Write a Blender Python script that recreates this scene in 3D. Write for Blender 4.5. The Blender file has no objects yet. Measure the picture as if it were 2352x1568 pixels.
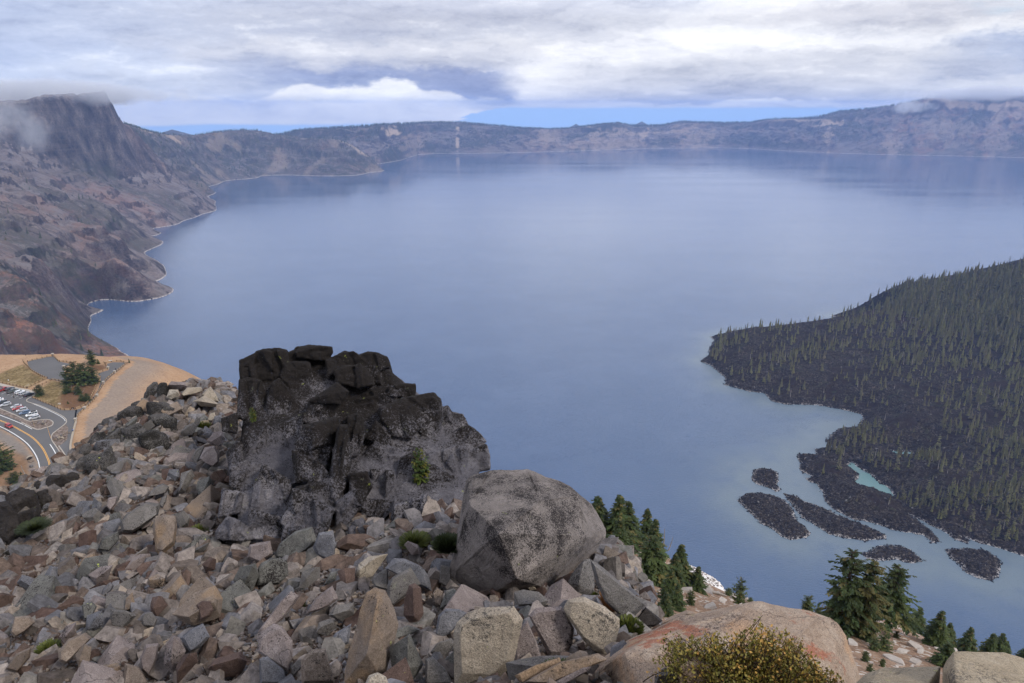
import bpy, bmesh, math, random
import numpy as np
from mathutils import Vector, Matrix, Euler

# ------------------------------------------------------------------ camera
sc = bpy.context.scene
COL = sc.collection
CAMZ = 560.0
TH = math.radians(19.0)
CT, ST = math.cos(TH), math.sin(TH)
camd = bpy.data.cameras.new('camera')
camd.sensor_width = 36.0
camd.lens = 24.0
camd.clip_start = 0.1
camd.clip_end = 250000.0
cam = bpy.data.objects.new('camera', camd)
COL.objects.link(cam)
cam.location = (0, 0, CAMZ)
cam.rotation_euler = (math.radians(90) - TH, 0, 0)
sc.camera = cam

# ------------------------------------------------------------------ light
SUN_AZ = math.radians(125)      # clockwise from +Y (view direction)
SUN_EL = math.radians(42)
sund = bpy.data.lights.new('sun', 'SUN')
sund.energy = 1.5
sund.angle = math.radians(10)
sund.color = (1.0, 0.94, 0.86)
sun = bpy.data.objects.new('sun', sund)
COL.objects.link(sun)
sdir = Vector((math.sin(SUN_AZ) * math.cos(SUN_EL), math.cos(SUN_AZ) * math.cos(SUN_EL), math.sin(SUN_EL)))
sun.rotation_euler = (-sdir).to_track_quat('-Z', 'Y').to_euler()
sun.location = sdir * 900 + Vector((0, 0, CAMZ))

sc.view_settings.view_transform = 'Standard'
sc.view_settings.look = 'None'
sc.view_settings.exposure = 0.76
sc.view_settings.gamma = 1.0
sc.view_settings.use_curve_mapping = False
sc.render.engine = 'CYCLES'
sc.cycles.use_denoising = True
sc.cycles.max_bounces = 6
sc.cycles.diffuse_bounces = 2
sc.cycles.glossy_bounces = 2
sc.cycles.transmission_bounces = 2
sc.cycles.volume_bounces = 1
sc.cycles.transparent_max_bounces = 6
sc.cycles.use_adaptive_sampling = True
sc.cycles.adaptive_threshold = 0.02


class NT:
    """small helper to write node trees"""
    def __init__(self, tree):
        self.t = tree; self.n = tree.nodes; self.l = tree.links
    def node(self, typ, **kw):
        nd = self.n.new(typ)
        for k, v in kw.items(): setattr(nd, k, v)
        return nd
    def put(self, sock, v):
        if v is None: return
        if hasattr(v, 'is_output'): self.l.new(v, sock)
        else:
            if isinstance(v, (tuple, list)):
                v = tuple(v)
                if len(v) == 3 and sock.type == 'RGBA': v = v + (1.0,)
            sock.default_value = v
    def math(self, op, a, b=None, c=None, clamp=False):
        nd = self.node('ShaderNodeMath', operation=op, use_clamp=clamp)
        self.put(nd.inputs[0], a)
        if b is not None: self.put(nd.inputs[1], b)
        if c is not None: self.put(nd.inputs[2], c)
        return nd.outputs[0]
    def vmath(self, op, a, b=None, out=0):
        nd = self.node('ShaderNodeVectorMath', operation=op)
        self.put(nd.inputs[0], a)
        if b is not None:
            if op == 'SCALE': self.put(nd.inputs[3], b)
            else: self.put(nd.inputs[1], b)
        return nd.outputs['Value'] if op in ('LENGTH', 'DOT_PRODUCT', 'DISTANCE') else nd.outputs[0]
    def mix(self, f, a, b, blend='MIX'):
        nd = self.node('ShaderNodeMix', data_type='RGBA', blend_type=blend)
        nd.clamp_factor = True
        self.put(nd.inputs[0], f); self.put(nd.inputs[6], a); self.put(nd.inputs[7], b)
        return nd.outputs[2]
    def noise(self, vec, scale, detail=4, rough=0.55, dist=0.0, out=0, dim='3D'):
        nd = self.node('ShaderNodeTexNoise', noise_dimensions=dim)
        self.put(nd.inputs['Vector'], vec); self.put(nd.inputs['Scale'], scale)
        self.put(nd.inputs['Detail'], float(detail)); self.put(nd.inputs['Roughness'], rough)
        self.put(nd.inputs['Distortion'], dist)
        return nd.outputs[out]
    def voro(self, vec, scale, feature='F1', out='Distance', rnd=1.0):
        nd = self.node('ShaderNodeTexVoronoi', feature=feature)
        self.put(nd.inputs['Vector'], vec); self.put(nd.inputs['Scale'], scale)
        self.put(nd.inputs['Randomness'], rnd)
        return nd.outputs[out]
    def step(self, v, lo, hi, a=0.0, b=1.0):
        nd = self.node('ShaderNodeMapRange', interpolation_type='SMOOTHSTEP')
        self.put(nd.inputs[0], v); self.put(nd.inputs[1], lo); self.put(nd.inputs[2], hi)
        self.put(nd.inputs[3], a); self.put(nd.inputs[4], b)
        return nd.outputs[0]
    def lin(self, v, lo, hi, a=0.0, b=1.0):
        nd = self.node('ShaderNodeMapRange', interpolation_type='LINEAR')
        self.put(nd.inputs[0], v); self.put(nd.inputs[1], lo); self.put(nd.inputs[2], hi)
        self.put(nd.inputs[3], a); self.put(nd.inputs[4], b)
        return nd.outputs[0]
    def ramp(self, f, stops, interp='LINEAR'):
        nd = self.node('ShaderNodeValToRGB')
        cr = nd.color_ramp; cr.interpolation = interp
        while len(cr.elements) < len(stops): cr.elements.new(0.5)
        for e, (p, c) in zip(cr.elements, stops):
            e.position = p; e.color = tuple(c) + (1.0,) if len(c) == 3 else c
        self.put(nd.inputs[0], f)
        return nd.outputs[0]
    def xyz(self, v):
        nd = self.node('ShaderNodeSeparateXYZ'); self.put(nd.inputs[0], v)
        return nd.outputs
    def comb(self, x, y, z):
        nd = self.node('ShaderNodeCombineXYZ')
        self.put(nd.inputs[0], x); self.put(nd.inputs[1], y); self.put(nd.inputs[2], z)
        return nd.outputs[0]
    def mapping(self, v, scale=(1, 1, 1), loc=(0, 0, 0), rot=(0, 0, 0)):
        nd = self.node('ShaderNodeMapping')
        self.put(nd.inputs[0], v); nd.inputs[1].default_value = loc
        nd.inputs[2].default_value = rot; nd.inputs[3].default_value = scale
        return nd.outputs[0]
    def coord(self, k='Object'):
        return self.node('ShaderNodeTexCoord').outputs[k]
    def attr(self, name, out='Fac'):
        return self.node('ShaderNodeAttribute', attribute_name=name).outputs[out]
    def bump(self, h, strength=0.5, dist=1.0, normal=None):
        nd = self.node('ShaderNodeBump'); nd.inputs['Strength'].default_value = strength
        nd.inputs['Distance'].default_value = dist
        self.put(nd.inputs['Height'], h)
        if normal is not None: self.put(nd.inputs['Normal'], normal)
        return nd.outputs[0]


def material(name, fn, rough=0.9, spec=0.2):
    m = bpy.data.materials.new(name); m.use_nodes = True
    k = NT(m.node_tree)
    b = m.node_tree.nodes['Principled BSDF']
    b.inputs['Roughness'].default_value = rough
    b.inputs['Specular IOR Level'].default_value = spec
    r = fn(k)
    if isinstance(r, dict):
        for key, v in r.items(): k.put(b.inputs[key], v)
    else: k.put(b.inputs['Base Color'], r)
    return m


def flat(name, c, rough=0.7, spec=0.3, metal=0.0, var=0.12):
    def f(k):
        n = k.noise(k.coord(), 2.3, 5, 0.6)
        lo = tuple(x * (1 - var) for x in c); hi = tuple(min(1, x * (1 + var)) for x in c)
        return {'Base Color': k.mix(n, lo, hi), 'Metallic': metal}
    return material(name, f, rough, spec)

# ------------------------------------------------------------------ world
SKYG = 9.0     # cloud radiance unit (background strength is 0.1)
w = bpy.data.worlds.new('World'); sc.world = w; w.use_nodes = True
K = NT(w.node_tree)
bg = w.node_tree.nodes['Background']; bg.inputs['Strength'].default_value = 0.1
sky = K.node('ShaderNodeTexSky', sky_type='NISHITA'); sky.sun_disc = False
sky.sun_elevation = SUN_EL; sky.sun_rotation = SUN_AZ; sky.altitude = 2400; sky.air_density = 1.3
sky.dust_density = 0.6; sky.ozone_density = 2.0
D = K.vmath('NORMALIZE', K.coord('Generated'))
dx, dy, dz = K.xyz(D)
azr = K.math('ARCTAN2', dx, dy)                       # azimuth from the view direction
elr = K.math('ARCSINE', dz)
AE = K.comb(azr, K.math('MULTIPLY', elr, 2.2), 0.0)
# billow coordinates: stretched sideways towards the horizon like a layer seen edge-on
den = K.math('ADD', K.math('MAXIMUM', dz, 0.0), 0.16)
LAY = K.comb(K.math('DIVIDE', dx, den), K.math('DIVIDE', dy, den), 0.0)
nbig = K.noise(LAY, 0.55, 6, 0.52)
nmid = K.noise(LAY, 1.9, 7, 0.55)
warp = K.noise(AE, 13.0, 8, 0.66, out=1)
wv = K.vmath('SUBTRACT', warp, (0.5, 0.5, 0.5))
AEw = K.vmath('ADD', AE, K.vmath('SCALE', wv, 0.075))
AEs = K.vmath('ADD', AE, K.vmath('SCALE', wv, 0.16))


def pix_ae(u, v):
    a = (u - 1176) / 1568.0; b = -(v - 784) / 1568.0
    y = CT + b * ST; z = -ST + b * CT
    return math.atan2(a, y), math.asin(z / math.sqrt(a * a + y * y + z * z))


def blob(u, v, ru, rv, soft=0.5, rot=0.0, src=None):
    """elliptical patch of sky given by centre and radii in the 2352-wide photo"""
    az, el = pix_ae(u, v)
    sx = ru / 1568.0; sy = rv / 1568.0 * 2.2
    nd = K.node('ShaderNodeMapping', vector_type='TEXTURE')
    K.put(nd.inputs[0], src if src is not None else AEw)
    nd.inputs[1].default_value = (az, el * 2.2, 0); nd.inputs[2].default_value = (0, 0, rot)
    nd.inputs[3].default_value = (sx, sy, 1)
    d = K.vmath('LENGTH', nd.outputs[0])
    return K.step(d, 1.0 - soft, 1.0 + soft, 1.0, 0.0)


def S(c, m=1.0):
    return tuple(((x / 255.0) ** 2.2) * SKYG * m for x in c)


ccol = K.ramp(K.math('ADD', K.math('MULTIPLY', nbig, 0.7), K.math('MULTIPLY', nmid, 0.3)),
              [(0.34, S((158, 168, 194))), (0.46, S((188, 193, 208))), (0.54, S((216, 217, 223))), (0.64, S((252, 252, 252)))])
def lay(c, b, fac=1.0):
    global ccol
    f = b if fac == 1.0 else K.math('MULTIPLY', b, fac)
    ccol = K.mix(f, ccol, c)

lay(S((178, 196, 232)), blob(60, 100, 420, 170, 0.8, src=AEs), 0.75)
lay(S((186, 190, 205)), blob(760, 60, 560, 90, 0.9, src=AEs), 0.75)
lay(S((238, 238, 241)), blob(1700, 70, 460, 80, 0.8, src=AEs), 0.8)
lay(S((252, 251, 249)), blob(2260, 75, 170, 42, 0.5), 0.95)
lay(S((252, 251, 249)), blob(2330, 110, 60, 30, 0.5), 0.9)
lay(S((248, 247, 246)), blob(1990, 105, 120, 18, 0.6), 0.7)
lay(S((180, 184, 200)), blob(1130, 10, 330, 50, 0.8, src=AEs), 0.75)
lay(S((206, 206, 214)), blob(2150, 25, 330, 30, 0.6, src=AEs), 0.8)
lay(S((150, 161, 194)), blob(900, 180, 330, 56, 0.45, 0.0, AEs), 0.9)
lay(S((130, 146, 190)), blob(760, 196, 190, 34, 0.45), 0.85)
lay(S((142, 153, 188)), blob(1120, 196, 190, 46, 0.5, 0.0, AEs), 0.85)
lay(S((222, 222, 227)), blob(960, 118, 420, 24, 0.7, 0.0, AEs), 0.7)
lay(S((198, 200, 210)), blob(1000, 145, 260, 18, 0.6, 0.0, AEs), 0.6)
# big bank on the right with a bright ragged upper-left edge
lay(S((240, 240, 243)), blob(1720, 176, 500, 92, 0.13, 0.0), 0.96)
lay(S((238, 238, 241)), blob(1320, 196, 160, 30, 0.16, 0.62), 0.93)
lay(S((240, 240, 243)), blob(1395, 150, 46, 30, 0.2), 0.9)
lay(S((238, 238, 241)), blob(1300, 190, 50, 24, 0.25), 0.85)
lay(S((202, 204, 213)), blob(1800, 196, 440, 62, 0.4, 0.0), 0.9)
lay(S((176, 181, 198)), blob(1790, 212, 240, 20, 0.6, 0.0, AEs), 0.8)
lay(S((188, 191, 204)), blob(1560, 220, 210, 16, 0.6, 0.0, AEs), 0.7)
lay(S((142, 160, 198)), blob(2290, 130, 105, 38, 0.45, 0.0, AEs), 0.9)
lay(S((204, 206, 214)), blob(2080, 165, 230, 60, 0.6, 0.0, AEs), 0.7)
lay(S((214, 216, 222)), blob(2200, 205, 200, 24, 0.6, 0.0, AEs), 0.7)
lay(S((210, 215, 226)), blob(400, 240, 420, 60, 0.7, 0.0, AEs), 0.8)
# white cumulus bank on the left of centre
lay(S((232, 232, 235)), blob(830, 250, 270, 36, 0.14), 0.97)
lay(S((240, 240, 240)), blob(715, 226, 70, 28, 0.18), 0.95)
lay(S((243, 243, 243)), blob(800, 222, 60, 26, 0.18), 0.95)
lay(S((246, 246, 245)), blob(905, 216, 70, 30, 0.18), 0.95)
lay(S((238, 238, 239)), blob(1010, 230, 70, 22, 0.18), 0.92)
lay(S((245, 240, 228), 1.2), blob(830, 264, 300, 28, 0.25), 0.95)
lay(S((226, 222, 214), 1.1), blob(850, 281, 290, 8, 0.5), 0.7)
lay(S((238, 234, 224), 1.15), blob(420, 272, 330, 36, 0.4, 0.0, AEs), 0.85)
lay(S((214, 216, 222)), blob(1120, 238, 60, 12, 0.4), 0.7)
lay(S((240, 240, 240)), blob(1700, 240, 560, 4, 0.5), 0.7)
lay(S((246, 245, 240)), blob(1770, 236, 120, 5, 0.5), 0.7)
bill = K.noise(K.vmath('ADD', LAY, K.vmath('SCALE', wv, 0.8)), 3.2, 8, 0.6)
bill2 = K.noise(K.mapping(AEw, (5, 17, 1)), 1.0, 7, 0.6)
tx = K.math('ADD', K.math('MULTIPLY', bill, 0.4), K.math('MULTIPLY', bill2, 0.6))
ccol = K.mix(1.0, ccol, K.ramp(tx, [(0.36, (0.66, 0.68, 0.74)), (0.47, (0.86, 0.87, 0.90)), (0.58, (1.0, 1.0, 1.0))]), 'MULTIPLY')
ccol = K.mix(K.step(tx, 0.54, 0.72, 0.0, 0.45), ccol, S((250, 250, 250), 1.1))
# azure strip along the horizon: haze of the far land painted into the sky
elw = K.math('ADD', elr, K.math('MULTIPLY', K.math('SUBTRACT', nmid, 0.5), 0.006))
e0 = pix_ae(1500, 247)[1]
e1 = pix_ae(800, 284)[1]; aL = pix_ae(1040, 260)[0]; aR = pix_ae(1170, 260)[0]
edge_e = K.step(K.math('ADD', azr, K.math('MULTIPLY', K.math('SUBTRACT', bill2, 0.5), 0.25)), aL, aR, e1, e0)
strip = K.step(K.math('SUBTRACT', elw, edge_e), -0.0025, 0.0025, 1.0, 0.0)
ccol = K.mix(K.math('MULTIPLY', strip, 1.0), ccol, K.ramp(K.lin(elr, -0.05, 0.03), [(0.0, S((165, 205, 250))), (0.62, S((170, 208, 252))), (0.75, S((222, 234, 250)))]))
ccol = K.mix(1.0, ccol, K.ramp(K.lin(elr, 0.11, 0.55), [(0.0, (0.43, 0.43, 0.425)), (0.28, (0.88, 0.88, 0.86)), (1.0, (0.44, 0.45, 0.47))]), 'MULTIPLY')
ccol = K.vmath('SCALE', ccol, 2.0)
cover = K.math('SUBTRACT', 1.0, K.math('MULTIPLY', K.step(nbig, 0.30, 0.38, 1.0, 0.0), 0.6))
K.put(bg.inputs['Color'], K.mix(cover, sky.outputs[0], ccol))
w.cycles.sampling_method = 'MANUAL'; w.cycles.sample_map_resolution = 512

# ------------------------------------------------------------------ geometry helpers
def ray(u, v):
    a = (u - 1176) / 1568.0; b = -(v - 784) / 1568.0
    return a, CT + b * ST, -ST + b * CT
def PZ(u, v, z):                      # the place at height z seen at this pixel of the 2352-wide photo
    x, y, d = ray(u, v); t = (z - CAMZ) / d
    return (x * t, y * t, z)
def PY(u, v, y0):
    x, y, d = ray(u, v); t = y0 / y
    return (x * t, y0, CAMZ + d * t)
def PT(u, v, t):
    x, y, d = ray(u, v)
    return (x * t, y * t, CAMZ + d * t)


def _h(ix, iy, seed):
    n = (ix.astype(np.int64) * 374761393 + iy.astype(np.int64) * 668265263 + seed * 974634777) & 0x7fffffff
    n = ((n ^ (n >> 13)) * 1274126177) & 0x7fffffff
    n = n ^ (n >> 16)
    return n
def pnoise(x, y, seed=0):
    x = np.asarray(x, float); y = np.asarray(y, float)
    ix = np.floor(x); iy = np.floor(y); fx = x - ix; fy = y - iy
    u = fx * fx * fx * (fx * (fx * 6 - 15) + 10); v = fy * fy * fy * (fy * (fy * 6 - 15) + 10)
    def g(a, b):
        h = _h(ix + a, iy + b, seed) / float(0x7fffffff) * 2 * math.pi * 4
        return np.cos(h) * (fx - a) + np.sin(h) * (fy - b)
    return ((g(0, 0) * (1 - u) + g(1, 0) * u) * (1 - v) + (g(0, 1) * (1 - u) + g(1, 1) * u) * v) * 1.5
def fbm(x, y, octv=5, seed=0, gain=0.5, lac=2.03):
    s = 0; a = 1.0; n = 0
    for i in range(octv):
        s = s + a * pnoise(x, y, seed + i * 17); n += a; a *= gain; x = x * lac; y = y * lac
    return s / n
def ridged(x, y, octv=5, seed=0, gain=0.5, lac=2.07):
    s = 0; a = 1.0; n = 0
    for i in range(octv):
        s = s + a * (1 - 2 * np.abs(pnoise(x, y, seed + i * 31))); n += a; a *= gain; x = x * lac; y = y * lac
    return s / n
def sstep(x, a, b):
    t = np.clip((x - a) / (b - a), 0, 1); return t * t * (3 - 2 * t)


def rbf(points, c, smooth=0.0):
    P = np.array(points, float); n = len(P)
    xy = P[:, :2]; z = P[:, 2]
    d = np.sqrt(((xy[:, None] - xy[None]) ** 2).sum(-1) + c * c)
    A = np.zeros((n + 3, n + 3)); A[:n, :n] = -d - np.eye(n) * smooth
    A[:n, n] = 1; A[:n, n + 1:] = xy; A[n, :n] = 1; A[n + 1:, :n] = xy.T
    b = np.zeros(n + 3); b[:n] = z
    k = np.linalg.solve(A + np.eye(n + 3) * 1e-9, b)
    def f(x, y):
        r = np.zeros_like(x) + k[n] + k[n + 1] * x + k[n + 2] * y
        for i in range(n):
            r = r - k[i] * np.sqrt((x - xy[i, 0]) ** 2 + (y - xy[i, 1]) ** 2 + c * c)
        return r
    return f


def poly_sd(x, y, poly):
    """signed distance to a closed polygon, positive inside"""
    P = np.array(poly, float)[:, :2]; n = len(P)
    best = np.full(x.shape, 1e18); inside = np.zeros(x.shape, bool)
    for i in range(n):
        ax, ay = P[i]; bx, by = P[(i + 1) % n]
        ex, ey = bx - ax, by - ay
        t = np.clip(((x - ax) * ex + (y - ay) * ey) / (ex * ex + ey * ey + 1e-12), 0, 1)
        best = np.minimum(best, (x - ax - t * ex) ** 2 + (y - ay - t * ey) ** 2)
        c = ((ay > y) != (by > y)) & (x < (bx - ax) * (y - ay) / (by - ay + 1e-12) + ax)
        inside ^= c
    d = np.sqrt(best)
    return np.where(inside, d, -d)


def mesh_np(name, V, F, mats=(), smooth=True, attrs=None, matidx=None):
    """V (n,3), F (m,k) with k = 3 or 4"""
    me = bpy.data.meshes.new(name)
    V = np.ascontiguousarray(V, np.float32); F = np.ascontiguousarray(F, np.int32)
    k = F.shape[1]
    me.vertices.add(len(V)); me.vertices.foreach_set('co', V.ravel())
    me.loops.add(F.size); me.loops.foreach_set('vertex_index', F.ravel())
    me.polygons.add(len(F))
    me.polygons.foreach_set('loop_start', np.arange(0, F.size, k, dtype=np.int32))
    me.polygons.foreach_set('loop_total', np.full(len(F), k, np.int32))
    me.polygons.foreach_set('use_smooth', np.full(len(F), smooth, bool))
    if matidx is not None: me.polygons.foreach_set('material_index', np.ascontiguousarray(matidx, np.int32))
    for a, v in (attrs or {}).items():
        at = me.attributes.new(a, 'FLOAT', 'POINT'); at.data.foreach_set('value', np.ascontiguousarray(v, np.float32))
    for m in mats: me.materials.append(m)
    me.update(calc_edges=True); me.validate()
    return me
def grid_faces(nu, nv):
    i = np.arange(nu * nv).reshape(nu, nv)
    return np.stack([i[:-1, :-1].ravel(), i[1:, :-1].ravel(), i[1:, 1:].ravel(), i[:-1, 1:].ravel()], 1)
def link(name, me, parent=None, **props):
    o = bpy.data.objects.new(name, me); COL.objects.link(o)
    if parent is not None: o.parent = parent
    for k, v in props.items(): o[k] = v
    return o
def structure(name, me, label=None):
    o = link(name, me); o['kind'] = 'structure'
    if label: o['label'] = label
    return o
def stuff(name, me, label, group=None):
    o = link(name, me); o['kind'] = 'stuff'; o['label'] = label
    if group: o['group'] = group
    return o
def thing(name, label, cat, loc=(0, 0, 0), group=None, rz=0.0):
    o = bpy.data.objects.new(name, None); COL.objects.link(o)
    o.empty_display_size = 0.2
    o.location = loc; o.rotation_euler = (0, 0, rz)
    o['label'] = label; o['category'] = cat
    if group: o['group'] = group
    return o
# ================================================================== far country, caldera walls, lake
RS = np.random.RandomState(7)

def wall_mat(name, dim=1.0, streak=0.02, sc_=1.0):
    def f(k):
        p = k.coord()
        nrm = k.xyz(k.node('ShaderNodeNewGeometry').outputs['Normal'])[2]
        px, py, pz = k.xyz(p)
        big = k.noise(p, 0.0035, 5, 0.6)
        mid = k.noise(p, 0.02 * sc_, 6, 0.66)
        fine = k.noise(p, 0.14 * sc_, 6, 0.7)
        strat = k.noise(k.comb(k.math('MULTIPLY', px, 0.003), k.math('MULTIPLY', py, 0.003), k.math('MULTIPLY', pz, 0.06)), 1.0, 5, 0.65)
        vert = k.noise(k.mapping(p, (streak, streak, streak * 0.18)), 1.0, 6, 0.68)
        talus = k.ramp(k.math('ADD', k.math('MULTIPLY', mid, 0.5), k.math('MULTIPLY', fine, 0.5)),
                       [(0.3, (0.085, 0.070, 0.066)), (0.5, (0.165, 0.135, 0.124)), (0.66, (0.30, 0.25, 0.225))])
        rock = k.ramp(k.math('ADD', k.math('MULTIPLY', vert, 0.65), k.math('MULTIPLY', fine, 0.35)),
                      [(0.36, (0.012, 0.010, 0.012)), (0.46, (0.048, 0.040, 0.042)), (0.55, (0.115, 0.096, 0.092)), (0.68, (0.28, 0.235, 0.21))])
        rock = k.mix(k.math('MULTIPLY', k.step(strat, 0.52, 0.62), 0.22), rock, (0.17, 0.125, 0.10))
        down = k.noise(k.mapping(p, (0.0045, 0.035, 0.006), rot=(0, 0, -0.25)), 1.0, 5, 0.6)
        talus = k.mix(k.step(down, 0.50, 0.60), talus, (0.21, 0.185, 0.175))
        talus = k.mix(k.step(down, 0.34, 0.44, 1.0, 0.0), talus, (0.075, 0.062, 0.055))
        red = k.math('MULTIPLY', k.attr('red'), k.step(k.noise(p, 0.012, 6, 0.68), 0.42, 0.55))
        talus = k.mix(red, talus, k.mix(fine, (0.20, 0.075, 0.045), (0.36, 0.19, 0.12)))
        rock = k.mix(k.math('MULTIPLY', red, 0.7), rock, k.mix(fine, (0.09, 0.035, 0.022), (0.24, 0.13, 0.09)))
        steep = k.step(k.math('ADD', nrm, k.math('MULTIPLY', k.math('SUBTRACT', mid, 0.5), 0.9)), 0.70, 0.80, 1.0, 0.0)
        col = k.mix(steep, talus, rock)
        veg = k.math('MULTIPLY', k.attr('veg'), k.step(k.math('ADD', k.math('MULTIPLY', mid, 0.5), k.math('MULTIPLY', fine, 0.5)), 0.44, 0.54))
        col = k.mix(k.math('MULTIPLY', veg, 0.85), col, k.mix(fine, (0.014, 0.021, 0.014), (0.052, 0.058, 0.032)))
        col = k.mix(k.math('MULTIPLY', k.attr('pale'), k.step(k.math('ADD', mid, k.math('MULTIPLY', fine, 0.5)), 0.50, 0.74)), col, (0.40, 0.31, 0.23))
        shore = k.step(k.math('ADD', pz, k.math('MULTIPLY', k.math('SUBTRACT', fine, 0.5), 5.0)), 1.2, 3.6, 1.0, 0.0)
        col = k.mix(k.math('MULTIPLY', shore, k.step(fine, 0.40, 0.56)), col, (0.55, 0.50, 0.45))
        col = k.mix(1.0, col, (dim, dim, dim * 1.02), 'MULTIPLY')
        h = k.math('ADD', k.math('MULTIPLY', mid, 14.0), k.math('ADD', k.math('MULTIPLY', fine, 3.4), k.math('MULTIPLY', vert, 9.0)))
        return {'Base Color': col, 'Normal': k.bump(h, 0.9, 1.0)}
    return material(name, f, 0.95, 0.1)

M_wall = wall_mat('volcanic_wall', 0.86)

# ---- left wall: height field through measured points
L = []
def z0(*pts):
    for u, v in pts: L.append(PZ(u, v, 0))
def zz(*pts):
    for u, v, z in pts: L.append(PZ(u, v, z))
def yy(*pts):
    for u, v, y in pts: L.append(PY(u, v, y))
zz((236, 681, 10), (228, 684, 8))
z0((300, 826), (270, 800), (232, 780), (205, 748), (235, 712), (222, 690), (262, 662), (330, 652), (358, 650), (383, 626),
   (372, 606), (335, 578), (290, 545), (345, 527), (420, 508), (465, 492), (497, 478), (494, 470), (480, 452), (468, 437),
   (520, 415), (600, 404), (700, 403), (820, 402), (850, 396), (873, 389), (868, 378))
zz((362, 612, 26), (335, 592, 55), (300, 570, 95), (275, 552, 125), (250, 540, 140), (478, 462, 40), (462, 450, 75), (440, 440, 105),
   (250, 640, 60), (180, 700, 40), (150, 780, 60), (120, 700, 110), (60, 670, 165), (0, 665, 180), (0, 735, 160), (0, 800, 150), (100, 805, 100), (-120, 800, 190),
   (200, 600, 105), (120, 620, 150), (230, 560, 130), (300, 510, 60), (360, 480, 75), (420, 470, 60), (250, 480, 150), (330, 430, 150),
   (0, 600, 185), (60, 560, 185), (150, 520, 170), (0, 540, 215), (80, 470, 220), (-100, 600, 235), (-150, 500, 300))
yy((0, 470, 2250), (100, 430, 2900), (0, 400, 2800), (180, 400, 3400), (0, 355, 3250), (120, 352, 3500), (240, 388, 3720), (318, 396, 3820),
   (60, 345, 3350), (-150, 400, 2700), (-200, 330, 3200), (-200, 270, 3400))
# rim of the big cliff and the country above it
yy((0, 262, 3420), (60, 246, 3520), (130, 236, 3640), (200, 228, 3800), (243, 216, 3900), (268, 268, 3930), (296, 310, 3960), (318, 360, 3940),
   (-200, 225, 3600), (225, 210, 4050), (120, 212, 4600), (0, 225, 4500), (-200, 215, 4600), (262, 262, 4250), (290, 286, 4500))
yy((300, 289, 5000), (340, 302, 5300), (385, 310, 5600), (440, 311, 5900), (492, 304, 6150), (545, 299, 6400), (590, 299, 6600), (640, 309, 6650), (700, 315, 6650), (750, 318, 6650),
   (775, 320, 6620), (812, 334, 6600), (845, 358, 6560), (862, 372, 6540),
   (340, 345, 4800), (400, 375, 4800), (450, 400, 4850), (500, 360, 5900), (600, 350, 6300), (700, 350, 6300), (790, 350, 6330), (380, 420, 4450), (420, 400, 4700), (560, 385, 5850), (680, 385, 6150))
for x, y, z in ((-1500, 6950, 0), (-1800, 6900, 30), (-2200, 7300, 120), (-3200, 7700, 210), (-2700, 7500, 200), (-4200, 6800, 240), (-3600, 5600, 330), (-4200, 5000, 460), (-4500, 4000, 520), (-4200, 3000, 480), (-3200, 2300, 430), (-2400, 1700, 380), (-1800, 1200, 300), (-1400, 900, 180), (-1050, 1150, 120), (-880, 1400, 0), (-900, 1200, 0), (-930, 950, 30), (-700, 1450, -60), (-700, 1000, -90), (-760, 1250, -50), (-500, 1000, -120),
                (-1200, 6700, -40), (-900, 5500, -120), (-1000, 3800, -120), (-600, 2200, -120), (-450, 1400, -90), (-1100, 2300, -60), (-300, 7000, -150), (-1150, 4700, -80)):
    L.append((x, y, z))
wallf = rbf(L, 55.0, 0.5)
KINK = None

def left_height(x, y):
    h = wallf(x, y)
    # distance below the plateau decides how strongly gullies cut
    k = sstep(h, 8, 140) * (0.35 + 0.65 * sstep(h, 40, 260))
    gx = x + 60 * fbm(x / 300, y / 300, 3, 5); gy = y + 0.35 * x + 60 * fbm(x / 300 + 9, y / 300, 3, 6)
    gul = ridged(gx / 900.0, gy / 190.0, 5, 11)
    h = h + k * (gul * 48 - 20)
    mid = ridged(x / 150, y / 120, 5, 21)
    h = h + k * (mid * 24 - 6) + fbm(x / 40, y / 40, 5, 3) * (3 + 9 * k)
    # rock bands
    b = 62.0
    q = (h + 22 * fbm(x / 260, y / 260, 3, 44)) / b; fr = q - np.floor(q)
    terr = (np.floor(q) + sstep(fr, 0.55, 0.80)) * b
    amt = 0.34 * (1 - 0.85 * sstep(y, 2900, 3200) * sstep(h, 260, 330)) * sstep(fbm(x / 330 + 4, y / 200, 3, 77), -0.22, 0.18) * sstep(h, 25, 90) * (1 - sstep(h, 480, 560))
    h = h * (1 - amt) + (terr - 22 * fbm(x / 260, y / 260, 3, 44) + b * 0.16) * amt
    return h

nA, nR = 860, 620
az = np.linspace(math.radians(-52), math.radians(-8.5), nA)
rr = np.exp(np.linspace(math.log(1000), math.log(8600), nR))
A_, R_ = np.meshgrid(az, rr, indexing='ij')
X = R_ * np.sin(A_); Y = R_ * np.cos(A_)
H = left_height(X, Y)
lsk = [(-200, 238), (-100, 236), (0, 232), (60, 228), (100, 216), (150, 215), (200, 212), (240, 208), (254, 222), (262, 246), (272, 268), (285, 285), (300, 289), (340, 302), (385, 310), (440, 311), (492, 304), (545, 299), (590, 299), (640, 309), (700, 317), (750, 318), (775, 320), (812, 334), (845, 358), (873, 378), (920, 380)]
la = np.array([math.atan2(ray(u, v)[0], ray(u, v)[1]) for u, v in lsk]); le = np.array([ray(u, v)[2] / math.hypot(ray(u, v)[0], ray(u, v)[1]) for u, v in lsk])
lim_ = CAMZ + R_ * np.interp(A_, la, le) + 9 * fbm(X / 45, Y / 45, 4, 70)
H = np.where(A_ < la[-1], np.where(H > lim_, lim_ - 0.15 * (H - lim_), H), H)
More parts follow.
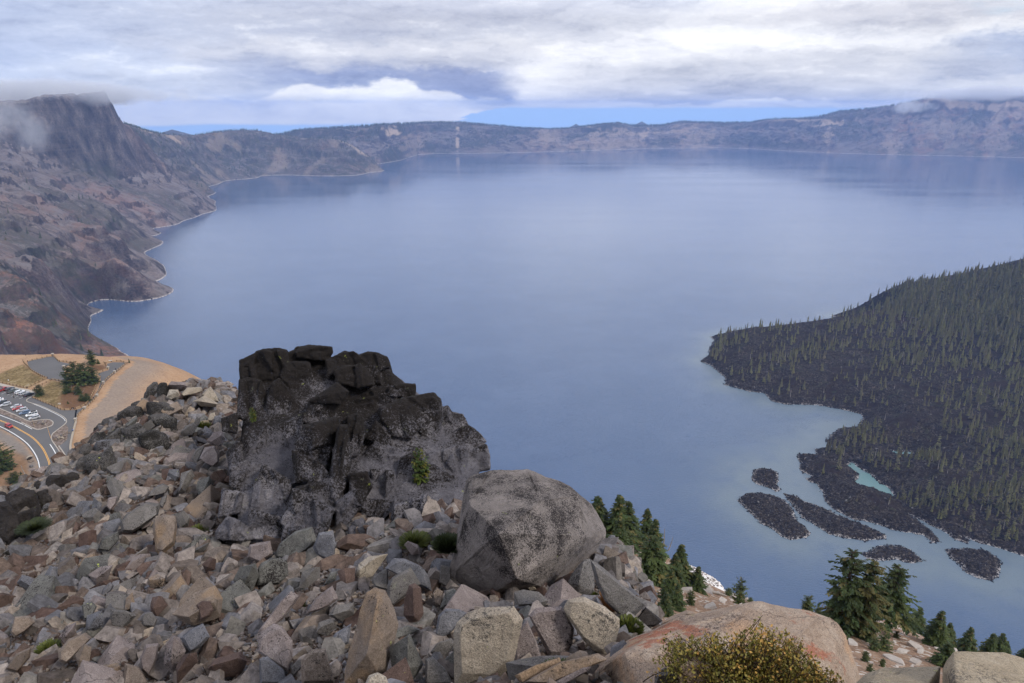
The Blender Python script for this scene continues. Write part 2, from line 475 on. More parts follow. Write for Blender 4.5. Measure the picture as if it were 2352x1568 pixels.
def left_limited(x, y):
    h = left_height(x, y); a = np.arctan2(x, y)
    l_ = CAMZ + np.hypot(x, y) * np.interp(a, la, le) + 9 * fbm(x / 45, y / 45, 4, 70)
    return np.where(a < la[-1], np.where(h > l_, l_ - 0.15 * (h - l_), h), h)
H = np.maximum(H, -25)
wet = sstep(H, 25, 100)
red = np.clip(sstep(-Y, -2050, -1500) * 0.8 * (0.35 + 0.65 * sstep(fbm(X / 160, Y / 160, 4, 19), -0.12, 0.12)) + 0.30 * sstep(fbm(X / 500, Y / 500, 3, 8), 0.05, 0.3), 0, 1)
veg = np.clip(sstep(fbm(X / 420, Y / 420, 4, 15), -0.05, 0.25) * 0.75 + 0.75 * sstep(Y, 4100, 5000), 0, 1)
cliffz = sstep(H, 240, 330) * sstep(-Y, -4100, -3900) * sstep(Y, 2600, 3000)
veg = veg * (1 - 0.8 * cliffz)
pale = sstep(fbm(X / 240, Y / 240, 3, 91), 0.18, 0.34) * 0.35 * sstep(Y, 4500, 4900)
for u, v, y, r in ((785, 332, 6580, 150), (830, 350, 6520, 110), (330, 312, 5250, 130), (395, 322, 5560, 110)):
    q = PY(u, v, y)
    pale = np.maximum(pale, 0.9 - 0.9 * sstep(np.hypot(X - q[0], Y - q[1]) + 60 * fbm(X / 60, Y / 60, 3, 2), r * 0.4, r * 0.8))
rd2 = sstep(-Y, -2050, -1850)
V = np.stack([X.ravel(), Y.ravel(), H.ravel()], 1)
me = mesh_np('caldera_wall', V, grid_faces(nA, nR)[:, ::-1], [M_wall], True, {'red': red.ravel(), 'veg': veg.ravel(), 'pale': pale.ravel()})
structure('cliff_terrain', me, 'steep volcanic wall of the crater falling to the lake')

# ---- far wall: strip between a traced shoreline and a traced skyline
shore_px = [(560, 372), (700, 374), (800, 376), (873, 376), (920, 368), (960, 355), (1000, 352), (1100, 352), (1200, 350), (1340, 346), (1500, 341), (1650, 339),
            (1720, 341), (1800, 346), (1900, 351), (2000, 354), (2100, 356), (2200, 358), (2352, 362), (2600, 374), (2900, 395), (3300, 430)]
sky_px = [(560, 316), (643, 310), (686, 300), (760, 295), (827, 291), (900, 286), (980, 281), (1060, 281), (1120, 287), (1184, 293), (1261, 297), (1300, 296), (1331, 292), (1390, 285), (1419, 283), (1454, 288), (1517, 288), (1559, 279),
          (1620, 281), (1666, 282), (1722, 281), (1771, 274), (1831, 273), (1880, 268), (1930, 255), (2018, 248), (2053, 243), (2090, 236), (2124, 228), (2159, 224), (2220, 222), (2352, 219), (2600, 215), (3300, 225)]
sp = np.array([PZ(u, v, 0) for u, v in shore_px]); s_az = np.arctan2(sp[:, 0], sp[:, 1]); s_r = np.hypot(sp[:, 0], sp[:, 1])
ka = []; ke = []
for u, v in sky_px:
    x, y, d = ray(u, v); ka.append(math.atan2(x, y)); ke.append(d / math.hypot(x, y))
ka = np.array(ka); ke = np.array(ke)
nA, nR = 1300, 260
az = np.linspace(s_az[0], math.radians(58), nA)
rs = np.interp(az, s_az, s_r); el = np.interp(az, ka, ke)
wd = np.full(nA, 700.0)
for _ in range(30):
    zr = CAMZ + (rs + wd) * el; wd = np.clip(zr * 1.75, 350, 1500)
zr = CAMZ + (rs + wd) * el
T = np.linspace(-0.08, 2.6, nR)
A_, T_ = np.meshgrid(az, T, indexing='ij')
rs_, wd_, zr_ = rs[:, None], wd[:, None], zr[:, None]
R_ = rs_ + wd_ * T_
X = R_ * np.sin(A_); Y = R_ * np.cos(A_)
arc = A_ * 9000.0
prof = np.where(T_ < 1, np.clip(T_, -1, 1) ** 1 * 0.9 + 0.10 * sstep(T_, 0.7, 1.0), 1.0 - 0.25 * (T_ - 1) ** 1.2)
prof = prof + 0.10 * sstep(T_, 0.68, 0.80) * (1 - sstep(T_, 0.9, 1.05)) * sstep(fbm(arc / 900, T_ * 0.5, 3, 60), -0.2, 0.2)
H = zr_ * prof
cut = sstep(T_, 0.03, 0.35) * (1 - sstep(T_, 0.80, 0.99))
H = H + cut * zr_ * 0.16 * ridged(arc / 420 + 0.5 * fbm(arc / 300, T_ * 2, 3, 9), T_ * 1.1, 5, 19)
H = H + cut * 14 * ridged(X / 130, Y / 130, 4, 23) + sstep(T_, 0.02, 0.15) * 5 * fbm(X / 50, Y / 50, 4, 33) * (1 - 0.7 * sstep(T_, 0.85, 1.0))
# keep the crest exactly on the skyline
lim = CAMZ + R_ * el[:, None] + 2
H = np.where(T_ > 0.6, np.minimum(H, lim), H)
H = np.where(T_ < 0, T_ * 120, H)
forest = np.clip(0.25 + 1.1 * sstep(fbm(arc / 700, T_ * 2.2, 4, 71), -0.1, 0.25) + 0.9 * sstep(T_, 0.86, 0.98), 0, 1)
pale = np.zeros_like(H)
def palespot(u, v, ru, rv, s=1.0):
    x, y, d = ray(u, v); a0 = math.atan2(x, y)
    i = int(np.clip(np.searchsorted(az, a0), 0, nA - 1))
    ev = d / math.hypot(x, y)
    E = (H[i] - CAMZ) / R_[i]
    j = int(np.argmin(np.abs(E - ev) + (T > 1.02) * 9 + (T < 0) * 9))
    dz_ = rv / 1568.0 * R_[i, j]; t0 = T[j]; dt = dz_ / max(zr[i], 50) * 1.2
    m = 1 - sstep(np.sqrt(((A_ - a0) / (ru / 1568.0)) ** 2 + ((T_ - t0) / dt) ** 2) + 1.3 * fbm(arc / 110, T_ * 9, 4, 5), 0.45, 1.0)
    np.maximum(pale, m * s, out=pale)
for q in ((900, 300, 22, 6), (1050, 325, 5, 16), (1052, 300, 5, 6), (1365, 315, 20, 20, 0.5), (1420, 306, 60, 6, 0.6), (1475, 310, 14, 10, .8), (1560, 300, 60, 7, 0.5), (1400, 330, 110, 14, .4), (950, 330, 30, 20, .35),
          (1600, 315, 50, 20, .4), (1260, 318, 40, 16, .4), (1900, 282, 30, 5), (1905, 305, 10, 22, 0.7), (2210, 236, 70, 6), (2300, 245, 60, 5), (2330, 262, 50, 8, .6), (2180, 300, 60, 25, .3), (2290, 320, 30, 30, .35), (1830, 276, 50, 4, .7), (2050, 330, 20, 20, .4)):
    palespot(*q)
redf = 0.25 * sstep(fbm(arc / 500, T_ * 2, 3, 5), 0.0, 0.3) + 0.5 * sstep(A_, 0.42, 0.5) * sstep(fbm(arc / 300, T_ * 3, 3, 6), -0.05, 0.2)
M_far = wall_mat('far_crater_wall', 0.85, streak=0.009, sc_=0.4)
V = np.stack([X.ravel(), Y.ravel(), H.ravel()], 1)
me = mesh_np('crater_rim', V, grid_faces(nA, nR), [M_far], True, {'red': redf.ravel(), 'veg': (forest * (1 - pale)).ravel(), 'pale': pale.ravel()})
structure('hills', me, 'forested far rim of the crater across the lake')
FARW = dict(az=az, rs=rs, wd=wd, zr=zr, T=T, X=X, Y=Y, H=H, forest=forest * (1 - pale), el=el)

# ---- two cinder cones beyond the rim and a low blue ridge
def cone_hill(name, u, v, y, rad, hgt, seed):
    c = PY(u, v, y); n = 60
    th, q = np.meshgrid(np.linspace(0, 2 * math.pi, n), np.linspace(0, 1, 24), indexing='ij')
    r = rad * q * (1 + 0.12 * fbm(np.cos(th) * 2 + seed, np.sin(th) * 2, 3, seed))
    x = c[0] + r * np.cos(th); yv = c[1] + r * np.sin(th)
    z = c[2] - hgt * (1 - (1 - q) ** 1.3 * (1 - 0.0 * q)) + 8 * fbm(x / 150, yv / 150, 4, seed) * q
    a = np.zeros(x.size)
    me = mesh_np(name, np.stack([x.ravel(), yv.ravel(), z.ravel()], 1), grid_faces(n, 24), [M_far], True, {'red': a, 'veg': a + 1, 'pale': a})
    structure(name, me)
cone_hill('hill', 1323, 284, 13500, 1000, 420, 3)
cone_hill('hill', 1474, 278, 15500, 1000, 420, 5)
cone_hill('hill', 395, 297, 9500, 2200, 520, 9)

def f(k):
    p = k.coord()
    px, py, pz = k.xyz(p)
    n = k.noise(k.mapping(p, (0.00005, 0.00022, 1)), 1.0, 6, 0.6)
    lake = k.step(k.noise(k.mapping(p, (0.00003, 0.00035, 1), (3.3, 0.2, 0)), 1.0, 3, 0.5), 0.62, 0.66)
    return k.mix(lake, k.ramp(n, [(0.35, (0.035, 0.05, 0.04)), (0.55, (0.09, 0.10, 0.07)), (0.7, (0.18, 0.16, 0.11))]), (0.5, 0.45, 0.4))
M_plain = material('desert_plain', f, 0.95, 0.1)
me = mesh_np('distant_land', np.array([(-60000, 9500, -480), (70000, 9500, -480), (70000, 24000, -480), (-60000, 24000, -480)]), np.array([[0, 1, 2, 3]]), [M_plain], False)
structure('land', me)

# ---- island and islets, traced on the water plane
def B(x, y): return (1771.2 + .247 * x, 1033.2 + .247 * y)
def G(x, y): return (1298.9 + .4478 * x, 1062.7 + .4478 * y)
def Q6(x, y): return (1525.6 + .3514 * x, 590.4 + .3514 * y)
isl_px = [Q6(*q) for q in ((300, 520), (330, 545), (295, 590), (290, 640), (233, 680), (300, 705), (350, 745), (400, 790), (395, 835), (480, 855), (560, 880), (650, 885), (700, 940), (790, 962), (1000, 965), (1130, 990), (1290, 1025), (1305, 1050), (1260, 1110), (1140, 1120), (1050, 1200), (1080, 1232), (1125, 1248), (1040, 1246), (990, 1252), (995, 1295), (940, 1290), (880, 1285), (868, 1302))]
isl_px += [B(*q) for q in ((270, 120), (260, 160), (290, 210), (350, 230), (380, 255), (320, 262), (360, 300), (420, 310), (470, 380), (510, 480), (580, 550), (690, 610), (780, 650), (900, 665), (1000, 700), (1120, 745), (1300, 770), (1420, 800), (1500, 865), (1560, 850), (1540, 800), (1440, 710), (1290, 606), (1360, 640), (1500, 710), (1570, 740), (1660, 790), (1850, 830), (1950, 870), (2100, 910), (2352, 990))]
isl = [PZ(u, v, 0)[:2] for u, v in isl_px] + [(760, 700), (1000, 620), (1500, 800), (1750, 1300), (1600, 1850), (1200, 2000), (900, 1850)] + [PZ(u, v, 0)[:2] for u, v in ((2000, 742), (1850, 752), (1750, 758), (1680, 762))]
lagoon = [PZ(*B(*q), 0)[:2] for q in ((700, 145), (750, 115), (800, 155), (870, 195), (960, 255), (1000, 300), (1080, 345), (1125, 400), (1140, 432), (1050, 400), (990, 372), (900, 345), (830, 325), (760, 300), (790, 285), (815, 240), (780, 190))]
pond = [PZ(*Q6(*q), 0)[:2] for q in ((1470, 1262), (1520, 1268), (1620, 1275), (1622, 1290), (1560, 1292), (1510, 1282))]
islets = [[PZ(*G(*q), 0)[:2] for q in P] for P in (
    ((955, 70), (965, 40), (1000, 28), (1050, 32), (1090, 50), (1095, 80), (1085, 105), (1100, 140), (1080, 150), (1040, 125), (990, 115), (960, 95)),
    ((882, 190), (930, 155), (1000, 155), (1060, 165), (1110, 185), (1150, 215), (1175, 250), (1180, 290), (1230, 330), (1260, 365), (1230, 385), (1150, 395), (1110, 380), (1070, 345), (1000, 310), (940, 250), (900, 215)),
    ((1120, 155), (1180, 170), (1230, 200), (1320, 230), (1400, 270), (1480, 300), (1560, 330), (1650, 375), (1640, 390), (1540, 400), (1430, 385), (1350, 365), (1280, 320), (1210, 280), (1175, 230), (1140, 190)),
    ((1520, 465), (1560, 455), (1590, 432), (1640, 420), (1720, 428), (1770, 445), (1800, 470), (1840, 500), (1800, 515), (1740, 510), (1700, 495), (1640, 500), (1590, 505), (1545, 490)),
    ((1950, 445), (2000, 440), (2060, 438), (2150, 448), (2190, 470), (2232, 500), (2225, 560), (2230, 585), (2180, 602), (2110, 590), (2050, 560), (2020, 520), (1965, 480)),
    ((1970, 375), (2000, 370), (2070, 395), (2060, 412), (2000, 400)))]

def iz(x, y):
    cone = 320 * np.exp(-(np.hypot(x - 1500, y - 1680) ** 1.12) / (370 ** 1.12) )
    lava = 20 + 10 * fbm(x / 260, y / 200, 3, 31)
    return 14 * np.log(np.exp(np.minimum(cone, 400) / 14) + np.exp(lava / 14))

def island_h(x, y, fine=True):
    sd = poly_sd(x, y, isl)
    lg = np.maximum(poly_sd(x, y, lagoon), poly_sd(x, y, pond))
    sd = np.minimum(sd, -lg)
    sd = sd + 2.6 * fbm(x / 9, y / 9, 3, 2) + 2.0 * ridged(x / 30, y / 30, 3, 81) - 1
    body = np.maximum(iz(x, y), 4.0)
    h = np.where(sd > 0, np.minimum(sd * 0.55, 5.0) + (body - 4) * sstep(sd, 2, 90), sd * 0.25)
    lava = (1 - sstep(body, 45, 110)) * sstep(sd, 1, 30)
    h = h + lava * (5.5 * ridged(x / 75 + 0.4 * fbm(x / 60, y / 60, 2, 4), y / 45, 4, 12) + 1.8 * fbm(x / 12, y / 12, 3, 1))
    h = h + sstep(sd, 0, 4) * 0.9 * fbm(x / 3.2, y / 3.2, 3, 6)
    return np.maximum(h, -6.0)

def rubble_mat():
    def f(k):
        p = k.coord()
        px, py, pz = k.xyz(p)
        v1 = k.voro(p, 0.42, out='Color'); v1x = k.xyz(v1)[0]
        v2 = k.voro(p, 1.1, out='Color'); v2x = k.xyz(v2)[1]
        n = k.noise(p, 0.02, 5, 0.6)
        m = k.math('ADD', k.math('MULTIPLY', v1x, 0.42), k.math('ADD', k.math('MULTIPLY', v2x, 0.34), k.math('MULTIPLY', k.noise(p, 0.03, 5, 0.7), 0.30)))
        col = k.ramp(m, [(0.28, (0.006, 0.004, 0.003)), (0.50, (0.017, 0.012, 0.009)), (0.70, (0.046, 0.036, 0.029)), (0.90, (0.125, 0.105, 0.092))])
        soil = k.mix(k.noise(p, 0.3, 4, 0.6), (0.011, 0.007, 0.006), (0.032, 0.020, 0.016))
        cone = k.step(k.math('ADD', pz, k.math('MULTIPLY', n, 60)), 75, 120)
        coneC = k.mix(k.step(k.noise(p, 0.008, 4, 0.6), 0.42, 0.6), (0.022, 0.018, 0.020), (0.048, 0.028, 0.026))
        smooth = k.math('MULTIPLY', k.step(n, 0.5, 0.6), k.step(pz, 7, 12))
        col = k.mix(smooth, col, soil)
        col = k.mix(cone, col, coneC)
        veg = k.math('MULTIPLY', k.step(k.noise(p, 0.05, 5, 0.7), 0.54, 0.66), k.step(pz, 8, 14))
        col = k.mix(k.math('MULTIPLY', veg, 0.5), col, (0.045, 0.050, 0.025))
        rim = k.step(pz, 0.5, 2.2, 1.0, 0.0)
        col = k.mix(k.math('MULTIPLY', rim, k.step(m, 0.50, 0.66)), col, (0.36, 0.34, 0.33))
        h = k.math('ADD', k.math('MULTIPLY', m, 2.2), k.math('MULTIPLY', k.noise(p, 0.25, 4, 0.7), 2.0))
        return {'Base Color': col, 'Normal': k.bump(h, 0.8, 1.0)}
    return material('lava_rubble', f, 0.95, 0.15)
M_lava = rubble_mat()
nA, nR = 900, 720
az = np.linspace(math.radians(14.5), math.radians(47), nA)
rr = np.exp(np.linspace(math.log(880), math.log(2150), nR))
A_, R_ = np.meshgrid(az, rr, indexing='ij'); X = R_ * np.sin(A_); Y = R_ * np.cos(A_)
H = island_h(X, Y)
me = mesh_np('island', np.stack([X.ravel(), Y.ravel(), H.ravel()], 1), grid_faces(nA, nR), [M_lava], True)
structure('island_terrain', me, 'dark lava island with a wooded cone')
for i, P in enumerate(islets):
    q = np.array(P); lo = q.min(0) - 12; hi = q.max(0) + 12
    st = 1.3
    xs = np.arange(lo[0], hi[0], st); ys = np.arange(lo[1], hi[1], st)
    X, Y = np.meshgrid(xs, ys, indexing='ij')
    sd = poly_sd(X, Y, P) + 2.0 * fbm(X / 7, Y / 7, 3, i)
    sd = sd + 3.0 * ridged(X / 16, Y / 16, 4, 80 + i) - 1.5
    H = np.where(sd > 0, np.minimum(sd * 0.45, 3.0) + 3.5 * sstep(sd, 4, 30) + 2.0 * fbm(X / 11, Y / 11, 3, 30 + i) * sstep(sd, 2, 9) + 1.5 * fbm(X / 3.4, Y / 3.4, 3, 5) * sstep(sd, 0, 4), sd * 0.3)
    H = np.maximum(H, -4)
    me = mesh_np('islet', np.stack([X.ravel(), Y.ravel(), H.ravel()], 1), grid_faces(len(xs), len(ys)), [M_lava], True)
    structure('islet_terrain', me, 'low islet of dark lava blocks')

# ---- lake
def f(k):
    p = k.coord()
    px, py, pz = k.xyz(p)
    sh = k.attr('shallow')
    n = k.noise(p, 0.006, 4, 0.6)
    deep = k.mix(k.step(n, 0.35, 0.7), (0.050, 0.090, 0.172), (0.062, 0.104, 0.190))
    s2 = k.math('MULTIPLY', sh, k.step(k.noise(p, 0.03, 4, 0.6), 0.2, 0.6, 0.7, 1.0), clamp=True)
    col = k.ramp(s2, [(0.0, (0, 0, 0)), (1.0, (1, 1, 1))])
    c1 = k.mix(k.step(s2, 0.0, 0.55), deep, (0.125, 0.165, 0.195))
    c2 = k.mix(k.step(s2, 0.5, 1.0), c1, (0.12, 0.22, 0.22))
    wave = k.noise(k.mapping(p, (0.16, 0.42, 1), rot=(0, 0, 0.35)), 1.0, 4, 0.6)
    wave2 = k.noise(k.mapping(p, (0.5, 1.1, 1), rot=(0, 0, -0.3)), 1.0, 3, 0.6)
    wind = k.noise(k.mapping(p, (0.0006, 0.0035, 1), rot=(0, 0, 0.1)), 1.0, 5, 0.6)
    calm = k.attr('calm')
    rough = k.math('SUBTRACT', k.step(wind, 0.3, 0.65, 0.09, 0.15), k.math('MULTIPLY', calm, 0.08))
    d = k.vmath('LENGTH', p)
    amp = k.lin(d, 700, 5000, 1.0, 0.0)
    h = k.math('MULTIPLY', k.math('ADD', k.math('MULTIPLY', wave, 1.0), k.math('MULTIPLY', wave2, 0.35)), amp)
    return {'Base Color': c2, 'Roughness': rough, 'Normal': k.bump(h, 0.8, 1.0), 'IOR': 1.33}
M_lake = material('lake_water', f, 0.2, 0.85)
nA, nR = 700, 520
az = np.linspace(math.radians(-80), math.radians(80), nA)
rr = np.exp(np.linspace(math.log(150), math.log(14000), nR))
A_, R_ = np.meshgrid(az, rr, indexing='ij'); X = R_ * np.sin(A_); Y = R_ * np.cos(A_)
near = (R_ < 2600) & (A_ > 0.1)
sd = np.full(X.shape, -900.0)
xs, ys = X[near], Y[near]
s = poly_sd(xs, ys, isl)
for P in islets: s = np.maximum(s, poly_sd(xs, ys, P))
lg = np.maximum(poly_sd(xs, ys, lagoon), poly_sd(xs, ys, pond))
shl = np.exp(np.minimum(s, 0) / 40.0) * 0.5
front = np.exp(-np.hypot(xs - 640, ys - 960) / 330) * 0.35
shl = np.maximum(shl, np.minimum(shl + front, 0.5))
shl = np.where(lg > -3, 1.0, shl)
shal = np.zeros(X.shape); shal[near] = shl
lh = np.full(X.shape, -200.0); m = (A_ < -0.1) & (R_ > 1100) & (R_ < 8200)
lh[m] = wallf(X[m], Y[m])
calm = 0.9 * sstep(lh, -60, -8)
fr = np.interp(A_[:, 0], s_az, s_r)[:, None]
calm = np.maximum(calm, sstep(R_, fr * 0.86, fr * 0.985) * (A_ > -0.3))
V = np.stack([X.ravel(), Y.ravel(), np.zeros(X.size)], 1)
me = mesh_np('lake', V, grid_faces(nA, nR), [M_lake], True, {'shallow': shal.ravel(), 'calm': calm.ravel()})
structure('lake', me, 'wide deep blue crater lake')
# ================================================================== conifers
def needle_mat(name, lo, hi, dead=None):
    def f(k):
        p = k.coord()
        n = k.noise(p, 1.6, 4, 0.7)
        oi = k.node('ShaderNodeObjectInfo').outputs['Random']
        col = k.mix(k.step(n, 0.36, 0.64), lo, hi)
        t = k.attr('tint')
        col = k.mix(k.math('MULTIPLY', t, 0.8), col, dead or (0.16, 0.13, 0.045))
        return k.mix(k.lin(oi, 0, 1, 0.0, 0.35), col, (0.014, 0.022, 0.010))
    return material(name, f, 0.75, 0.25)
M_needle = needle_mat('fir_needles', (0.020, 0.038, 0.013), (0.075, 0.112, 0.034))
M_needle_far = needle_mat('far_needles', (0.018, 0.030, 0.017), (0.050, 0.066, 0.032), (0.10, 0.09, 0.05))
M_needle_olive = needle_mat('island_needles', (0.055, 0.060, 0.022), (0.240, 0.225, 0.080), (0.11, 0.085, 0.055))
M_needle_pine = needle_mat('pine_needles', (0.030, 0.050, 0.018), (0.095, 0.125, 0.045), (0.20, 0.17, 0.05))
def f(k):
    p = k.coord(); n = k.noise(k.mapping(p, (6, 6, 1.2)), 1.0, 5, 0.65)
    return {'Base Color': k.mix(n, (0.022, 0.017, 0.014), (0.085, 0.066, 0.054)), 'Normal': k.bump(n, 0.6, 0.05)}
M_bark = material('dark_bark', f, 0.95, 0.1)
def f(k):
    p = k.coord(); n = k.noise(k.mapping(p, (6, 6, 0.8)), 1.0, 5, 0.65)
    return k.mix(n, (0.10, 0.085, 0.075), (0.42, 0.38, 0.34))
M_dead = material('bleached_wood', f, 0.9, 0.1)


class Soup:
    def __init__(self): self.v = []; self.f = []; self.t = []; self.n = 0
    def add(self, V, F, t=0.0):
        V = np.asarray(V, float); F = np.asarray(F, int)
        self.v.append(V); self.f.append(F + self.n); self.n += len(V)
        self.t.append(np.full(len(V), t) if np.isscalar(t) else np.asarray(t, float))
    def mesh(self, name, mats, smooth=False):
        return mesh_np(name, np.concatenate(self.v), np.concatenate(self.f), mats, smooth, {'tint': np.concatenate(self.t)})


def tube(soup, P, R, n=6, t=0.0):
    P = np.asarray(P, float); m = len(P)
    V = []
    for i in range(m):
        d = P[min(i + 1, m - 1)] - P[max(i - 1, 0)]; d /= np.linalg.norm(d) + 1e-9
        a = np.cross(d, (0.3, 0.9, 0.1)); a /= np.linalg.norm(a) + 1e-9; b = np.cross(d, a)
        th = np.arange(n) / n * 2 * math.pi
        V.append(P[i] + R[i] * (np.cos(th)[:, None] * a + np.sin(th)[:, None] * b))
    V = np.concatenate(V)
    F = [[i * n + j, i * n + (j + 1) % n, (i + 1) * n + (j + 1) % n, (i + 1) * n + j] for i in range(m - 1) for j in range(n)]
    soup.add(V, F, t)


def conifer(seed, whorls=30, per=8, sprays=9, width=0.24, base=0.06, droop=0.35, top_pow=0.85, gaps=0.08, size=1.0, leaf=0.032, lean=0.0, tintp=0.08, flat_top=False, layer=0.12):
    """unit-height fir: returns (trunk mesh soup, crown mesh soup)"""
    rs = np.random.RandomState(seed)
    tr, cr = Soup(), Soup()
    zs = np.linspace(0, 1.0, 9); bend = lean * zs ** 1.5
    P = np.stack([bend + 0.006 * np.sin(zs * 7 + seed), 0.006 * np.cos(zs * 6 + seed), zs * 0.99 - 0.02], 1)
    tube(tr, P, 0.022 * (1 - zs) ** 0.8 + 0.002, 7)
    LV = []; LF = []; LT = []; n0 = 0
    side = rs.uniform(0, 6.28); lop = rs.uniform(0.0, 0.25)
    for wi in range(whorls):
        q = (wi + rs.uniform(-0.3, 0.3)) / whorls
        z = base + (0.985 - base) * q
        env = width * ((1 - q) ** top_pow) * (0.72 + 0.28 * min(1, q / 0.12)) + 0.008
        env *= rs.uniform(1 - layer, 1 + layer * 0.3)
        if flat_top: env = rs.uniform(1 - layer, 1 + layer * 0.3) * width * (0.35 + 0.65 * math.sin(min(1.0, (1 - q) * 1.35) * math.pi * 0.62))
        nb = max(3, int(per * (0.55 + 0.45 * (1 - q))))
        for bi in range(nb):
            if rs.rand() < gaps: continue
            a = rs.uniform(0, 2 * math.pi)
            L = env * rs.uniform(0.62, 1.12) * (1 - lop * (0.5 + 0.5 * math.cos(a - side)))
            rise = rs.uniform(0.10, 0.35) * (0.4 + q) ; dr = droop * rs.uniform(0.7, 1.3)
            ca, sa = math.cos(a), math.sin(a)
            ns = max(2, int(sprays * (0.35 + 0.65 * L / width)))
            tt = 1.0 if rs.rand() < tintp else rs.uniform(0, 0.25)
            bx = lean * z ** 1.5
            for si in range(ns):
                s = (si + rs.uniform(0.1, 0.9)) / ns
                r = L * (0.12 + 0.88 * s); zz_ = z + L * (rise * s - dr * s * s * 1.3)
                # a drooping spray: small kite hanging off the branch on either side
                sd = 1 if rs.rand() < 0.5 else -1
                ang = a + sd * rs.uniform(0.35, 1.1)
                ll = leaf * (1.15 - 0.5 * s) * rs.uniform(0.8, 1.5) * (0.55 + 0.45 * (1 - q)); ww = ll * rs.uniform(0.32, 0.5)
                c = np.array([bx + r * ca, r * sa, zz_])
                dvec = np.array([math.cos(ang), math.sin(ang), rs.uniform(-0.55, 0.12)]); dvec /= np.linalg.norm(dvec)
                pv = np.array([-math.sin(ang), math.cos(ang), rs.uniform(-0.4, 0.4)])
                LV += [c - dvec * ll * 0.25, c + dvec * ll * 0.4 + pv * ww, c + dvec * ll * 1.25 + np.array([0, 0, -ll * 0.25]), c + dvec * ll * 0.4 - pv * ww]
                LF.append([n0, n0 + 1, n0 + 2, n0 + 3]); LT += [tt] * 4; n0 += 4
            if sprays >= 6 and L > 0.05:
                s_ = np.linspace(0, 0.9, 4)
                tube(tr, np.stack([bx + L * s_ * ca, L * s_ * sa, z + L * (rise * s_ - dr * s_ * s_ * 1.3)], 1), 0.0035 * (1 - s_) + 0.0008, 3)
    cr.add(LV, LF, LT)
    return tr, cr


def tree_meshes(name, seed, mat=None, **kw):
    tr, cr = conifer(seed, **kw)
    return tr.mesh(name + '_trunk', [M_bark]), cr.mesh(name + '_crown', [mat or M_needle])

def place_tree(kind, meshes, loc, h, label, cat='fir tree', group=None, rz=0.0, wide=1.0):
    t = thing(kind, label, cat, loc, group, rz)
    t.scale = (h * wide, h * wide, h)
    link('trunk', meshes[0], t); link('crown', meshes[1], t)
    return t

FIR = [tree_meshes('fir', s, whorls=34, per=11, sprays=15, width=wd_, base=0.03, droop=dr, leaf=0.042, gaps=0.05)
       for s, wd_, dr in ((1, 0.21, 0.42), (2, 0.25, 0.34), (3, 0.18, 0.45), (4, 0.29, 0.36))]
OLD = [tree_meshes('old_hemlock', s, whorls=24, per=11, sprays=30, width=wd_, base=b_, droop=0.16, leaf=0.036, gaps=0.10, flat_top=True, layer=0.5, lean=ln, tintp=tp, mat=mm)
       for s, wd_, b_, ln, tp, mm in ((11, 0.27, 0.14, -0.04, 0.05, M_needle), (12, 0.20, 0.12, 0.02, 0.55, M_needle), (13, 0.31, 0.30, 0.02, 0.03, M_needle))]
BUSHY = [tree_meshes('round_pine', s, whorls=20, per=12, sprays=20, width=wd_, base=0.10, droop=0.05, leaf=0.055, gaps=0.06, flat_top=True, layer=0.25) for s, wd_ in ((61, 0.36), (62, 0.42))]
PINE = [tree_meshes('pine', s, whorls=20, per=9, sprays=12, width=wd_, base=0.08, droop=-0.1, leaf=0.06, gaps=0.12, flat_top=True, mat=M_needle_pine)
        for s, wd_ in ((21, 0.26), (22, 0.34))]
FARFIR = [tree_meshes('slope_fir', s, whorls=11, per=6, sprays=3, width=wd_, base=0.10, droop=0.3, leaf=0.085, gaps=0.12, mat=M_needle_olive, tintp=0.2)
          for s, wd_ in ((31, 0.15), (32, 0.19), (33, 0.12), (34, 0.16))]
def snag_mesh(seed):
    rs = np.random.RandomState(seed); s = Soup()
    z = np.linspace(0, 1, 6)
    tube(s, np.stack([0.02 * np.sin(z * 5), 0.02 * np.cos(z * 4), z], 1), 0.028 * (1 - z) + 0.006, 6)
    for i in range(11):
        q = rs.uniform(0.25, 0.95); a = rs.uniform(0, 6.28); L = rs.uniform(0.05, 0.2) * (1.2 - q)
        t_ = np.linspace(0, 1, 3)
        tube(s, np.stack([L * t_ * math.cos(a), L * t_ * math.sin(a), q + L * t_ * rs.uniform(-0.3, 0.5)], 1), 0.008 * (1 - t_) + 0.002, 4)
    return s.mesh('snag', [M_dead])
SNAG = [snag_mesh(s) for s in (1, 2, 3)]

def low_tree(soup, x, y, z, h, w_, rs, n=5):
    """ragged little conifer for the distant woods"""
    m = 3
    for j in range(m):
        z0_ = z + h * (0.08 + 0.28 * j); z1_ = z + h * (0.50 + 0.25 * j); r = h * w_ * (1.0 - 0.28 * j)
        a = rs.uniform(0, 6.28, n).cumsum() * 0 + np.arange(n) / n * 6.283 + rs.uniform(0, 6.28)
        rr_ = r * rs.uniform(0.6, 1.25, n)
        V = np.concatenate([np.stack([x + rr_ * np.cos(a), y + rr_ * np.sin(a), z0_ + rs.uniform(-0.05, 0.05, n) * h], 1), [[x, y, z1_]]])
        soup.add(V, [[i, (i + 1) % n, n] for i in range(n)], rs.rand() * 0.5)

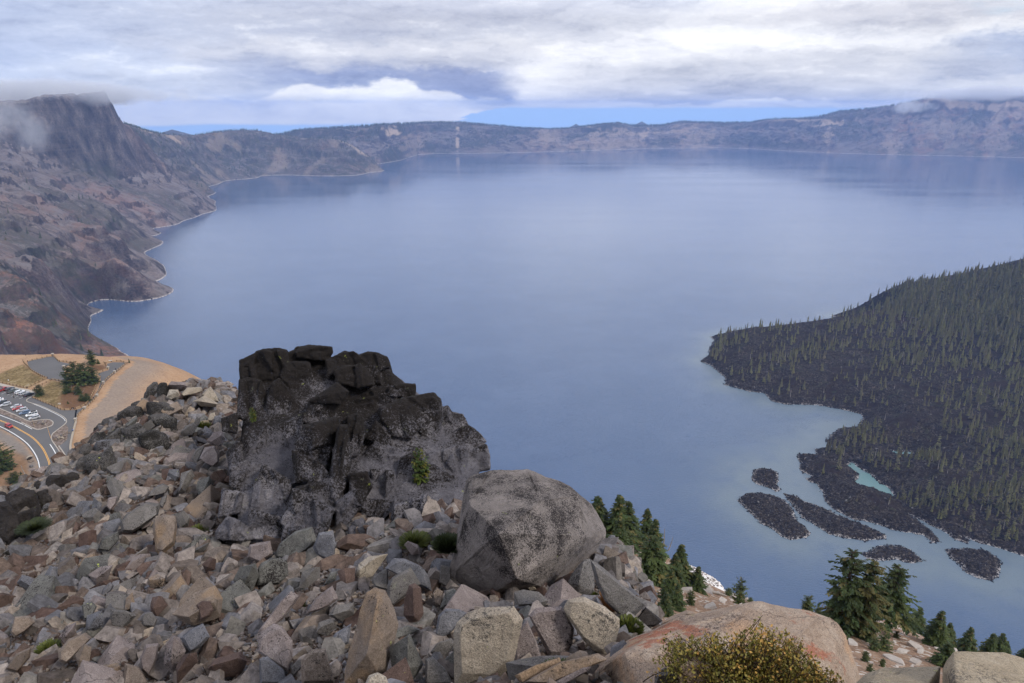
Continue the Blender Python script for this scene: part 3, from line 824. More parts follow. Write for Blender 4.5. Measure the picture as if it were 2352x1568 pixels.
def forest(name, pts, label, mat, wlo=0.15, whi=0.24, seed=1):
    """pts: x, y, z, h rows"""
    rs = np.random.RandomState(seed); P = np.asarray(pts, float); N = len(P); n = 5; m = 3
    ang = (np.arange(n) / n * 6.283)[None, None, :] + rs.uniform(0, 6.28, (N, m, 1))
    jj = np.arange(m)[None, :, None]
    h = P[:, 3][:, None, None]; wv = rs.uniform(wlo, whi, (N, 1, 1))
    r = h * wv * (1 - 0.27 * jj) * rs.uniform(0.55, 1.3, (N, m, n))
    V = np.zeros((N, m, n + 1, 3))
    V[:, :, :n, 0] = P[:, 0][:, None, None] + r * np.cos(ang); V[:, :, :n, 1] = P[:, 1][:, None, None] + r * np.sin(ang)
    V[:, :, :n, 2] = P[:, 2][:, None, None] + h * (0.05 + 0.27 * jj + rs.uniform(-0.06, 0.06, (N, m, n)))
    V[:, :, n, 0] = P[:, 0][:, None]; V[:, :, n, 1] = P[:, 1][:, None]; V[:, :, n, 2] = (P[:, 2][:, None] + h[:, :, 0] * (0.50 + 0.25 * jj[:, :, 0]))
    base = (np.arange(N * m) * (n + 1))[:, None, None]
    fa = np.array([[i, (i + 1) % n, n] for i in range(n)])[None]
    F = (base + fa).reshape(-1, 3)
    tint = np.repeat(rs.rand(N) ** 1.3, m * (n + 1))
    me = mesh_np(name, V.reshape(-1, 3), F, [mat], False, {'tint': tint})
    return stuff(name, me, label)

# ---- woods on the far rim
rs = np.random.RandomState(3)
W = FARW
nA, nR = W['X'].shape
pts = []
ii = rs.randint(0, nA, 90000); jj = rs.randint(0, nR, 90000)
T_ = W['T'][jj]; p = W['forest'][ii, jj] ** 1.6
ok = (rs.rand(90000) < p * 0.62) & (T_ > 0.12) & (T_ < 1.7)
ii, jj = ii[ok], jj[ok]
x = W['X'][ii, jj] + rs.uniform(-6, 6, len(ii)); y = W['Y'][ii, jj] + rs.uniform(-6, 6, len(ii)); z = W['H'][ii, jj]
hh = rs.uniform(14, 30, len(ii)) * np.where(W['T'][jj] > 0.9, 1.15, 0.85)
forest('distant_forest', np.stack([x, y, z - 1, hh], 1), 'dark conifer woods on the far crater rim', M_needle_far, 0.16, 0.26)

# ---- woods on the left wall
N = 60000
az_ = rs.uniform(math.radians(-44), math.radians(-9), N); r_ = np.exp(rs.uniform(math.log(1200), math.log(7600), N))
x = r_ * np.sin(az_); y = r_ * np.cos(az_)
h0 = left_limited(x, y); h1 = left_limited(x + 6, y); h2 = left_limited(x, y + 6)
slope = np.hypot(h1 - h0, h2 - h0) / 6
vegn = fbm(x / 420, y / 420, 4, 15); patch = fbm(x / 110, y / 110, 3, 55)
prob = sstep(vegn, -0.15, 0.3) * sstep(patch, 0.0, 0.2) * 0.5 + 0.9 * sstep(y, 4300, 5200) * sstep(fbm(x / 300, y / 300, 3, 16), -0.25, 0.05) + sstep(y, 4300, 4700) * sstep(h0, 330, 380)
prob *= (1 - sstep(slope, 1.0, 1.6)) * sstep(h0, 8, 25)
prob *= np.where((y > 3200) & (y < 4150) & (h0 > 240), 0.03, 1)
prob *= np.where((y > 3000) & (y < 5000) & (h0 > 540), 0.0, 1)
ok = (rs.rand(N) < prob * np.where(y < 4300, 0.16, 0.8))
forest('hillside_forest', np.stack([x[ok], y[ok], h0[ok] - 2, rs.uniform(13, 27, ok.sum())], 1), 'conifers scattered over the steep crater wall', M_needle_far, 0.14, 0.22, 5)

# ---- trees on the island: the nearest ones are things, the rest one wood
N = 34000
az_ = rs.uniform(math.radians(15), math.radians(41), N); r_ = rs.uniform(900, 2100, N)
x = r_ * np.sin(az_); y = r_ * np.cos(az_)
ok = poly_sd(x, y, isl) > 10
ok &= np.maximum(poly_sd(x, y, lagoon), poly_sd(x, y, pond)) < -12
x, y = x[ok], y[ok]
h0 = island_h(x, y)
pn = fbm(x / 130, y / 100, 4, 41)
prob = 0.07 + 0.30 * sstep(pn, -0.05, 0.22) + 0.55 * sstep(h0, 48, 90)
prob += 0.45 * sstep(h0, 95, 130) 
prob += 0.35 * sstep(-y, -1050, -850) * sstep(x, 650, 760)
big_islet = poly_sd(x, y, [PZ(*B(*q), 0)[:2] for q in ((200, 0), (420, 20), (700, 160), (820, 320), (1150, 450), (1600, 880), (1200, 800), (700, 640), (420, 330), (230, 160))]) > 0
prob = np.where(big_islet, 0.01, prob)
prob *= 1 - 0.8 * sstep(h0, 215, 265)
lavaflow = sstep(fbm(x / 200 + 3, y / 160, 3, 47), 0.05, 0.25) * (h0 < 60)
prob *= 1 - 0.85 * lavaflow
ok = rs.rand(len(x)) < prob * 0.85
x, y, h0 = x[ok], y[ok], h0[ok]
hh = rs.uniform(12, 21, len(x)) * (1 + 0.6 * sstep(h0, 45, 100)) * rs.uniform(0.5, 1.4, len(x))
order = np.argsort(-(hh / np.hypot(x, y)))
# extra individual trees seen on the skyline tip
NI = 215
ISLAND_TREES = [(x[i], y[i], h0[i] - 0.5, hh[i]) for i in order[:NI]]
rest = order[NI:]
sn = rs.rand(len(rest)) < 0.07
forest('island_forest', np.stack([x[rest], y[rest], h0[rest] - 0.6, hh[rest]], 1)[~sn], 'sparse conifers over the dark lava island', M_needle_olive, 0.12, 0.20, 9)
S_ = Soup()
for i in rest[sn]:
    zz_ = np.linspace(0, 1, 3)
    tube(S_, np.stack([x[i] + zz_ * rs.uniform(-1, 1), y[i] + zz_ * 0.3, h0[i] - 0.5 + zz_ * hh[i] * 0.8], 1), 0.45 * (1 - zz_) + 0.12, 4)
stuff('dead_wood', S_.mesh('dead_wood', [M_dead]), 'bleached dead trunks standing among the island conifers')

def near_pt(name, x, y, named):
    return min(named, key=lambda q: math.hypot(q[1] - x, q[2] - y))[0]
marks = [('the turquoise lagoon', *PZ(*B(950, 290), 0)[:2]), ('the small pale pond', *PZ(*Q6(1550, 1280), 0)[:2]), ('the northern tip of the island', *PZ(1640, 790, 0)[:2]),
         ('the pointed rubble cape', *PZ(1620, 829, 0)[:2]), ('the inner cove of the island', *PZ(1975, 955, 0)[:2]), ('the narrow channel mouth', *PZ(2130, 1210, 0)[:2]),
         ('the island shore facing the last islet', *PZ(2240, 1245, 0)[:2]), ('the bare crest of the cone', *PY(2330, 640, 1440)[:2]), ('the foot of the wooded cone', *PZ(2200, 850, 40)[:2]),
         ('the rippled lava field', *PZ(2150, 1000, 20)[:2]), ('the island woods at the picture edge', *PZ(2330, 1120, 20)[:2])]
for i, (x_, y_, z_, h_) in enumerate(ISLAND_TREES):
    near = near_pt('', x_, y_, marks)
    size = 'small' if h_ < 16 else 'mid-sized' if h_ < 20 else 'tall'
    shape = ['narrow', 'bushy', 'spindly', 'ragged'][i % 4]
    lab = '%s %s olive conifer on dark lava near %s' % (size, shape, near)
    place_tree('island_conifer', FARFIR[i % 4], (x_, y_, z_), h_, lab, 'conifer', '%s %s conifers near %s' % (size, shape, near), rs.uniform(0, 6), rs.uniform(0.8, 1.25))
# ================================================================== the overlook, road and parking below
PZ0 = 423.0
def Z1(x, y): return (.11296 * x, 808.8 + .11296 * y)
def Z2(x, y): return (147.6 + .11296 * x, 808.8 + .11296 * y)
def Z3(x, y): return (.11296 * x, 968.3 + .11296 * y)
def gp(fn, pts, z=PZ0): return [PZ(*fn(*q), z)[:2] for q in pts]

edge = [(-900, 300), (-700, 372), (-420, 374)] + [PZ(u, v, PZ0)[:2] for u, v in ((0, 817), (60, 816), (118, 815), (165, 818), (215, 822), (262, 820), (292, 831), (268, 852), (240, 877), (225, 906), (198, 936), (179, 955), (175, 985), (167, 1027), (176, 1068))] + [(-165, 215), (-150, 170), (-900, 160)]
def cfn(x, y):
    d = np.maximum(-poly_sd(x, y, edge), 0)
    w_ = 0.30 + 0.36 * sstep(d, 4, 60)
    far_ = sstep(y, 385, 420)
    return 423.0 - d * w_ * (1 + 0.4 * far_) + 1.2 * fbm(x / 60, y / 60, 3, 12) * sstep(d, 3, 30)
pave = [gp(Z1, ((555, 190), (700, 150), (820, 130), (940, 100), (1075, 80), (1110, 110), (1190, 185), (1440, 235), (1330, 300), (1290, 330), (1330, 460), (1360, 610), (1060, 560), (970, 540), (860, 480), (750, 430), (640, 350), (570, 260))),
        gp(Z2, ((860, 235), (1000, 200), (1200, 205), (1260, 235), (1100, 370), (960, 480), (830, 600), (780, 680), (700, 820), (640, 900), (560, 1000), (420, 1110), (320, 1200), (220, 1170), (330, 1140), (430, 1085), (520, 1000), (600, 900), (690, 760), (740, 600), (735, 520), (680, 430), (740, 410), (900, 360), (910, 330)))]
roadp = gp(Z1, ((-500, 480), (0, 680), (300, 740), (640, 790), (715, 870), (650, 915), (850, 1000), (1050, 1085), (1250, 1175), (1450, 1175), (1568, 1165))) + gp(Z2, ((230, 1165), (325, 1190), (262, 1290), (228, 1370), (205, 1568))) \
    + gp(Z3, ((1512, 150), (1450, 420), (1440, 540), (1462, 640), (1514, 800), (1552, 950), (1566, 1100), (1560, 1400), (1000, 1500), (780, 1400), (785, 1200), (795, 1000), (765, 830), (690, 670), (550, 480), (370, 330), (190, 225), (0, 125), (-500, -90)))
pave.append(roadp)
med1 = gp(Z1, ((-500, 930), (0, 1150), (300, 1275), (560, 1395), (690, 1397), (850, 1375), (990, 1375), (1055, 1403), (1072, 1440), (1040, 1492))) + gp(Z3, ((900, 125), (800, 152), (720, 143), (560, 70), (430, 0), (250, -75), (0, -165), (-500, -350)))
med2 = gp(Z3, ((1350, 65), (1388, 130), (1370, 350), (1290, 430), (1195, 492), (1300, 640), (1375, 800), (1420, 1000), (1440, 1300), (1370, 1300), (1345, 1000), (1325, 850), (1290, 750), (1200, 585), (1125, 480), (1060, 385), (1050, 300), (1085, 240), (1200, 150), (1325, 62)))
grass1 = gp(Z1, ((-300, 560), (0, 430), (450, 250), (560, 285), (740, 450), (960, 530), (600, 715), (540, 735), (0, 615), (-300, 570)))
grass2 = gp(Z1, ((1040, 570), (1360, 620), (1380, 760), (1220, 900), (1180, 1100), (1100, 1110), (680, 920), (740, 800), (900, 680)))
soil1 = gp(Z2, ((-150, 700), (500, 700), (690, 600), (560, 950), (430, 1070), (200, 1140), (-30, 1150), (-150, 1000)))
soil2 = gp(Z2, ((540, 270), (800, 250), (870, 330), (650, 400), (560, 400)))
gravel = gp(Z3, ((-500, -60), (0, 150), (200, 250), (400, 360), (700, 700), (780, 900), (770, 1400), (600, 1300), (560, 800), (300, 620), (0, 420), (-500, 300)))
brown = gp(Z3, ((0, 620), (300, 620), (560, 700), (560, 1300), (-300, 1400), (-300, 700)))
xs = np.r_[np.linspace(-1100, -445, 40), np.arange(-440, -50, 1.15), np.linspace(-46, 420, 90)]; ys = np.r_[np.linspace(60, 182, 30), np.arange(185, 560, 1.15), np.linspace(565, 1150, 90)]
X, Y = np.meshgrid(xs, ys, indexing='ij')
H = np.maximum(cfn(X, Y), -20)
nearflat = sstep(H, 419.5, 422.2)
inp = np.full(X.shape, -99.0)
for P in pave: inp = np.maximum(inp, poly_sd(X, Y, P))
flatm = nearflat * sstep(inp, -9, -1)
H = H * (1 - flatm) + 423.0 * flatm
H = H + (1 - flatm) * (0.5 * fbm(X / 9, Y / 9, 4, 3) + 0.12 * fbm(X / 2.2, Y / 2.2, 3, 4))
H = np.where(inp > -2.0, np.minimum(H, 422.97), H); H = np.where(inp > 0.0, 422.80, H)
def msk(P, s=1.5): return sstep(poly_sd(X, Y, P) + 1.2 * fbm(X / 4, Y / 4, 3, 8), -s, s)
gr = np.maximum(msk(grass1), msk(grass2)); so = np.maximum.reduce([msk(soil1), msk(soil2), 0.6 * msk(brown)]); ga = msk(gravel)
fl = gp(Z2, ((1290, 215), (1050, 400), (800, 620), (670, 880), (420, 1140), (260, 1280), (230, 1380), (210, 1568)))
flx = np.full(X.shape, 1e9)
for (ax, ay), (bx, by) in zip(fl[:-1], fl[1:]):
    t_ = np.clip(((X - ax) * (bx - ax) + (Y - ay) * (by - ay)) / ((bx - ax) ** 2 + (by - ay) ** 2), 0, 1)
    flx = np.minimum(flx, np.hypot(X - ax - t_ * (bx - ax), Y - ay - t_ * (by - ay)))
ga = np.maximum(ga, 0.75 * (1 - sstep(flx, 8, 24)) * (H < 422.6))

def f(k):
    p = k.coord()
    n = k.noise(p, 0.12, 6, 0.65); n2 = k.noise(p, 0.9, 5, 0.7); v = k.voro(p, 0.55)
    base = k.ramp(k.math('ADD', k.math('MULTIPLY', n, 0.5), k.math('MULTIPLY', n2, 0.5)), [(0.3, (0.25, 0.15, 0.085)), (0.5, (0.37, 0.235, 0.14)), (0.7, (0.45, 0.31, 0.20))])
    tuft = k.math('MULTIPLY', k.step(v, 0.10, 0.30, 1.0, 0.0), k.step(n, 0.40, 0.60))
    base = k.mix(k.math('MULTIPLY', tuft, 0.75), base, (0.13, 0.085, 0.04))
    gravel_c = k.mix(n2, (0.13, 0.11, 0.095), (0.30, 0.26, 0.225))
    base = k.mix(k.attr('gravel'), base, gravel_c)
    soil_c = k.mix(n2, (0.085, 0.045, 0.028), (0.21, 0.12, 0.065))
    base = k.mix(k.attr('soil'), base, soil_c)
    grass_c = k.ramp(k.math('ADD', k.math('MULTIPLY', n, 0.4), k.math('MULTIPLY', n2, 0.6)), [(0.34, (0.07, 0.055, 0.028)), (0.48, (0.17, 0.12, 0.055)), (0.56, (0.27, 0.20, 0.10)), (0.68, (0.33, 0.29, 0.22))])
    base = k.mix(k.attr('grass'), base, grass_c)
    return {'Base Color': base, 'Normal': k.bump(n2, 0.5, 0.5)}
M_pumice = material('pumice_ground', f, 0.95, 0.1)
me = mesh_np('plateau', np.stack([X.ravel(), Y.ravel(), H.ravel()], 1), grid_faces(len(xs), len(ys)), [M_pumice], True, {'grass': gr.ravel(), 'soil': so.ravel(), 'gravel': ga.ravel()})
structure('ground', me, 'tan pumice shoulder around the overlook')

def f(k):
    p = k.coord(); n = k.noise(p, 0.08, 5, 0.6); n2 = k.noise(p, 3.0, 4, 0.7)
    c = k.mix(k.math('ADD', k.math('MULTIPLY', n, 0.6), k.math('MULTIPLY', n2, 0.4)), (0.085, 0.082, 0.082), (0.165, 0.16, 0.158))
    return c
M_asphalt = material('worn_asphalt', f, 0.9, 0.2)
M_white = flat('white_road_paint', (0.72, 0.72, 0.70), 0.7, 0.2)
M_yellow = flat('orange_road_paint', (0.72, 0.38, 0.09), 0.7, 0.2)
M_conc = flat('pale_concrete', (0.40, 0.36, 0.31), 0.9, 0.15, var=0.2)
M_log = flat('log_rail', (0.36, 0.25, 0.145), 0.9, 0.1, var=0.35)
M_post = flat('dark_log', (0.085, 0.052, 0.034), 0.9, 0.1, var=0.4)
M_stone = flat('masonry', (0.36, 0.31, 0.25), 0.95, 0.1, var=0.4)

def polysheet(name, P, z, mat, thick=0.0):
    bm = bmesh.new()
    vs = [bm.verts.new((x, y, z)) for x, y in P]
    fc = bm.faces.new(vs)
    if fc.normal.z < 0: bmesh.ops.reverse_faces(bm, faces=[fc])
    if thick:
        r = bmesh.ops.extrude_face_region(bm, geom=[fc])
        bmesh.ops.translate(bm, verts=[v for v in r['geom'] if isinstance(v, bmesh.types.BMVert)], vec=(0, 0, thick))
    bmesh.ops.triangulate(bm, faces=bm.faces[:])
    bmesh.ops.recalc_face_normals(bm, faces=bm.faces[:])
    me = bpy.data.meshes.new(name); bm.to_mesh(me); bm.free(); me.materials.append(mat)
    return me
def smoothline(P, n=6):
    P = np.array(P, float)[:, :2]; out = []
    for i in range(len(P) - 1):
        p0 = P[max(i - 1, 0)]; p1 = P[i]; p2 = P[i + 1]; p3 = P[min(i + 2, len(P) - 1)]
        for j in range(n):
            t = j / n
            out.append(0.5 * ((2 * p1) + (-p0 + p2) * t + (2 * p0 - 5 * p1 + 4 * p2 - p3) * t * t + (-p0 + 3 * p1 - 3 * p2 + p3) * t ** 3))
    out.append(P[-1]); return np.array(out)
def ribbon(soup, L_, wd, z, off=0.0, h=0.0):
    L_ = np.asarray(L_); d = np.gradient(L_, axis=0); d /= np.linalg.norm(d, axis=1)[:, None] + 1e-9
    nn = np.stack([-d[:, 1], d[:, 0]], 1); m = len(L_)
    a = L_ + nn * (off - wd / 2); b = L_ + nn * (off + wd / 2)
    zz_ = np.full(m, z) if np.isscalar(z) else np.asarray(z)
    if not h:
        V = np.concatenate([np.c_[a, zz_], np.c_[b, zz_]])
        soup.add(V, [[i, i + 1, m + i + 1, m + i] for i in range(m - 1)][::1])
    else:
        V = np.concatenate([np.c_[a, zz_], np.c_[b, zz_], np.c_[b, zz_ + h], np.c_[a, zz_ + h]])
        F = []
        for i in range(m - 1):
            for q in range(4):
                r = (q + 1) % 4
                F.append([q * m + i, q * m + i + 1, r * m + i + 1, r * m + i])
        F += [[0, m, 2 * m, 3 * m], [m - 1, 4 * m - 1, 3 * m - 1, 2 * m - 1]]
        soup.add(V, F)

structure('road', polysheet('road', roadp, PZ0 - 0.02, M_asphalt))
for P in pave[:2]: structure('path', polysheet('path', P, PZ0 - 0.028 if P is pave[0] else PZ0 - 0.036, M_asphalt))
walk = gp(Z1, ((-500, 440), (0, 628), (250, 692), (420, 732), (560, 752), (640, 782), (700, 790), (728, 865), (672, 900), (640, 850), (600, 800), (450, 765), (200, 722), (0, 680), (-500, 495)))
structure('pavement', polysheet('pavement', walk, PZ0 - 0.1, M_conc, 0.22))
M_med = None
def f(k):
    p = k.coord(); v = k.xyz(k.voro(p, 1.6, out='Color'))[0]; n = k.noise(p, 0.5, 5, 0.6)
    return k.mix(k.math('MULTIPLY', v, n), (0.10, 0.075, 0.06), (0.42, 0.34, 0.29))
M_med = material('median_rubble', f, 0.95, 0.1)
structure('kerb_island', polysheet('kerb_island', med1, PZ0 - 0.1, M_med, 0.2))
structure('kerb_island', polysheet('kerb_island', med2, PZ0 - 0.1, M_med, 0.2))
k1 = Soup()
kl = gp(Z1, ((650, 905), (560, 950), (545, 980), (570, 1010), (800, 1080), (1000, 1165), (1200, 1260), (1310, 1330), (1352, 1390), (1330, 1450))) + gp(Z3, ((1190, 150), (1080, 235), (1045, 310), (1060, 385), (1130, 485), (1200, 590), (1290, 755), (1328, 855), (1345, 1000), (1352, 1200)))
ribbon(k1, smoothline(kl), 0.35, PZ0 - 0.1, 0.0, 0.25)
ribbon(k1, smoothline(gp(Z1, ((-500, 930), (0, 1148), (300, 1272), (560, 1392), (690, 1394), (850, 1372), (990, 1372), (1062, 1403), (1080, 1440), (1045, 1495))) + gp(Z3, ((900, 130), (800, 158), (720, 150), (560, 76), (430, 10)))), 0.4, PZ0 - 0.1, 0.0, 0.27)
ribbon(k1, smoothline(gp(Z3, ((1195, 495), (1300, 640), (1375, 800), (1420, 1000), (1440, 1250)))), 0.4, PZ0 - 0.1, 0.0, 0.26)
structure('kerb', k1.mesh('kerb', [M_conc]))
wm = Soup()
wl = smoothline(gp(Z3, ((-500, -130), (0, 95), (200, 195), (400, 320), (560, 450), (680, 600), (760, 750), (800, 900), (812, 1050), (805, 1280))))
ribbon(wm, wl, 0.34, PZ0 - 0.012)
ribbon(wm, smoothline(gp(Z3, ((1015, 455), (1090, 570), (1150, 690), (1195, 850), (1215, 1000), (1218, 1200)))), 0.32, PZ0 - 0.012)
ribbon(wm, smoothline(gp(Z1, ((-500, 1060), (0, 1275), (230, 1365), (480, 1470)))), 0.3, PZ0 - 0.012)
ribbon(wm, smoothline(gp(Z1, ((500, 1480), (650, 1560)))), 0.3, PZ0 - 0.012)
ribbon(wm, smoothline(gp(Z1, ((600, 1018), (800, 1096), (1000, 1183), (1190, 1278), (1290, 1345), (1325, 1395)))), 0.25, PZ0 - 0.012)
for q in (((30, 850), (110, 810)), ((150, 870), (230, 830)), ((230, 890), (310, 860)), ((300, 915), (400, 875)), ((390, 945), (490, 905))):
    ribbon(wm, np.array(gp(Z1, q)), 0.16, PZ0 - 0.012)
structure('road_marking', wm.mesh('road_marking', [M_white]))
ym = Soup()
yl = smoothline(gp(Z3, ((-500, -230), (0, -27), (150, 27), (270, 90), (450, 190), (620, 290), (760, 410), (880, 560), (960, 720), (1005, 850), (1020, 1000), (1022, 1200))))
ribbon(ym, yl, 0.22, PZ0 - 0.012, 0.2); ribbon(ym, yl, 0.22, PZ0 - 0.012, -0.2)
structure('road_marking', ym.mesh('road_marking', [M_yellow]))

# ---- log fences, stone piers, wall
def groundz(x, y): 
    return PZ0
def box(soup, c, sx, sy, sz, rz=0.0, t=0.0):
    V = np.array([(a * sx / 2, b * sy / 2, d * sz) for a in (-1, 1) for b in (-1, 1) for d in (0, 1)], float)
    cs, sn_ = math.cos(rz), math.sin(rz)
    V = np.stack([V[:, 0] * cs - V[:, 1] * sn_ + c[0], V[:, 0] * sn_ + V[:, 1] * cs + c[1], V[:, 2] + c[2]], 1)
    soup.add(V, [[0, 1, 3, 2], [4, 6, 7, 5], [0, 4, 5, 1], [2, 3, 7, 6], [0, 2, 6, 4], [1, 5, 7, 3]], t)
post_s = Soup(); zz_ = np.array([0, 0.1, 1.05, 1.12]); tube(post_s, np.stack([0 * zz_, 0 * zz_, zz_], 1), [0.19, 0.17, 0.16, 0.02], 8)
POST = post_s.mesh('post', [M_post], True)
def fence(pts, label, step=2.6):
    P = np.array(pts, float); seg = np.hypot(*np.diff(P, axis=0).T); Lc = np.r_[0, np.cumsum(seg)]
    n = max(1, int(round(Lc[-1] / step)))
    ss = np.linspace(0, Lc[-1], n + 1)
    X_ = np.interp(ss, Lc, P[:, 0]); Y_ = np.interp(ss, Lc, P[:, 1])
    t = thing('log_fence', label, 'fence', (X_[0], Y_[0], PZ0 - 0.15), 'log fences of the overlook')
    for x_, y_ in zip(X_, Y_):
        o = link('post', POST, t); o.location = (x_ - X_[0], y_ - Y_[0], 0)
    for zr_ in (0.42, 0.85):
        s = Soup()
        for i in range(n):
            a = np.array([X_[i] - X_[0], Y_[i] - Y_[0], zr_]); b = np.array([X_[i + 1] - X_[0], Y_[i + 1] - Y_[0], zr_ + 0.02])
            tube(s, [a, (a + b) / 2 + np.array([0, 0, 0.015]), b], [0.10, 0.115, 0.10], 6)
        link('rail', s.mesh('rail', [M_log], True), t)
    return t
fence(gp(Z1, ((470, 180), (500, 230), (570, 290), (640, 370), (740, 430), (860, 490), (965, 530))), 'log fence along the left side of the paved overlook, above the grass')
fence(gp(Z1, ((560, 190), (700, 150), (820, 130), (940, 100), (1060, 78))), 'log fence on the far left edge of the paved overlook')
fence(gp(Z1, ((1085, 75), (1120, 110), (1190, 185), (1310, 195), (1440, 215), (1530, 210))), 'log fence on the far right edge of the large paved overlook')
fence(gp(Z1, ((960, 525), (850, 575), (740, 630), (560, 728))), 'upper log fence beside the steps from the parking')
fence(gp(Z1, ((1020, 575), (900, 640), (790, 695), (700, 745))), 'lower log fence beside the steps from the parking')
fence(gp(Z1, ((1045, 560), (1150, 572), (1240, 590), (1350, 605))), 'short log fence between overlook and dry grass, left of the pines')
fence(gp(Z1, ((-200, 570), (0, 622), (140, 645), (300, 680), (450, 710), (545, 735))), 'low log fence behind the sidewalk of the upper parking row')
fence(gp(Z1, ((660, 930), (740, 955), (850, 1010), (1050, 1085), (1130, 1120), (1270, 1178), (1430, 1172))), 'log fence curving round the grass bank beside the parking kerb')
fence(gp(Z2, ((230, 1155), (340, 1118), (430, 1068), (510, 985), (545, 920), (580, 840), (625, 740), (680, 620), (738, 500))), 'log fence on the pine side of the narrow path')
fence(gp(Z2, ((1280, 222), (1210, 275), (1150, 325), (1065, 392))), 'farthest log fence run on the lake side of the path')
fence(gp(Z2, ((1005, 430), (950, 480), (880, 535), (820, 600))), 'log fence run on the slope edge between the two upper stone piers')
fence(gp(Z2, ((785, 650), (750, 720), (710, 800), (680, 865))), 'log fence run between the middle stone piers above the tan slope')
fence(gp(Z2, ((645, 920), (570, 1010), (510, 1075), (440, 1130))), 'log fence run between the two lower stone piers above the tan slope')
fence(gp(Z2, ((395, 1175), (330, 1235), (268, 1290), (258, 1370))), 'nearest log fence run ending at the stone wall')
fence(gp(Z2, ((850, 225), (980, 192), (1120, 180), (1200, 200), (1262, 228))), 'log fence round the small far viewpoint over the lake')
fence(gp(Z2, ((812, 210), (840, 255), (875, 310))), 'short dark log fence left of the small viewpoint')
fence(gp(Z2, ((880, 350), (800, 385), (740, 405), (670, 425))), 'log fence below the bare red soil beside the pines')

def pier(x, y, label):
    t = thing('stone_pier', label, 'stone pier', (x, y, PZ0 - 0.15), 'stone piers of the path fence')
    s = Soup(); rs_ = np.random.RandomState(int(abs(x) * 10) % 1000)
    for lv in range(4):
        box(s, (rs_.uniform(-.04, .04), rs_.uniform(-.04, .04), lv * 0.30), 0.95 + rs_.uniform(-.08, .08), 0.95 + rs_.uniform(-.08, .08), 0.31, rs_.uniform(-.1, .1))
    link('shaft', s.mesh('shaft', [M_stone]), t)
    s = Soup(); box(s, (0, 0, 1.2), 1.25, 1.25, 0.18); link('cap', s.mesh('cap', [M_conc]), t)
for (q, lab) in (((1030, 415), 'stone pier by the walker on the path'), ((802, 632), 'stone pier between the fence runs, beside the large pines'), ((670, 895), 'stone pier beside the person leaning on the fence'),
                 ((418, 1155), 'stone pier nearest the brown sign board'), ((232, 1388), 'dark stone pier where the low stone wall begins'), ((892, 332), 'pale-capped stone pier at the red soil bed')):
    pier(*gp(Z2, (q,))[0], lab)
pier(*gp(Z1, ((1075, 62),))[0], 'stone pier at the far corner of the large overlook')
pier(*gp(Z1, ((1300, 310),))[0], 'white-topped stone pier where the overlook meets the pines')
wl = smoothline(gp(Z3, ((1548, 0), (1500, 180), (1452, 400), (1434, 540), (1462, 650), (1510, 800), (1540, 950), (1560, 1150))), 10)
s = Soup(); rs = np.random.RandomState(4)
for i in range(len(wl) - 1):
    a, b = wl[i], wl[i + 1]; c = (a + b) / 2; d = b - a; ln = np.hypot(*d)
    box(s, (c[0], c[1], PZ0 - 0.2), ln * 0.97, 0.75 + rs.uniform(-.08, .08), 0.72 + rs.uniform(-.06, .08), math.atan2(d[1], d[0]), rs.rand())
t = thing('stone_wall', 'long low stone wall along the outer edge of the path above the tan slope', 'wall', (0, 0, 0))
link('masonry', s.mesh('masonry', [M_stone]), t)

# ---- vehicles
M_tyre = flat('tyre_rubber', (0.02, 0.02, 0.02), 0.8); M_rim = flat('wheel_rim', (0.35, 0.35, 0.36), 0.3, 0.5, 0.7)
M_glass = flat('car_glass', (0.03, 0.045, 0.06), 0.08, 0.6); M_lamp = flat('head_lamp', (0.75, 0.75, 0.72), 0.2, 0.6); M_tail = flat('tail_lamp', (0.4, 0.02, 0.02), 0.3, 0.5)
M_trim = flat('black_trim', (0.025, 0.025, 0.027), 0.6)
PAINT = {}
def paint(name, c, rough=0.28):
    if name not in PAINT: PAINT[name] = flat('paint_' + name, c, rough, 0.6, 0.1, 0.04)
    return PAINT[name]

def loft(soup, secs):
    """secs: list of (x, halfwidth, zlow, zhigh, shoulder) rings of 8 points"""
    rings = []
    for x, hw, zl, zh, ins in secs:
        rings.append([(x, -hw * .92, zl), (x, -hw, zl + 0.12), (x, -hw, zh - 0.16), (x, -hw * (1 - ins), zh), (x, hw * (1 - ins), zh), (x, hw, zh - 0.16), (x, hw, zl + 0.12), (x, hw * .92, zl)])
    V = np.array(rings).reshape(-1, 3); n = 8; m = len(secs)
    F = [[i * n + j, i * n + (j + 1) % n, (i + 1) * n + (j + 1) % n, (i + 1) * n + j] for i in range(m - 1) for j in range(n)]
    F += [[0, 1, 2, 3], [0, 3, 4, 7], [4, 5, 6, 7]]
    e = (m - 1) * n
    F += [[e + 3, e + 2, e + 1, e], [e + 7, e + 4, e + 3, e], [e + 7, e + 6, e + 5, e + 4]]
    soup.add(V, F)
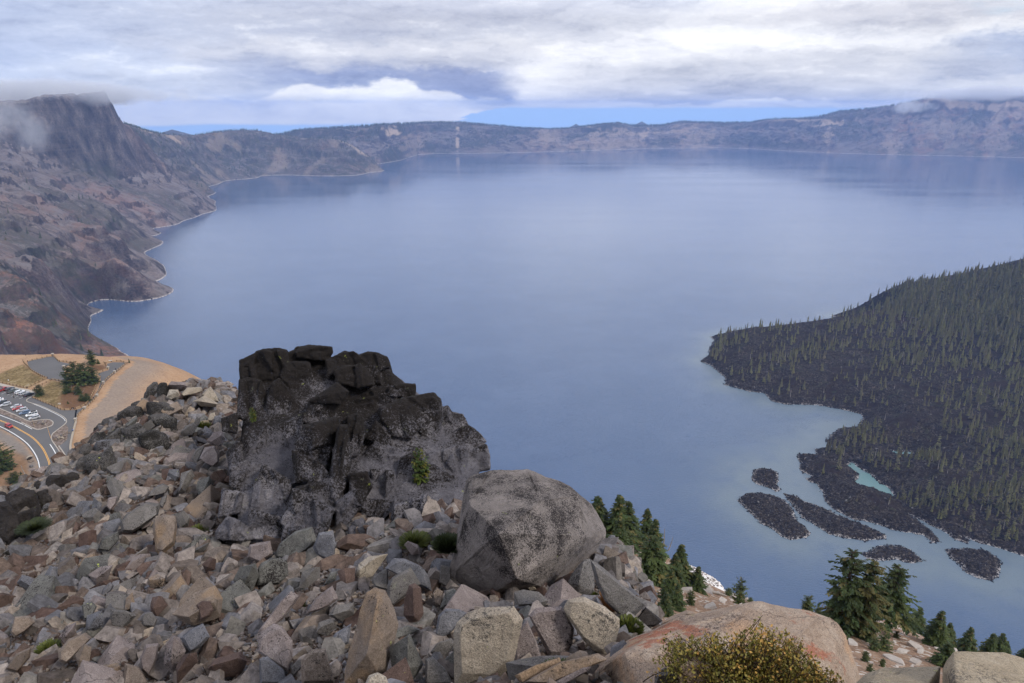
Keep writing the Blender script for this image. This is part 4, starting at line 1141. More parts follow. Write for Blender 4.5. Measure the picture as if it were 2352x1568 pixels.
def wheel_soup(r=0.36, w_=0.24):
    n = 20; a = np.arange(n) / n * 2 * math.pi
    V = []
    for y, q in ((-w_ / 2, 0.60), (-w_ / 2, 0.96), (-w_ * 0.35, 1.0), (w_ * 0.35, 1.0), (w_ / 2, 0.96), (w_ / 2, 0.60)):
        V += [(r * q * math.cos(t), y, r * q * math.sin(t)) for t in a]
    s = Soup(); F = [[i * n + j, i * n + (j + 1) % n, (i + 1) * n + (j + 1) % n, (i + 1) * n + j] for i in range(5) for j in range(n)]
    s.add(V, F)
    rm = Soup()
    V = [(r * .6 * math.cos(t), y, r * .6 * math.sin(t)) for y in (-w_ * .4, w_ * .4) for t in a] + [(0, -w_ * .46, 0), (0, w_ * .46, 0)]
    rm.add(V, [[j, (j + 1) % n, 2 * n] for j in range(n)] + [[n + (j + 1) % n, n + j, 2 * n + 1] for j in range(n)])
    return s.mesh('tyre', [M_tyre], True), rm.mesh('rim', [M_rim], False)
WH = wheel_soup()
def car_parts(kind):
    """body soup, glass list, roof z, length"""
    b = Soup(); g = Soup(); r_ = Soup()
    if kind == 'suv':
        L_ = 4.6
        loft(b, [(-2.28, .80, .42, .92, .1), (-2.2, .90, .30, 1.05, .08), (-1.4, .93, .26, 1.06, .05), (0.6, .93, .26, 1.03, .05), (1.05, .92, .26, 1.02, .08), (1.7, .90, .28, .93, .12), (2.2, .84, .32, .80, .14), (2.3, .74, .42, .70, .1)])
        cab = [(-2.12, -1.80), (1.12, 0.38)]; zt = 1.66
    elif kind == 'van':
        L_ = 4.9
        loft(b, [(-2.42, .84, .42, 1.1, .05), (-2.38, .94, .3, 1.16, .05), (0.9, .95, .28, 1.16, .05), (1.3, .94, .28, 1.12, .08), (2.2, .88, .3, .92, .14), (2.42, .78, .42, .78, .1)])
        cab = [(-2.40, -2.30), (1.55, 0.75)]; zt = 1.95
    elif kind == 'pickup':
        L_ = 5.5
        loft(b, [(-2.72, .86, .48, 1.0, .03), (-2.68, .93, .42, 1.08, .02), (-0.8, .94, .4, 1.10, .02), (1.0, .94, .4, 1.10, .06), (2.3, .92, .4, 1.02, .1), (2.65, .88, .42, .98, .08), (2.74, .8, .5, .9, .05)])
        cab = [(-0.85, -0.55), (1.35, 0.72)]; zt = 1.80
    else:
        L_ = 4.5
        loft(b, [(-2.22, .76, .40, .84, .1), (-2.1, .88, .28, .95, .1), (-1.3, .90, .24, .98, .08), (0.8, .90, .24, .96, .08), (1.6, .87, .26, .84, .14), (2.15, .80, .3, .72, .14), (2.24, .70, .4, .64, .1)])
        cab = [(-1.75, -1.05), (1.05, 0.25)]; zt = 1.45
    (xr0, xr1), (xf0, xf1) = cab
    zb = 0.98 if kind in ('suv', 'sedan') else 1.10
    hw0, hw1 = 0.84, 0.66
    def cabin(s, e, z0c, z1c):
        q0 = 0; V = []
        for z_, t_ in ((z0c, (z0c - zb) / (zt - zb)), (z1c, (z1c - zb) / (zt - zb))):
            xa = xr0 + (xr1 - xr0) * t_ - e; xb = xf0 + (xf1 - xf0) * t_ + e; hw = hw0 + (hw1 - hw0) * t_ + e
            V += [(xa, -hw, z_), (xb, -hw, z_), (xb, hw, z_), (xa, hw, z_)]
        s.add(V, [[0, 1, 5, 4], [1, 2, 6, 5], [2, 3, 7, 6], [3, 0, 4, 7], [4, 5, 6, 7], [3, 2, 1, 0]])
    cabin(g, 0.0, zb - 0.05, zt - 0.08)
    cabin(r_, 0.02, zt - 0.10, zt)
    # pillars
    for sy in (-1, 1):
        for t0, hw_ in ((0.0, 0.06), (0.34, 0.05), (0.66, 0.05), (1.0, 0.06)):
            pa = np.array([xr0 + (xf0 - xr0) * t0, sy * (hw0 + .005), zb - 0.04]); pb = np.array([xr1 + (xf1 - xr1) * t0, sy * (hw1 + .005), zt - 0.06])
            tube(r_, [pa, (pa + pb) / 2, pb], [hw_, hw_, hw_], 4)
    if kind == 'pickup':
        pass
    return b, g, r_, L_, zt
CARM = {}
def make_car(kind, col, cname):
    key = (kind, cname)
    if key in CARM: return CARM[key]
    b, g, r_, L_, zt = car_parts(kind)
    pm = paint(cname, col)
    bmh = b.mesh('body', [pm], True)
    bmh.polygons.foreach_set('use_smooth', np.zeros(len(bmh.polygons), bool))
    bump_ = Soup(); box(bump_, (L_ / 2 - 0.05, 0, .36), .16, 1.5, .2); bf = bump_.mesh('bumper', [M_trim])
    bump_ = Soup(); box(bump_, (-L_ / 2 + 0.05, 0, .38), .16, 1.5, .2); br = bump_.mesh('bumper', [M_trim])
    lm = Soup(); box(lm, (0, 0, 0), .12, .34, .15); lmh = lm.mesh('headlight', [M_lamp])
    tm = Soup(); box(tm, (0, 0, 0), .10, .22, .26); tmh = tm.mesh('taillight', [M_tail])
    bed = None
    if kind == 'pickup':
        s = Soup(); box(s, (-1.78, 0, 1.085), 1.75, 1.5, 0.012); bed = s.mesh('cargo_bed', [M_trim])
    CARM[key] = (bmh, g.mesh('window', [M_glass]), r_.mesh('roof', [pm]), bf, br, lmh, tmh, bed, L_, zt)
    return CARM[key]
def place_car(kind, col, cname, a, b, label, name='parked_car', cat='car', group='cars parked at the overlook', scale=1.0, front=1):
    """a, b: ground points of tail and nose on the parking"""
    m = make_car(kind, col, cname)
    cx_, cy_ = (a[0] + b[0]) / 2, (a[1] + b[1]) / 2
    rz = math.atan2(b[1] - a[1], b[0] - a[0])
    t = thing(name, label, cat, (cx_, cy_, PZ0 - 0.012), group, rz)
    t.scale = (scale,) * 3
    L_ = m[8]
    link('body', m[0], t); link('window', m[1], t); link('roof', m[2], t)
    link('bumper', m[3], t); link('bumper', m[4], t)
    for sy in (-.62, .62):
        o = link('headlight', m[5], t); o.location = (L_ / 2 - 0.07, sy, 0.58)
        o = link('taillight', m[6], t); o.location = (-L_ / 2 + 0.04, sy * 1.15, 0.72)
    if m[7]: link('cargo_bed', m[7], t)
    for sx in (-1, 1):
        for sy in (-1, 1):
            wo = link('wheel', WH[0], t); wo.location = (sx * L_ * 0.30, sy * 0.86, 0.36)
            link('rim', WH[1], wo)
    return t
def carpx(fn, cxy, ang_from, ang_to):
    """centre at pixel, direction from two pixels"""
    c = np.array(gp(fn, (cxy,))[0]); a, b = [np.array(q) for q in gp(fn, (ang_from, ang_to))]
    d = (b - a) / np.linalg.norm(b - a)
    return c - d, c + d
dirU = ((0, 800), (240, 715)); dirL = ((0, 1110), (230, 1060))
SILV, WHT, BLK, GRYB, RED, GRN, BLU = (0.42, 0.43, 0.45), (0.74, 0.75, 0.76), (0.015, 0.016, 0.018), (0.055, 0.058, 0.06), (0.36, 0.02, 0.015), (0.10, 0.11, 0.10), (0.10, 0.15, 0.24)
for kind, c, cn, q, lab in (
    ('pickup', RED, 'red', (95, 770), 'red pickup truck at the left end of the upper parking row'),
    ('sedan', GRYB, 'charcoal', (200, 760), 'dark car tucked between the red and grey pickup trucks'),
    ('pickup', GRN, 'grey_green', (265, 810), 'grey-green pickup truck with open bed in the upper parking row'),
    ('suv', WHT, 'white', (405, 828), 'white car next to the grey-green pickup truck'),
    ('suv', SILV, 'silver', (490, 855), 'silver-white car between the white car and the black car'),
    ('suv', BLK, 'black', (600, 880), 'black car with raised tailgate at the end of the upper row')):
    place_car(kind, c, cn, *carpx(Z1, q, *dirU), lab)
for kind, c, cn, q, lab in (
    ('sedan', WHT, 'white', (-30, 990), 'white car cut by the left picture edge in the lower row'),
    ('suv', GRYB, 'charcoal', (55, 1040), 'dark grey car behind the silver wagon in the lower row'),
    ('suv', SILV, 'silver', (120, 1085), 'silver wagon at the left of the gap in the lower parking row'),
    ('sedan', SILV, 'silver', (335, 1120), 'silver car just left of the red parked car'),
    ('sedan', RED, 'red', (365, 1160), 'red parked car in the middle of the lower row'),
    ('suv', SILV, 'silver', (450, 1195), 'silver car just right of the red parked car'),
    ('suv', BLU, 'blue_grey', (510, 1250), 'dark blue car beside the white camper van'),
    ('van', WHT, 'white', (650, 1290), 'white camper van with a dark roof box'),
    ('suv', SILV, 'silver', (705, 1350), 'silver car at the near end of the lower row by the rock island')):
    t = place_car(kind, c, cn, *carpx(Z1, q, dirL[1], dirL[0]), lab)
    if kind == 'van':
        s = Soup(); box(s, (-0.9, 0, 1.97), 2.0, 0.9, 0.30); link('roof_box', s.mesh('roof_box', [M_trim]), t)
place_car('suv', RED, 'red', *carpx(Z3, (190, 110), (105, 40), (275, 125)), 'red car driving along the curved road', 'moving_car', 'car', None)

# ---- small people at the overlook
SKIN = flat('skin', (0.45, 0.27, 0.19), 0.6); M_navy = flat('navy_cloth', (0.02, 0.03, 0.06), 0.9); M_dk = flat('dark_cloth', (0.03, 0.03, 0.035), 0.9); M_blue = flat('blue_cloth', (0.08, 0.20, 0.50), 0.9); M_hair = flat('hair', (0.03, 0.02, 0.015), 0.8)
def person(loc, rz, top, legs, label, stride=0.16, name='person'):
    t = thing('person', label, 'person', loc, None, rz)
    J = dict(pel=(0, 0, .95), ch=(0, 0, 1.30), nk=(0, 0, 1.50), hd=(.01, 0, 1.62), tp=(.02, 0, 1.74), sl=(0, .18, 1.42), el=(.03, .24, 1.13), hl=(.12, .23, .88), sr=(0, -.18, 1.42), er=(-.03, -.24, 1.13), hr=(.05, -.25, .88),
             kl=(stride * .6, .10, .52), al=(stride, .10, .08), fl=(stride + .17, .11, .04), kr=(-stride * .4, -.10, .52), ar=(-stride, -.10, .08), fr=(-stride + .17, -.11, .04), pl=(0, .09, .9), pr=(0, -.09, .9))
    rad = dict(pel=.15, ch=.16, nk=.06, hd=.10, tp=.07, sl=.07, el=.05, hl=.035, sr=.07, er=.05, hr=.035, kl=.06, al=.045, fl=.035, kr=.06, ar=.045, fr=.035, pl=.09, pr=.09)
    E = [('pel', 'ch'), ('ch', 'nk'), ('nk', 'hd'), ('hd', 'tp'), ('ch', 'sl'), ('sl', 'el'), ('el', 'hl'), ('ch', 'sr'), ('sr', 'er'), ('er', 'hr'), ('pel', 'pl'), ('pl', 'kl'), ('kl', 'al'), ('al', 'fl'), ('pel', 'pr'), ('pr', 'kr'), ('kr', 'ar'), ('ar', 'fr')]
    ks = list(J)
    def skin(nm, keys, grow, mat):
        me = bpy.data.meshes.new(nm); kk = [q for q in ks if q in keys]
        me.from_pydata([J[q] for q in kk], [(kk.index(a), kk.index(b)) for a, b in E if a in keys and b in keys], [])
        o = link(nm, me, t); me.materials.append(mat)
        m = o.modifiers.new('skin', 'SKIN'); m.use_smooth_shade = True
        for i, q in enumerate(kk):
            me.skin_vertices[0].data[i].radius = (rad[q] + grow,) * 2
        me.skin_vertices[0].data[0].use_root = True
        s = o.modifiers.new('sub', 'SUBSURF'); s.levels = 1; s.render_levels = 1
        return o
    skin('body', set(ks), 0, SKIN)
    skin('jacket', {'pel', 'ch', 'nk', 'sl', 'el', 'sr', 'er'}, .018, top)
    skin('trousers', {'pel', 'pl', 'pr', 'kl', 'kr', 'al', 'ar'}, .016, legs)
    bm = bmesh.new(); bmesh.ops.create_uvsphere(bm, u_segments=12, v_segments=8, radius=.115)
    for v in list(bm.verts):
        if v.co.z < -0.03 and v.co.x > -0.02: bm.verts.remove(v)
    bmesh.ops.translate(bm, verts=bm.verts, vec=(-.01, 0, 1.68))
    me = bpy.data.meshes.new('hair'); bm.to_mesh(me); bm.free(); me.materials.append(M_hair); link('hair', me, t)
    return t
def gpos(fn, q): return (*gp(fn, (q,))[0], PZ0 - 0.03)
person(gpos(Z1, (285, 930)), 0.4, M_dk, M_dk, 'person in dark clothes walking across the parking lot')
person(gpos(Z2, (1052, 378)), 2.2, M_navy, M_dk, 'person in a navy jacket walking the path near the far viewpoint')
person(gpos(Z2, (600, 965)), 2.0, M_dk, M_navy, 'person in black leaning beside the lower path fence', 0.05)
person(gpos(Z3, (1490, 215)), 1.5, M_blue, M_dk, 'person in light blue seated on the low stone wall', 0.05)
person(gpos(Z1, (805, 1300)), 1.2, M_dk, M_dk, 'person in dark clothes behind the white camper van', 0.05)
person(gpos(Z1, (490, 935)), 2.6, M_navy, M_dk, 'person at the open tailgate of the black car', 0.05)
person((*PZ(*Z1(522, 62), 423)[:2], 422.7), 1.0, M_dk, M_dk, 'person on the bare pumice beyond the overlook')

# signs, pole
def sign(fn, q, w_, h_, top, col, label, rz=0.0, frame=M_post):
    x_, y_, z_ = gpos(fn, q)
    t = thing('sign_board', label, 'sign', (x_, y_, z_), None, rz)
    for sx in (-.4, .4):
        s = Soup(); box(s, (sx * w_, 0, -0.1), .12, .12, top + 0.1); link('post', s.mesh('post', [frame]), t)
    s = Soup(); box(s, (0, -.09, top - h_), w_, .06, h_); link('panel', s.mesh('panel', [col]), t)
M_board = flat('brown_board', (0.07, 0.04, 0.028), 0.7); M_wb = flat('white_board', (0.75, 0.75, 0.73), 0.4, 0.4)
sign(Z2, (945, 195), 1.9, 0.5, 1.1, M_wb, 'white information panel on the fence of the far viewpoint')
sign(Z2, (182, 1165), 1.5, 0.95, 1.25, M_board, 'brown notice board with a white spot beside the path entrance')
t = bpy.data.objects[[o.name for o in bpy.data.objects if o.get('label', '').startswith('brown notice')][0]]
bm = bmesh.new(); bmesh.ops.create_circle(bm, cap_ends=True, segments=16, radius=.16); me = bpy.data.meshes.new('emblem'); bm.to_mesh(me); bm.free(); me.materials.append(M_wb)
o = link('emblem', me, t); o.location = (0, -.124, .62); o.rotation_euler = (math.radians(90), 0, 0)
sign(Z1, (182, 598), 0.5, 0.6, 1.3, M_wb, 'small white sign standing in the dry grass')
def pole(fn, q0, hgt, label, r=.09, mat=M_log, lean=0.0, name='marker_pole'):
    x_, y_, z_ = gpos(fn, q0); s = Soup()
    z = np.linspace(0, hgt, 4); tube(s, np.stack([lean * z / hgt, 0 * z, z], 1), r * (1 - 0.3 * z / hgt), 8)
    o = link(name, s.mesh(name, [mat], True)); o.location = (x_, y_, z_ - .1); o['label'] = label; o['category'] = 'pole'
pole(Z3, (712, 105), 4.4, 'pale snow pole standing on the rock island by the parking', lean=-0.6)
pole(Z3, (1030, 330), 5.0, 'thin orange-brown snow pole at the kerb of the rock pile island', mat=M_yellow, lean=-0.3, r=.07)

# trees round the overlook
def tz(fn, q, kind, h_, lab, group='pines at the overlook', cat='pine tree', wide=1.0, rz=0.0, z=None, nm='pine_tree'):
    x_, y_, z_ = gpos(fn, q)
    if z is not None: x_, y_, z_ = PZ(*fn(*q), z)
    return place_tree(nm, kind, (x_, y_, z_ - .1), h_, lab, cat, group, rz, wide)
GP = 'dark pines at the overlook'
tz(Z2, (110, 690), BUSHY[0], 11.5, 'leftmost tall pine of the cluster on the overlook, above pale dead wood', GP, wide=1.0, rz=.4)
tz(Z2, (270, 650), BUSHY[1], 13.0, 'wide central pine of the overlook cluster', GP, wide=0.95, rz=2.0)
tz(Z2, (440, 670), BUSHY[0], 13.0, 'tallest right-hand pine of the overlook cluster', GP, wide=1.1, rz=3.1)
tz(Z2, (590, 640), BUSHY[1], 10.0, 'lower bushy pine of the overlook cluster beside the path fence', GP, wide=1.1, rz=4.1)
tz(Z2, (575, 255), BUSHY[0], 9.5, 'pine standing alone behind the cluster, left of the small viewpoint', GP, wide=0.95, rz=1.1)
tz(Z2, (700, 235), FIR[3], 3.0, 'low dark bush pine beside the small viewpoint', GP, wide=1.5)
tz(Z1, (820, 880), BUSHY[1], 6.2, 'rounded pine at the end of the upper parking row', GP, wide=1.15)
tz(Z2, (290, 850), BUSHY[1], 4.6, 'low pine among bleached trunks below the cluster', GP, wide=1.4, rz=.7)
tz(Z2, (60, 830), BUSHY[1], 4.2, 'low pine over the red soil bank left of the bleached trunks', GP, wide=1.5, rz=2.7)
tz(Z2, (370, 980), BUSHY[1], 3.4, 'bush pine on the red soil above the brown sign', GP, wide=1.5, rz=1.7)
tz(Z2, (480, 990), BUSHY[1], 4.4, 'bush pine against the lower path fence', GP, wide=1.2, rz=1.9)
tz(Z2, (80, 1045), FIR[3], 1.6, 'tiny green pine by the white boulder', GP, wide=1.4)
tz(Z2, (1325, 215), FIR[0], 2.8, 'small lone conifer beyond the end of the path fence', GP, wide=1.1)
tz(Z3, (40, 1040), BUSHY[1], 14.0, 'large dark tree cut by the left edge below the road', GP, wide=1.05, z=422.0, rz=3.0)
tz(Z3, (330, 1285), BUSHY[1], 5.8, 'bushy green tree beside the leaning dead trunk', GP, wide=1.3, z=422.0)
tz(Z3, (470, 1350), BUSHY[1], 4.6, 'low green tree above the dark rocks, right of the bushy one', GP, wide=1.4, z=422.0)
tz(Z3, (440, 1100), FIR[3], 2.2, 'small conifer halfway up the brown bank', GP, wide=1.3, z=422.3)
x_, y_, z_ = PZ(*Z3(600, 1290), 422.5)
t = thing('dead_tree', 'thin black dead trunk leaning beside the road bend', 'dead tree', (x_, y_, z_ - .2)); t.scale = (9, 9, 9); t.rotation_euler = (0, -0.12, 0)
link('trunk', SNAG[0], t)
for q, h_ in (((150, 720), 3.0), ((250, 760), 2.4), ((200, 880), 2.6), ((380, 690), 2.4), ((360, 830), 2.6), ((20, 760), 2.8)):
    x_, y_, z_ = gpos(Z2, q)
    t = thing('dead_tree', 'bleached twisted dead trunk among the overlook pines', 'dead tree', (x_, y_, z_), 'bleached trunks among the overlook pines', random.uniform(0, 6)); t.scale = (h_ * 1.6, h_ * 1.6, h_)
    t.rotation_euler = (0.5, 0.5, h_ * 3)
    link('trunk', SNAG[int(h_ * 10) % 3], t)
# ================================================================== near ground
def A(x, y): return (472.3 + .3012 * x, 767.5 + .3012 * y)
def R2(x, y): return (.2259 * x, 826.6 + .2259 * y)
def R3(x, y): return (.3012 * x, 1151.3 + .3012 * y)
def R4(x, y): return (590.4 + .3012 * x, 1151.3 + .3012 * y)
def R5(x, y): return (1180.8 + .247 * x, 1180.8 + .247 * y)
def R6(x, y): return (944.6 + .2448 * x, 1033.2 + .2448 * y)
def H2(x, y): return (1328.4 + .2071 * x, 1092.2 + .2071 * y)
def J(x, y): return (1800.7 + .2345 * x, 1239.8 + .2345 * y)

NG = [PT(*q) for q in (
    (0, 1568, 13), (200, 1568, 12), (400, 1568, 11), (600, 1568, 9.5), (800, 1568, 8.3), (1000, 1568, 7.4), (1176, 1568, 6.6), (1350, 1568, 5.4), (1500, 1568, 5.0),
    (0, 1430, 16), (200, 1430, 15), (400, 1430, 14), (600, 1430, 12.6), (800, 1430, 11.4), (1000, 1430, 10.5), (1200, 1430, 9.6), (1380, 1430, 9.2), (1500, 1440, 9.5),
    (0, 1300, 20), (200, 1300, 19), (400, 1300, 18), (600, 1300, 17), (800, 1300, 15.5), (950, 1300, 14.5), (1100, 1380, 12.2), (1300, 1380, 11.8), (1360, 1320, 13.3),
    (0, 1190, 24), (150, 1180, 24), (300, 1180, 23), (450, 1180, 22), (480, 1080, 26), (300, 1050, 29), (200, 1060, 30), (240, 1000, 33), (310, 950, 36), (390, 905, 40), (480, 895, 42), (540, 905, 42), (480, 960, 35),
    (110, 1105, 28.5), (-300, 1568, 14), (-300, 1300, 20), (1000, 1250, 15.5), (1000, 1180, 19), (1400, 1290, 15))]
NG += [(-42, 14, CAMZ - 28), (-46, 32, CAMZ - 40), (-40, 50, CAMZ - 50), (-20, 62, CAMZ - 52), (2, 62, CAMZ - 52), (22, 50, CAMZ - 50), (-4, 44, CAMZ - 33), (8, 34, CAMZ - 30), (-28, 34, CAMZ - 26), (-32, 22, CAMZ - 22),
       (-8, 30, CAMZ - 18), (0, 22, CAMZ - 15), (8, 20, CAMZ - 17), (14, 14, CAMZ - 17), (16, 6, CAMZ - 14), (24, 20, CAMZ - 32), (30, 4, CAMZ - 26),
       (0, 0.4, CAMZ - 1.75), (2.2, 0.4, CAMZ - 1.8), (-2.5, 0.4, CAMZ - 2.0), (0, -4, CAMZ - 1.5), (-8, -3, CAMZ - 3.4), (-16, 0, CAMZ - 8), (5, -3, CAMZ - 2.2), (0.6, 2.2, CAMZ - 2.6), (2.5, 2.6, CAMZ - 2.9), (4.5, 3.5, CAMZ - 4.5), (-4, 2.5, CAMZ - 4.4)]
ngf = rbf(NG, 1.2, 0.02)
def near_h(x, y):
    ex = 2.3 + 1.6 * (1 - sstep(y, 3.5, 6.5)) + 0.25 * np.maximum(y - 13, 0)
    return ngf(x, y) + 0.16 * fbm(x / 2.3, y / 2.3, 4, 7) - 1.9 * np.maximum(x - ex, 0)
def hit(fn, u, v, t0=1.5, t1=200.0, n=900):
    x, y, d = ray(u, v); t = np.exp(np.linspace(math.log(t0), math.log(t1), n))
    g = fn(x * t, y * t); below = (CAMZ + d * t) < g
    i = int(np.argmax(below)) if below.any() else n - 1
    return float(t[i])

def f(k):
    p = k.coord()
    n = k.noise(p, 1.2, 6, 0.7); v = k.xyz(k.voro(p, 7.0, out='Color')); n2 = k.noise(p, 14.0, 4, 0.7)
    col = k.ramp(k.math('ADD', k.math('MULTIPLY', v[0], 0.6), k.math('MULTIPLY', n, 0.4)), [(0.15, (0.035, 0.024, 0.018)), (0.45, (0.085, 0.058, 0.044)), (0.7, (0.14, 0.105, 0.085)), (0.92, (0.24, 0.19, 0.155))])
    return {'Base Color': col, 'Normal': k.bump(k.math('ADD', v[1], n2), 0.9, 0.08)}
M_grit = material('scree_grit', f, 0.95, 0.1)
nx, ny = 420, 420
gx = np.linspace(-52, 34, nx); gy = -6 + 72 * np.linspace(0, 1, ny) ** 1.3
X, Y = np.meshgrid(gx, gy, indexing='ij'); H = near_h(X, Y)
me = mesh_np('near_ground', np.stack([X.ravel(), Y.ravel(), H.ravel()], 1), grid_faces(nx, ny), [M_grit], True)
structure('ground', me, 'brown grit between the rocks of the summit scree')

# pumice slope under the firs, down to the right
DG = [PT(*q) for q in ((1400, 1230, 92), (1450, 1236, 104), (1540, 1286, 104), (1600, 1326, 98), (1655, 1362, 90), (1700, 1388, 82), (1420, 1330, 68), (1500, 1400, 58), (1600, 1400, 66), (1700, 1430, 62), (1480, 1470, 44), (1700, 1480, 48),
                       (1850, 1425, 64), (1950, 1418, 74), (2020, 1422, 76), (2080, 1445, 73), (2140, 1482, 66), (2185, 1530, 58), (2210, 1568, 52), (2000, 1500, 54), (2050, 1560, 45), (2300, 1555, 56), (2400, 1560, 58), (1900, 1568, 38), (1500, 1568, 28), (1250, 1300, 60), (1250, 1500, 30), (1800, 1500, 46))]
DG += [PT(u, v, t) for u, v, t in ((1200, 1400, 140), (1400, 1400, 150), (1600, 1430, 150), (1800, 1480, 140), (2000, 1520, 130), (2200, 1600, 120), (2500, 1650, 115), (1000, 1400, 120), (2352, 1700, 95))]
DG += [(14, 8, CAMZ - 13), (30, 0, CAMZ - 22), (60, 0, CAMZ - 48), (100, 30, CAMZ - 110), (8, 20, CAMZ - 24)]
dgf = rbf(DG, 4.0, 0.05)
def slope_h(x, y): return dgf(x, y) + 0.35 * fbm(x / 7, y / 7, 4, 17)
def f(k):
    p = k.coord()
    n = k.noise(p, 0.35, 6, 0.65); v = k.xyz(k.voro(p, 2.6, out='Color')); n2 = k.noise(p, 3.0, 5, 0.7)
    base = k.ramp(k.math('ADD', k.math('MULTIPLY', n, 0.45), k.math('MULTIPLY', n2, 0.55)), [(0.3, (0.13, 0.075, 0.05)), (0.48, (0.26, 0.165, 0.11)), (0.62, (0.37, 0.26, 0.18)), (0.8, (0.46, 0.37, 0.29))])
    base = k.mix(k.step(v[0], 0.86, 0.92), base, (0.50, 0.44, 0.38))
    return {'Base Color': base, 'Normal': k.bump(k.math('ADD', n2, v[1]), 0.8, 0.2)}
M_slope = material('pumice_slope', f, 0.95, 0.1)
gx = np.linspace(2, 135, 330); gy = np.linspace(2, 150, 330)
X, Y = np.meshgrid(gx, gy, indexing='ij'); H = slope_h(X, Y)
H = np.minimum(H, CAMZ - 6)
me = mesh_np('fir_slope', np.stack([X.ravel(), Y.ravel(), H.ravel()], 1), grid_faces(330, 330), [M_slope], True)
structure('ground', me, 'steep pumice slope with firs below the summit')

# the mountain's flank under the summit, down to the lake
th, q_ = np.meshgrid(np.linspace(0, 2 * math.pi, 220), np.linspace(0, 1, 160) ** 1.5, indexing='ij')
X = -5 + 800 * q_ * np.cos(th); Y = 15 + 800 * q_ * np.sin(th)
H = CAMZ - 16 - 0.79 * 800 * q_ + (4 * fbm(X / 40, Y / 40, 5, 61) + 9 * ridged(X / 160, Y / 160, 4, 62) * sstep(q_, 0.1, 0.4) - 5) * sstep(q_, 0.02, 0.1)
structure('mountain', mesh_np('mountain_flank', np.stack([X.ravel(), Y.ravel(), np.maximum(H, -20).ravel()], 1), grid_faces(220, 160)[:, ::-1], [M_slope], True), 'bare mountain flank below the summit')

# bright stony cove at the lake edge far below
def f(k):
    p = k.coord(); v = k.xyz(k.voro(p, 0.5, out='Color'))[0]; n = k.noise(p, 0.2, 5, 0.7)
    return k.ramp(k.math('MULTIPLY', v, k.math('ADD', n, 0.4)), [(0.1, (0.12, 0.09, 0.07)), (0.35, (0.42, 0.36, 0.30)), (0.6, (0.75, 0.72, 0.68))])
M_beach = material('pale_beach_stones', f, 0.95, 0.1)
bp = [PZ(u, v, 0)[:2] for u, v in ((1555, 1290), (1600, 1303), (1625, 1318), (1645, 1330), (1660, 1345), (1670, 1360), (1668, 1380), (1690, 1430), (1560, 1450), (1450, 1380), (1480, 1300))]
q = np.array(bp); lo = q.min(0) - 8; hi = q.max(0) + 8
xs = np.arange(lo[0], hi[0], 1.2); ys = np.arange(lo[1], hi[1], 1.2); X, Y = np.meshgrid(xs, ys, indexing='ij')
sd = poly_sd(X, Y, bp) + 2.5 * fbm(X / 6, Y / 6, 3, 3)
H = np.where(sd > 0, np.minimum(sd * 0.3, 6) + 1.2 * np.abs(fbm(X / 3, Y / 3, 3, 5)), sd * 0.3)
structure('shore', mesh_np('stony_cove', np.stack([X.ravel(), Y.ravel(), np.maximum(H, -4).ravel()], 1), grid_faces(len(xs), len(ys)), [M_beach], True), 'pale stones of a small cove at the lake edge')

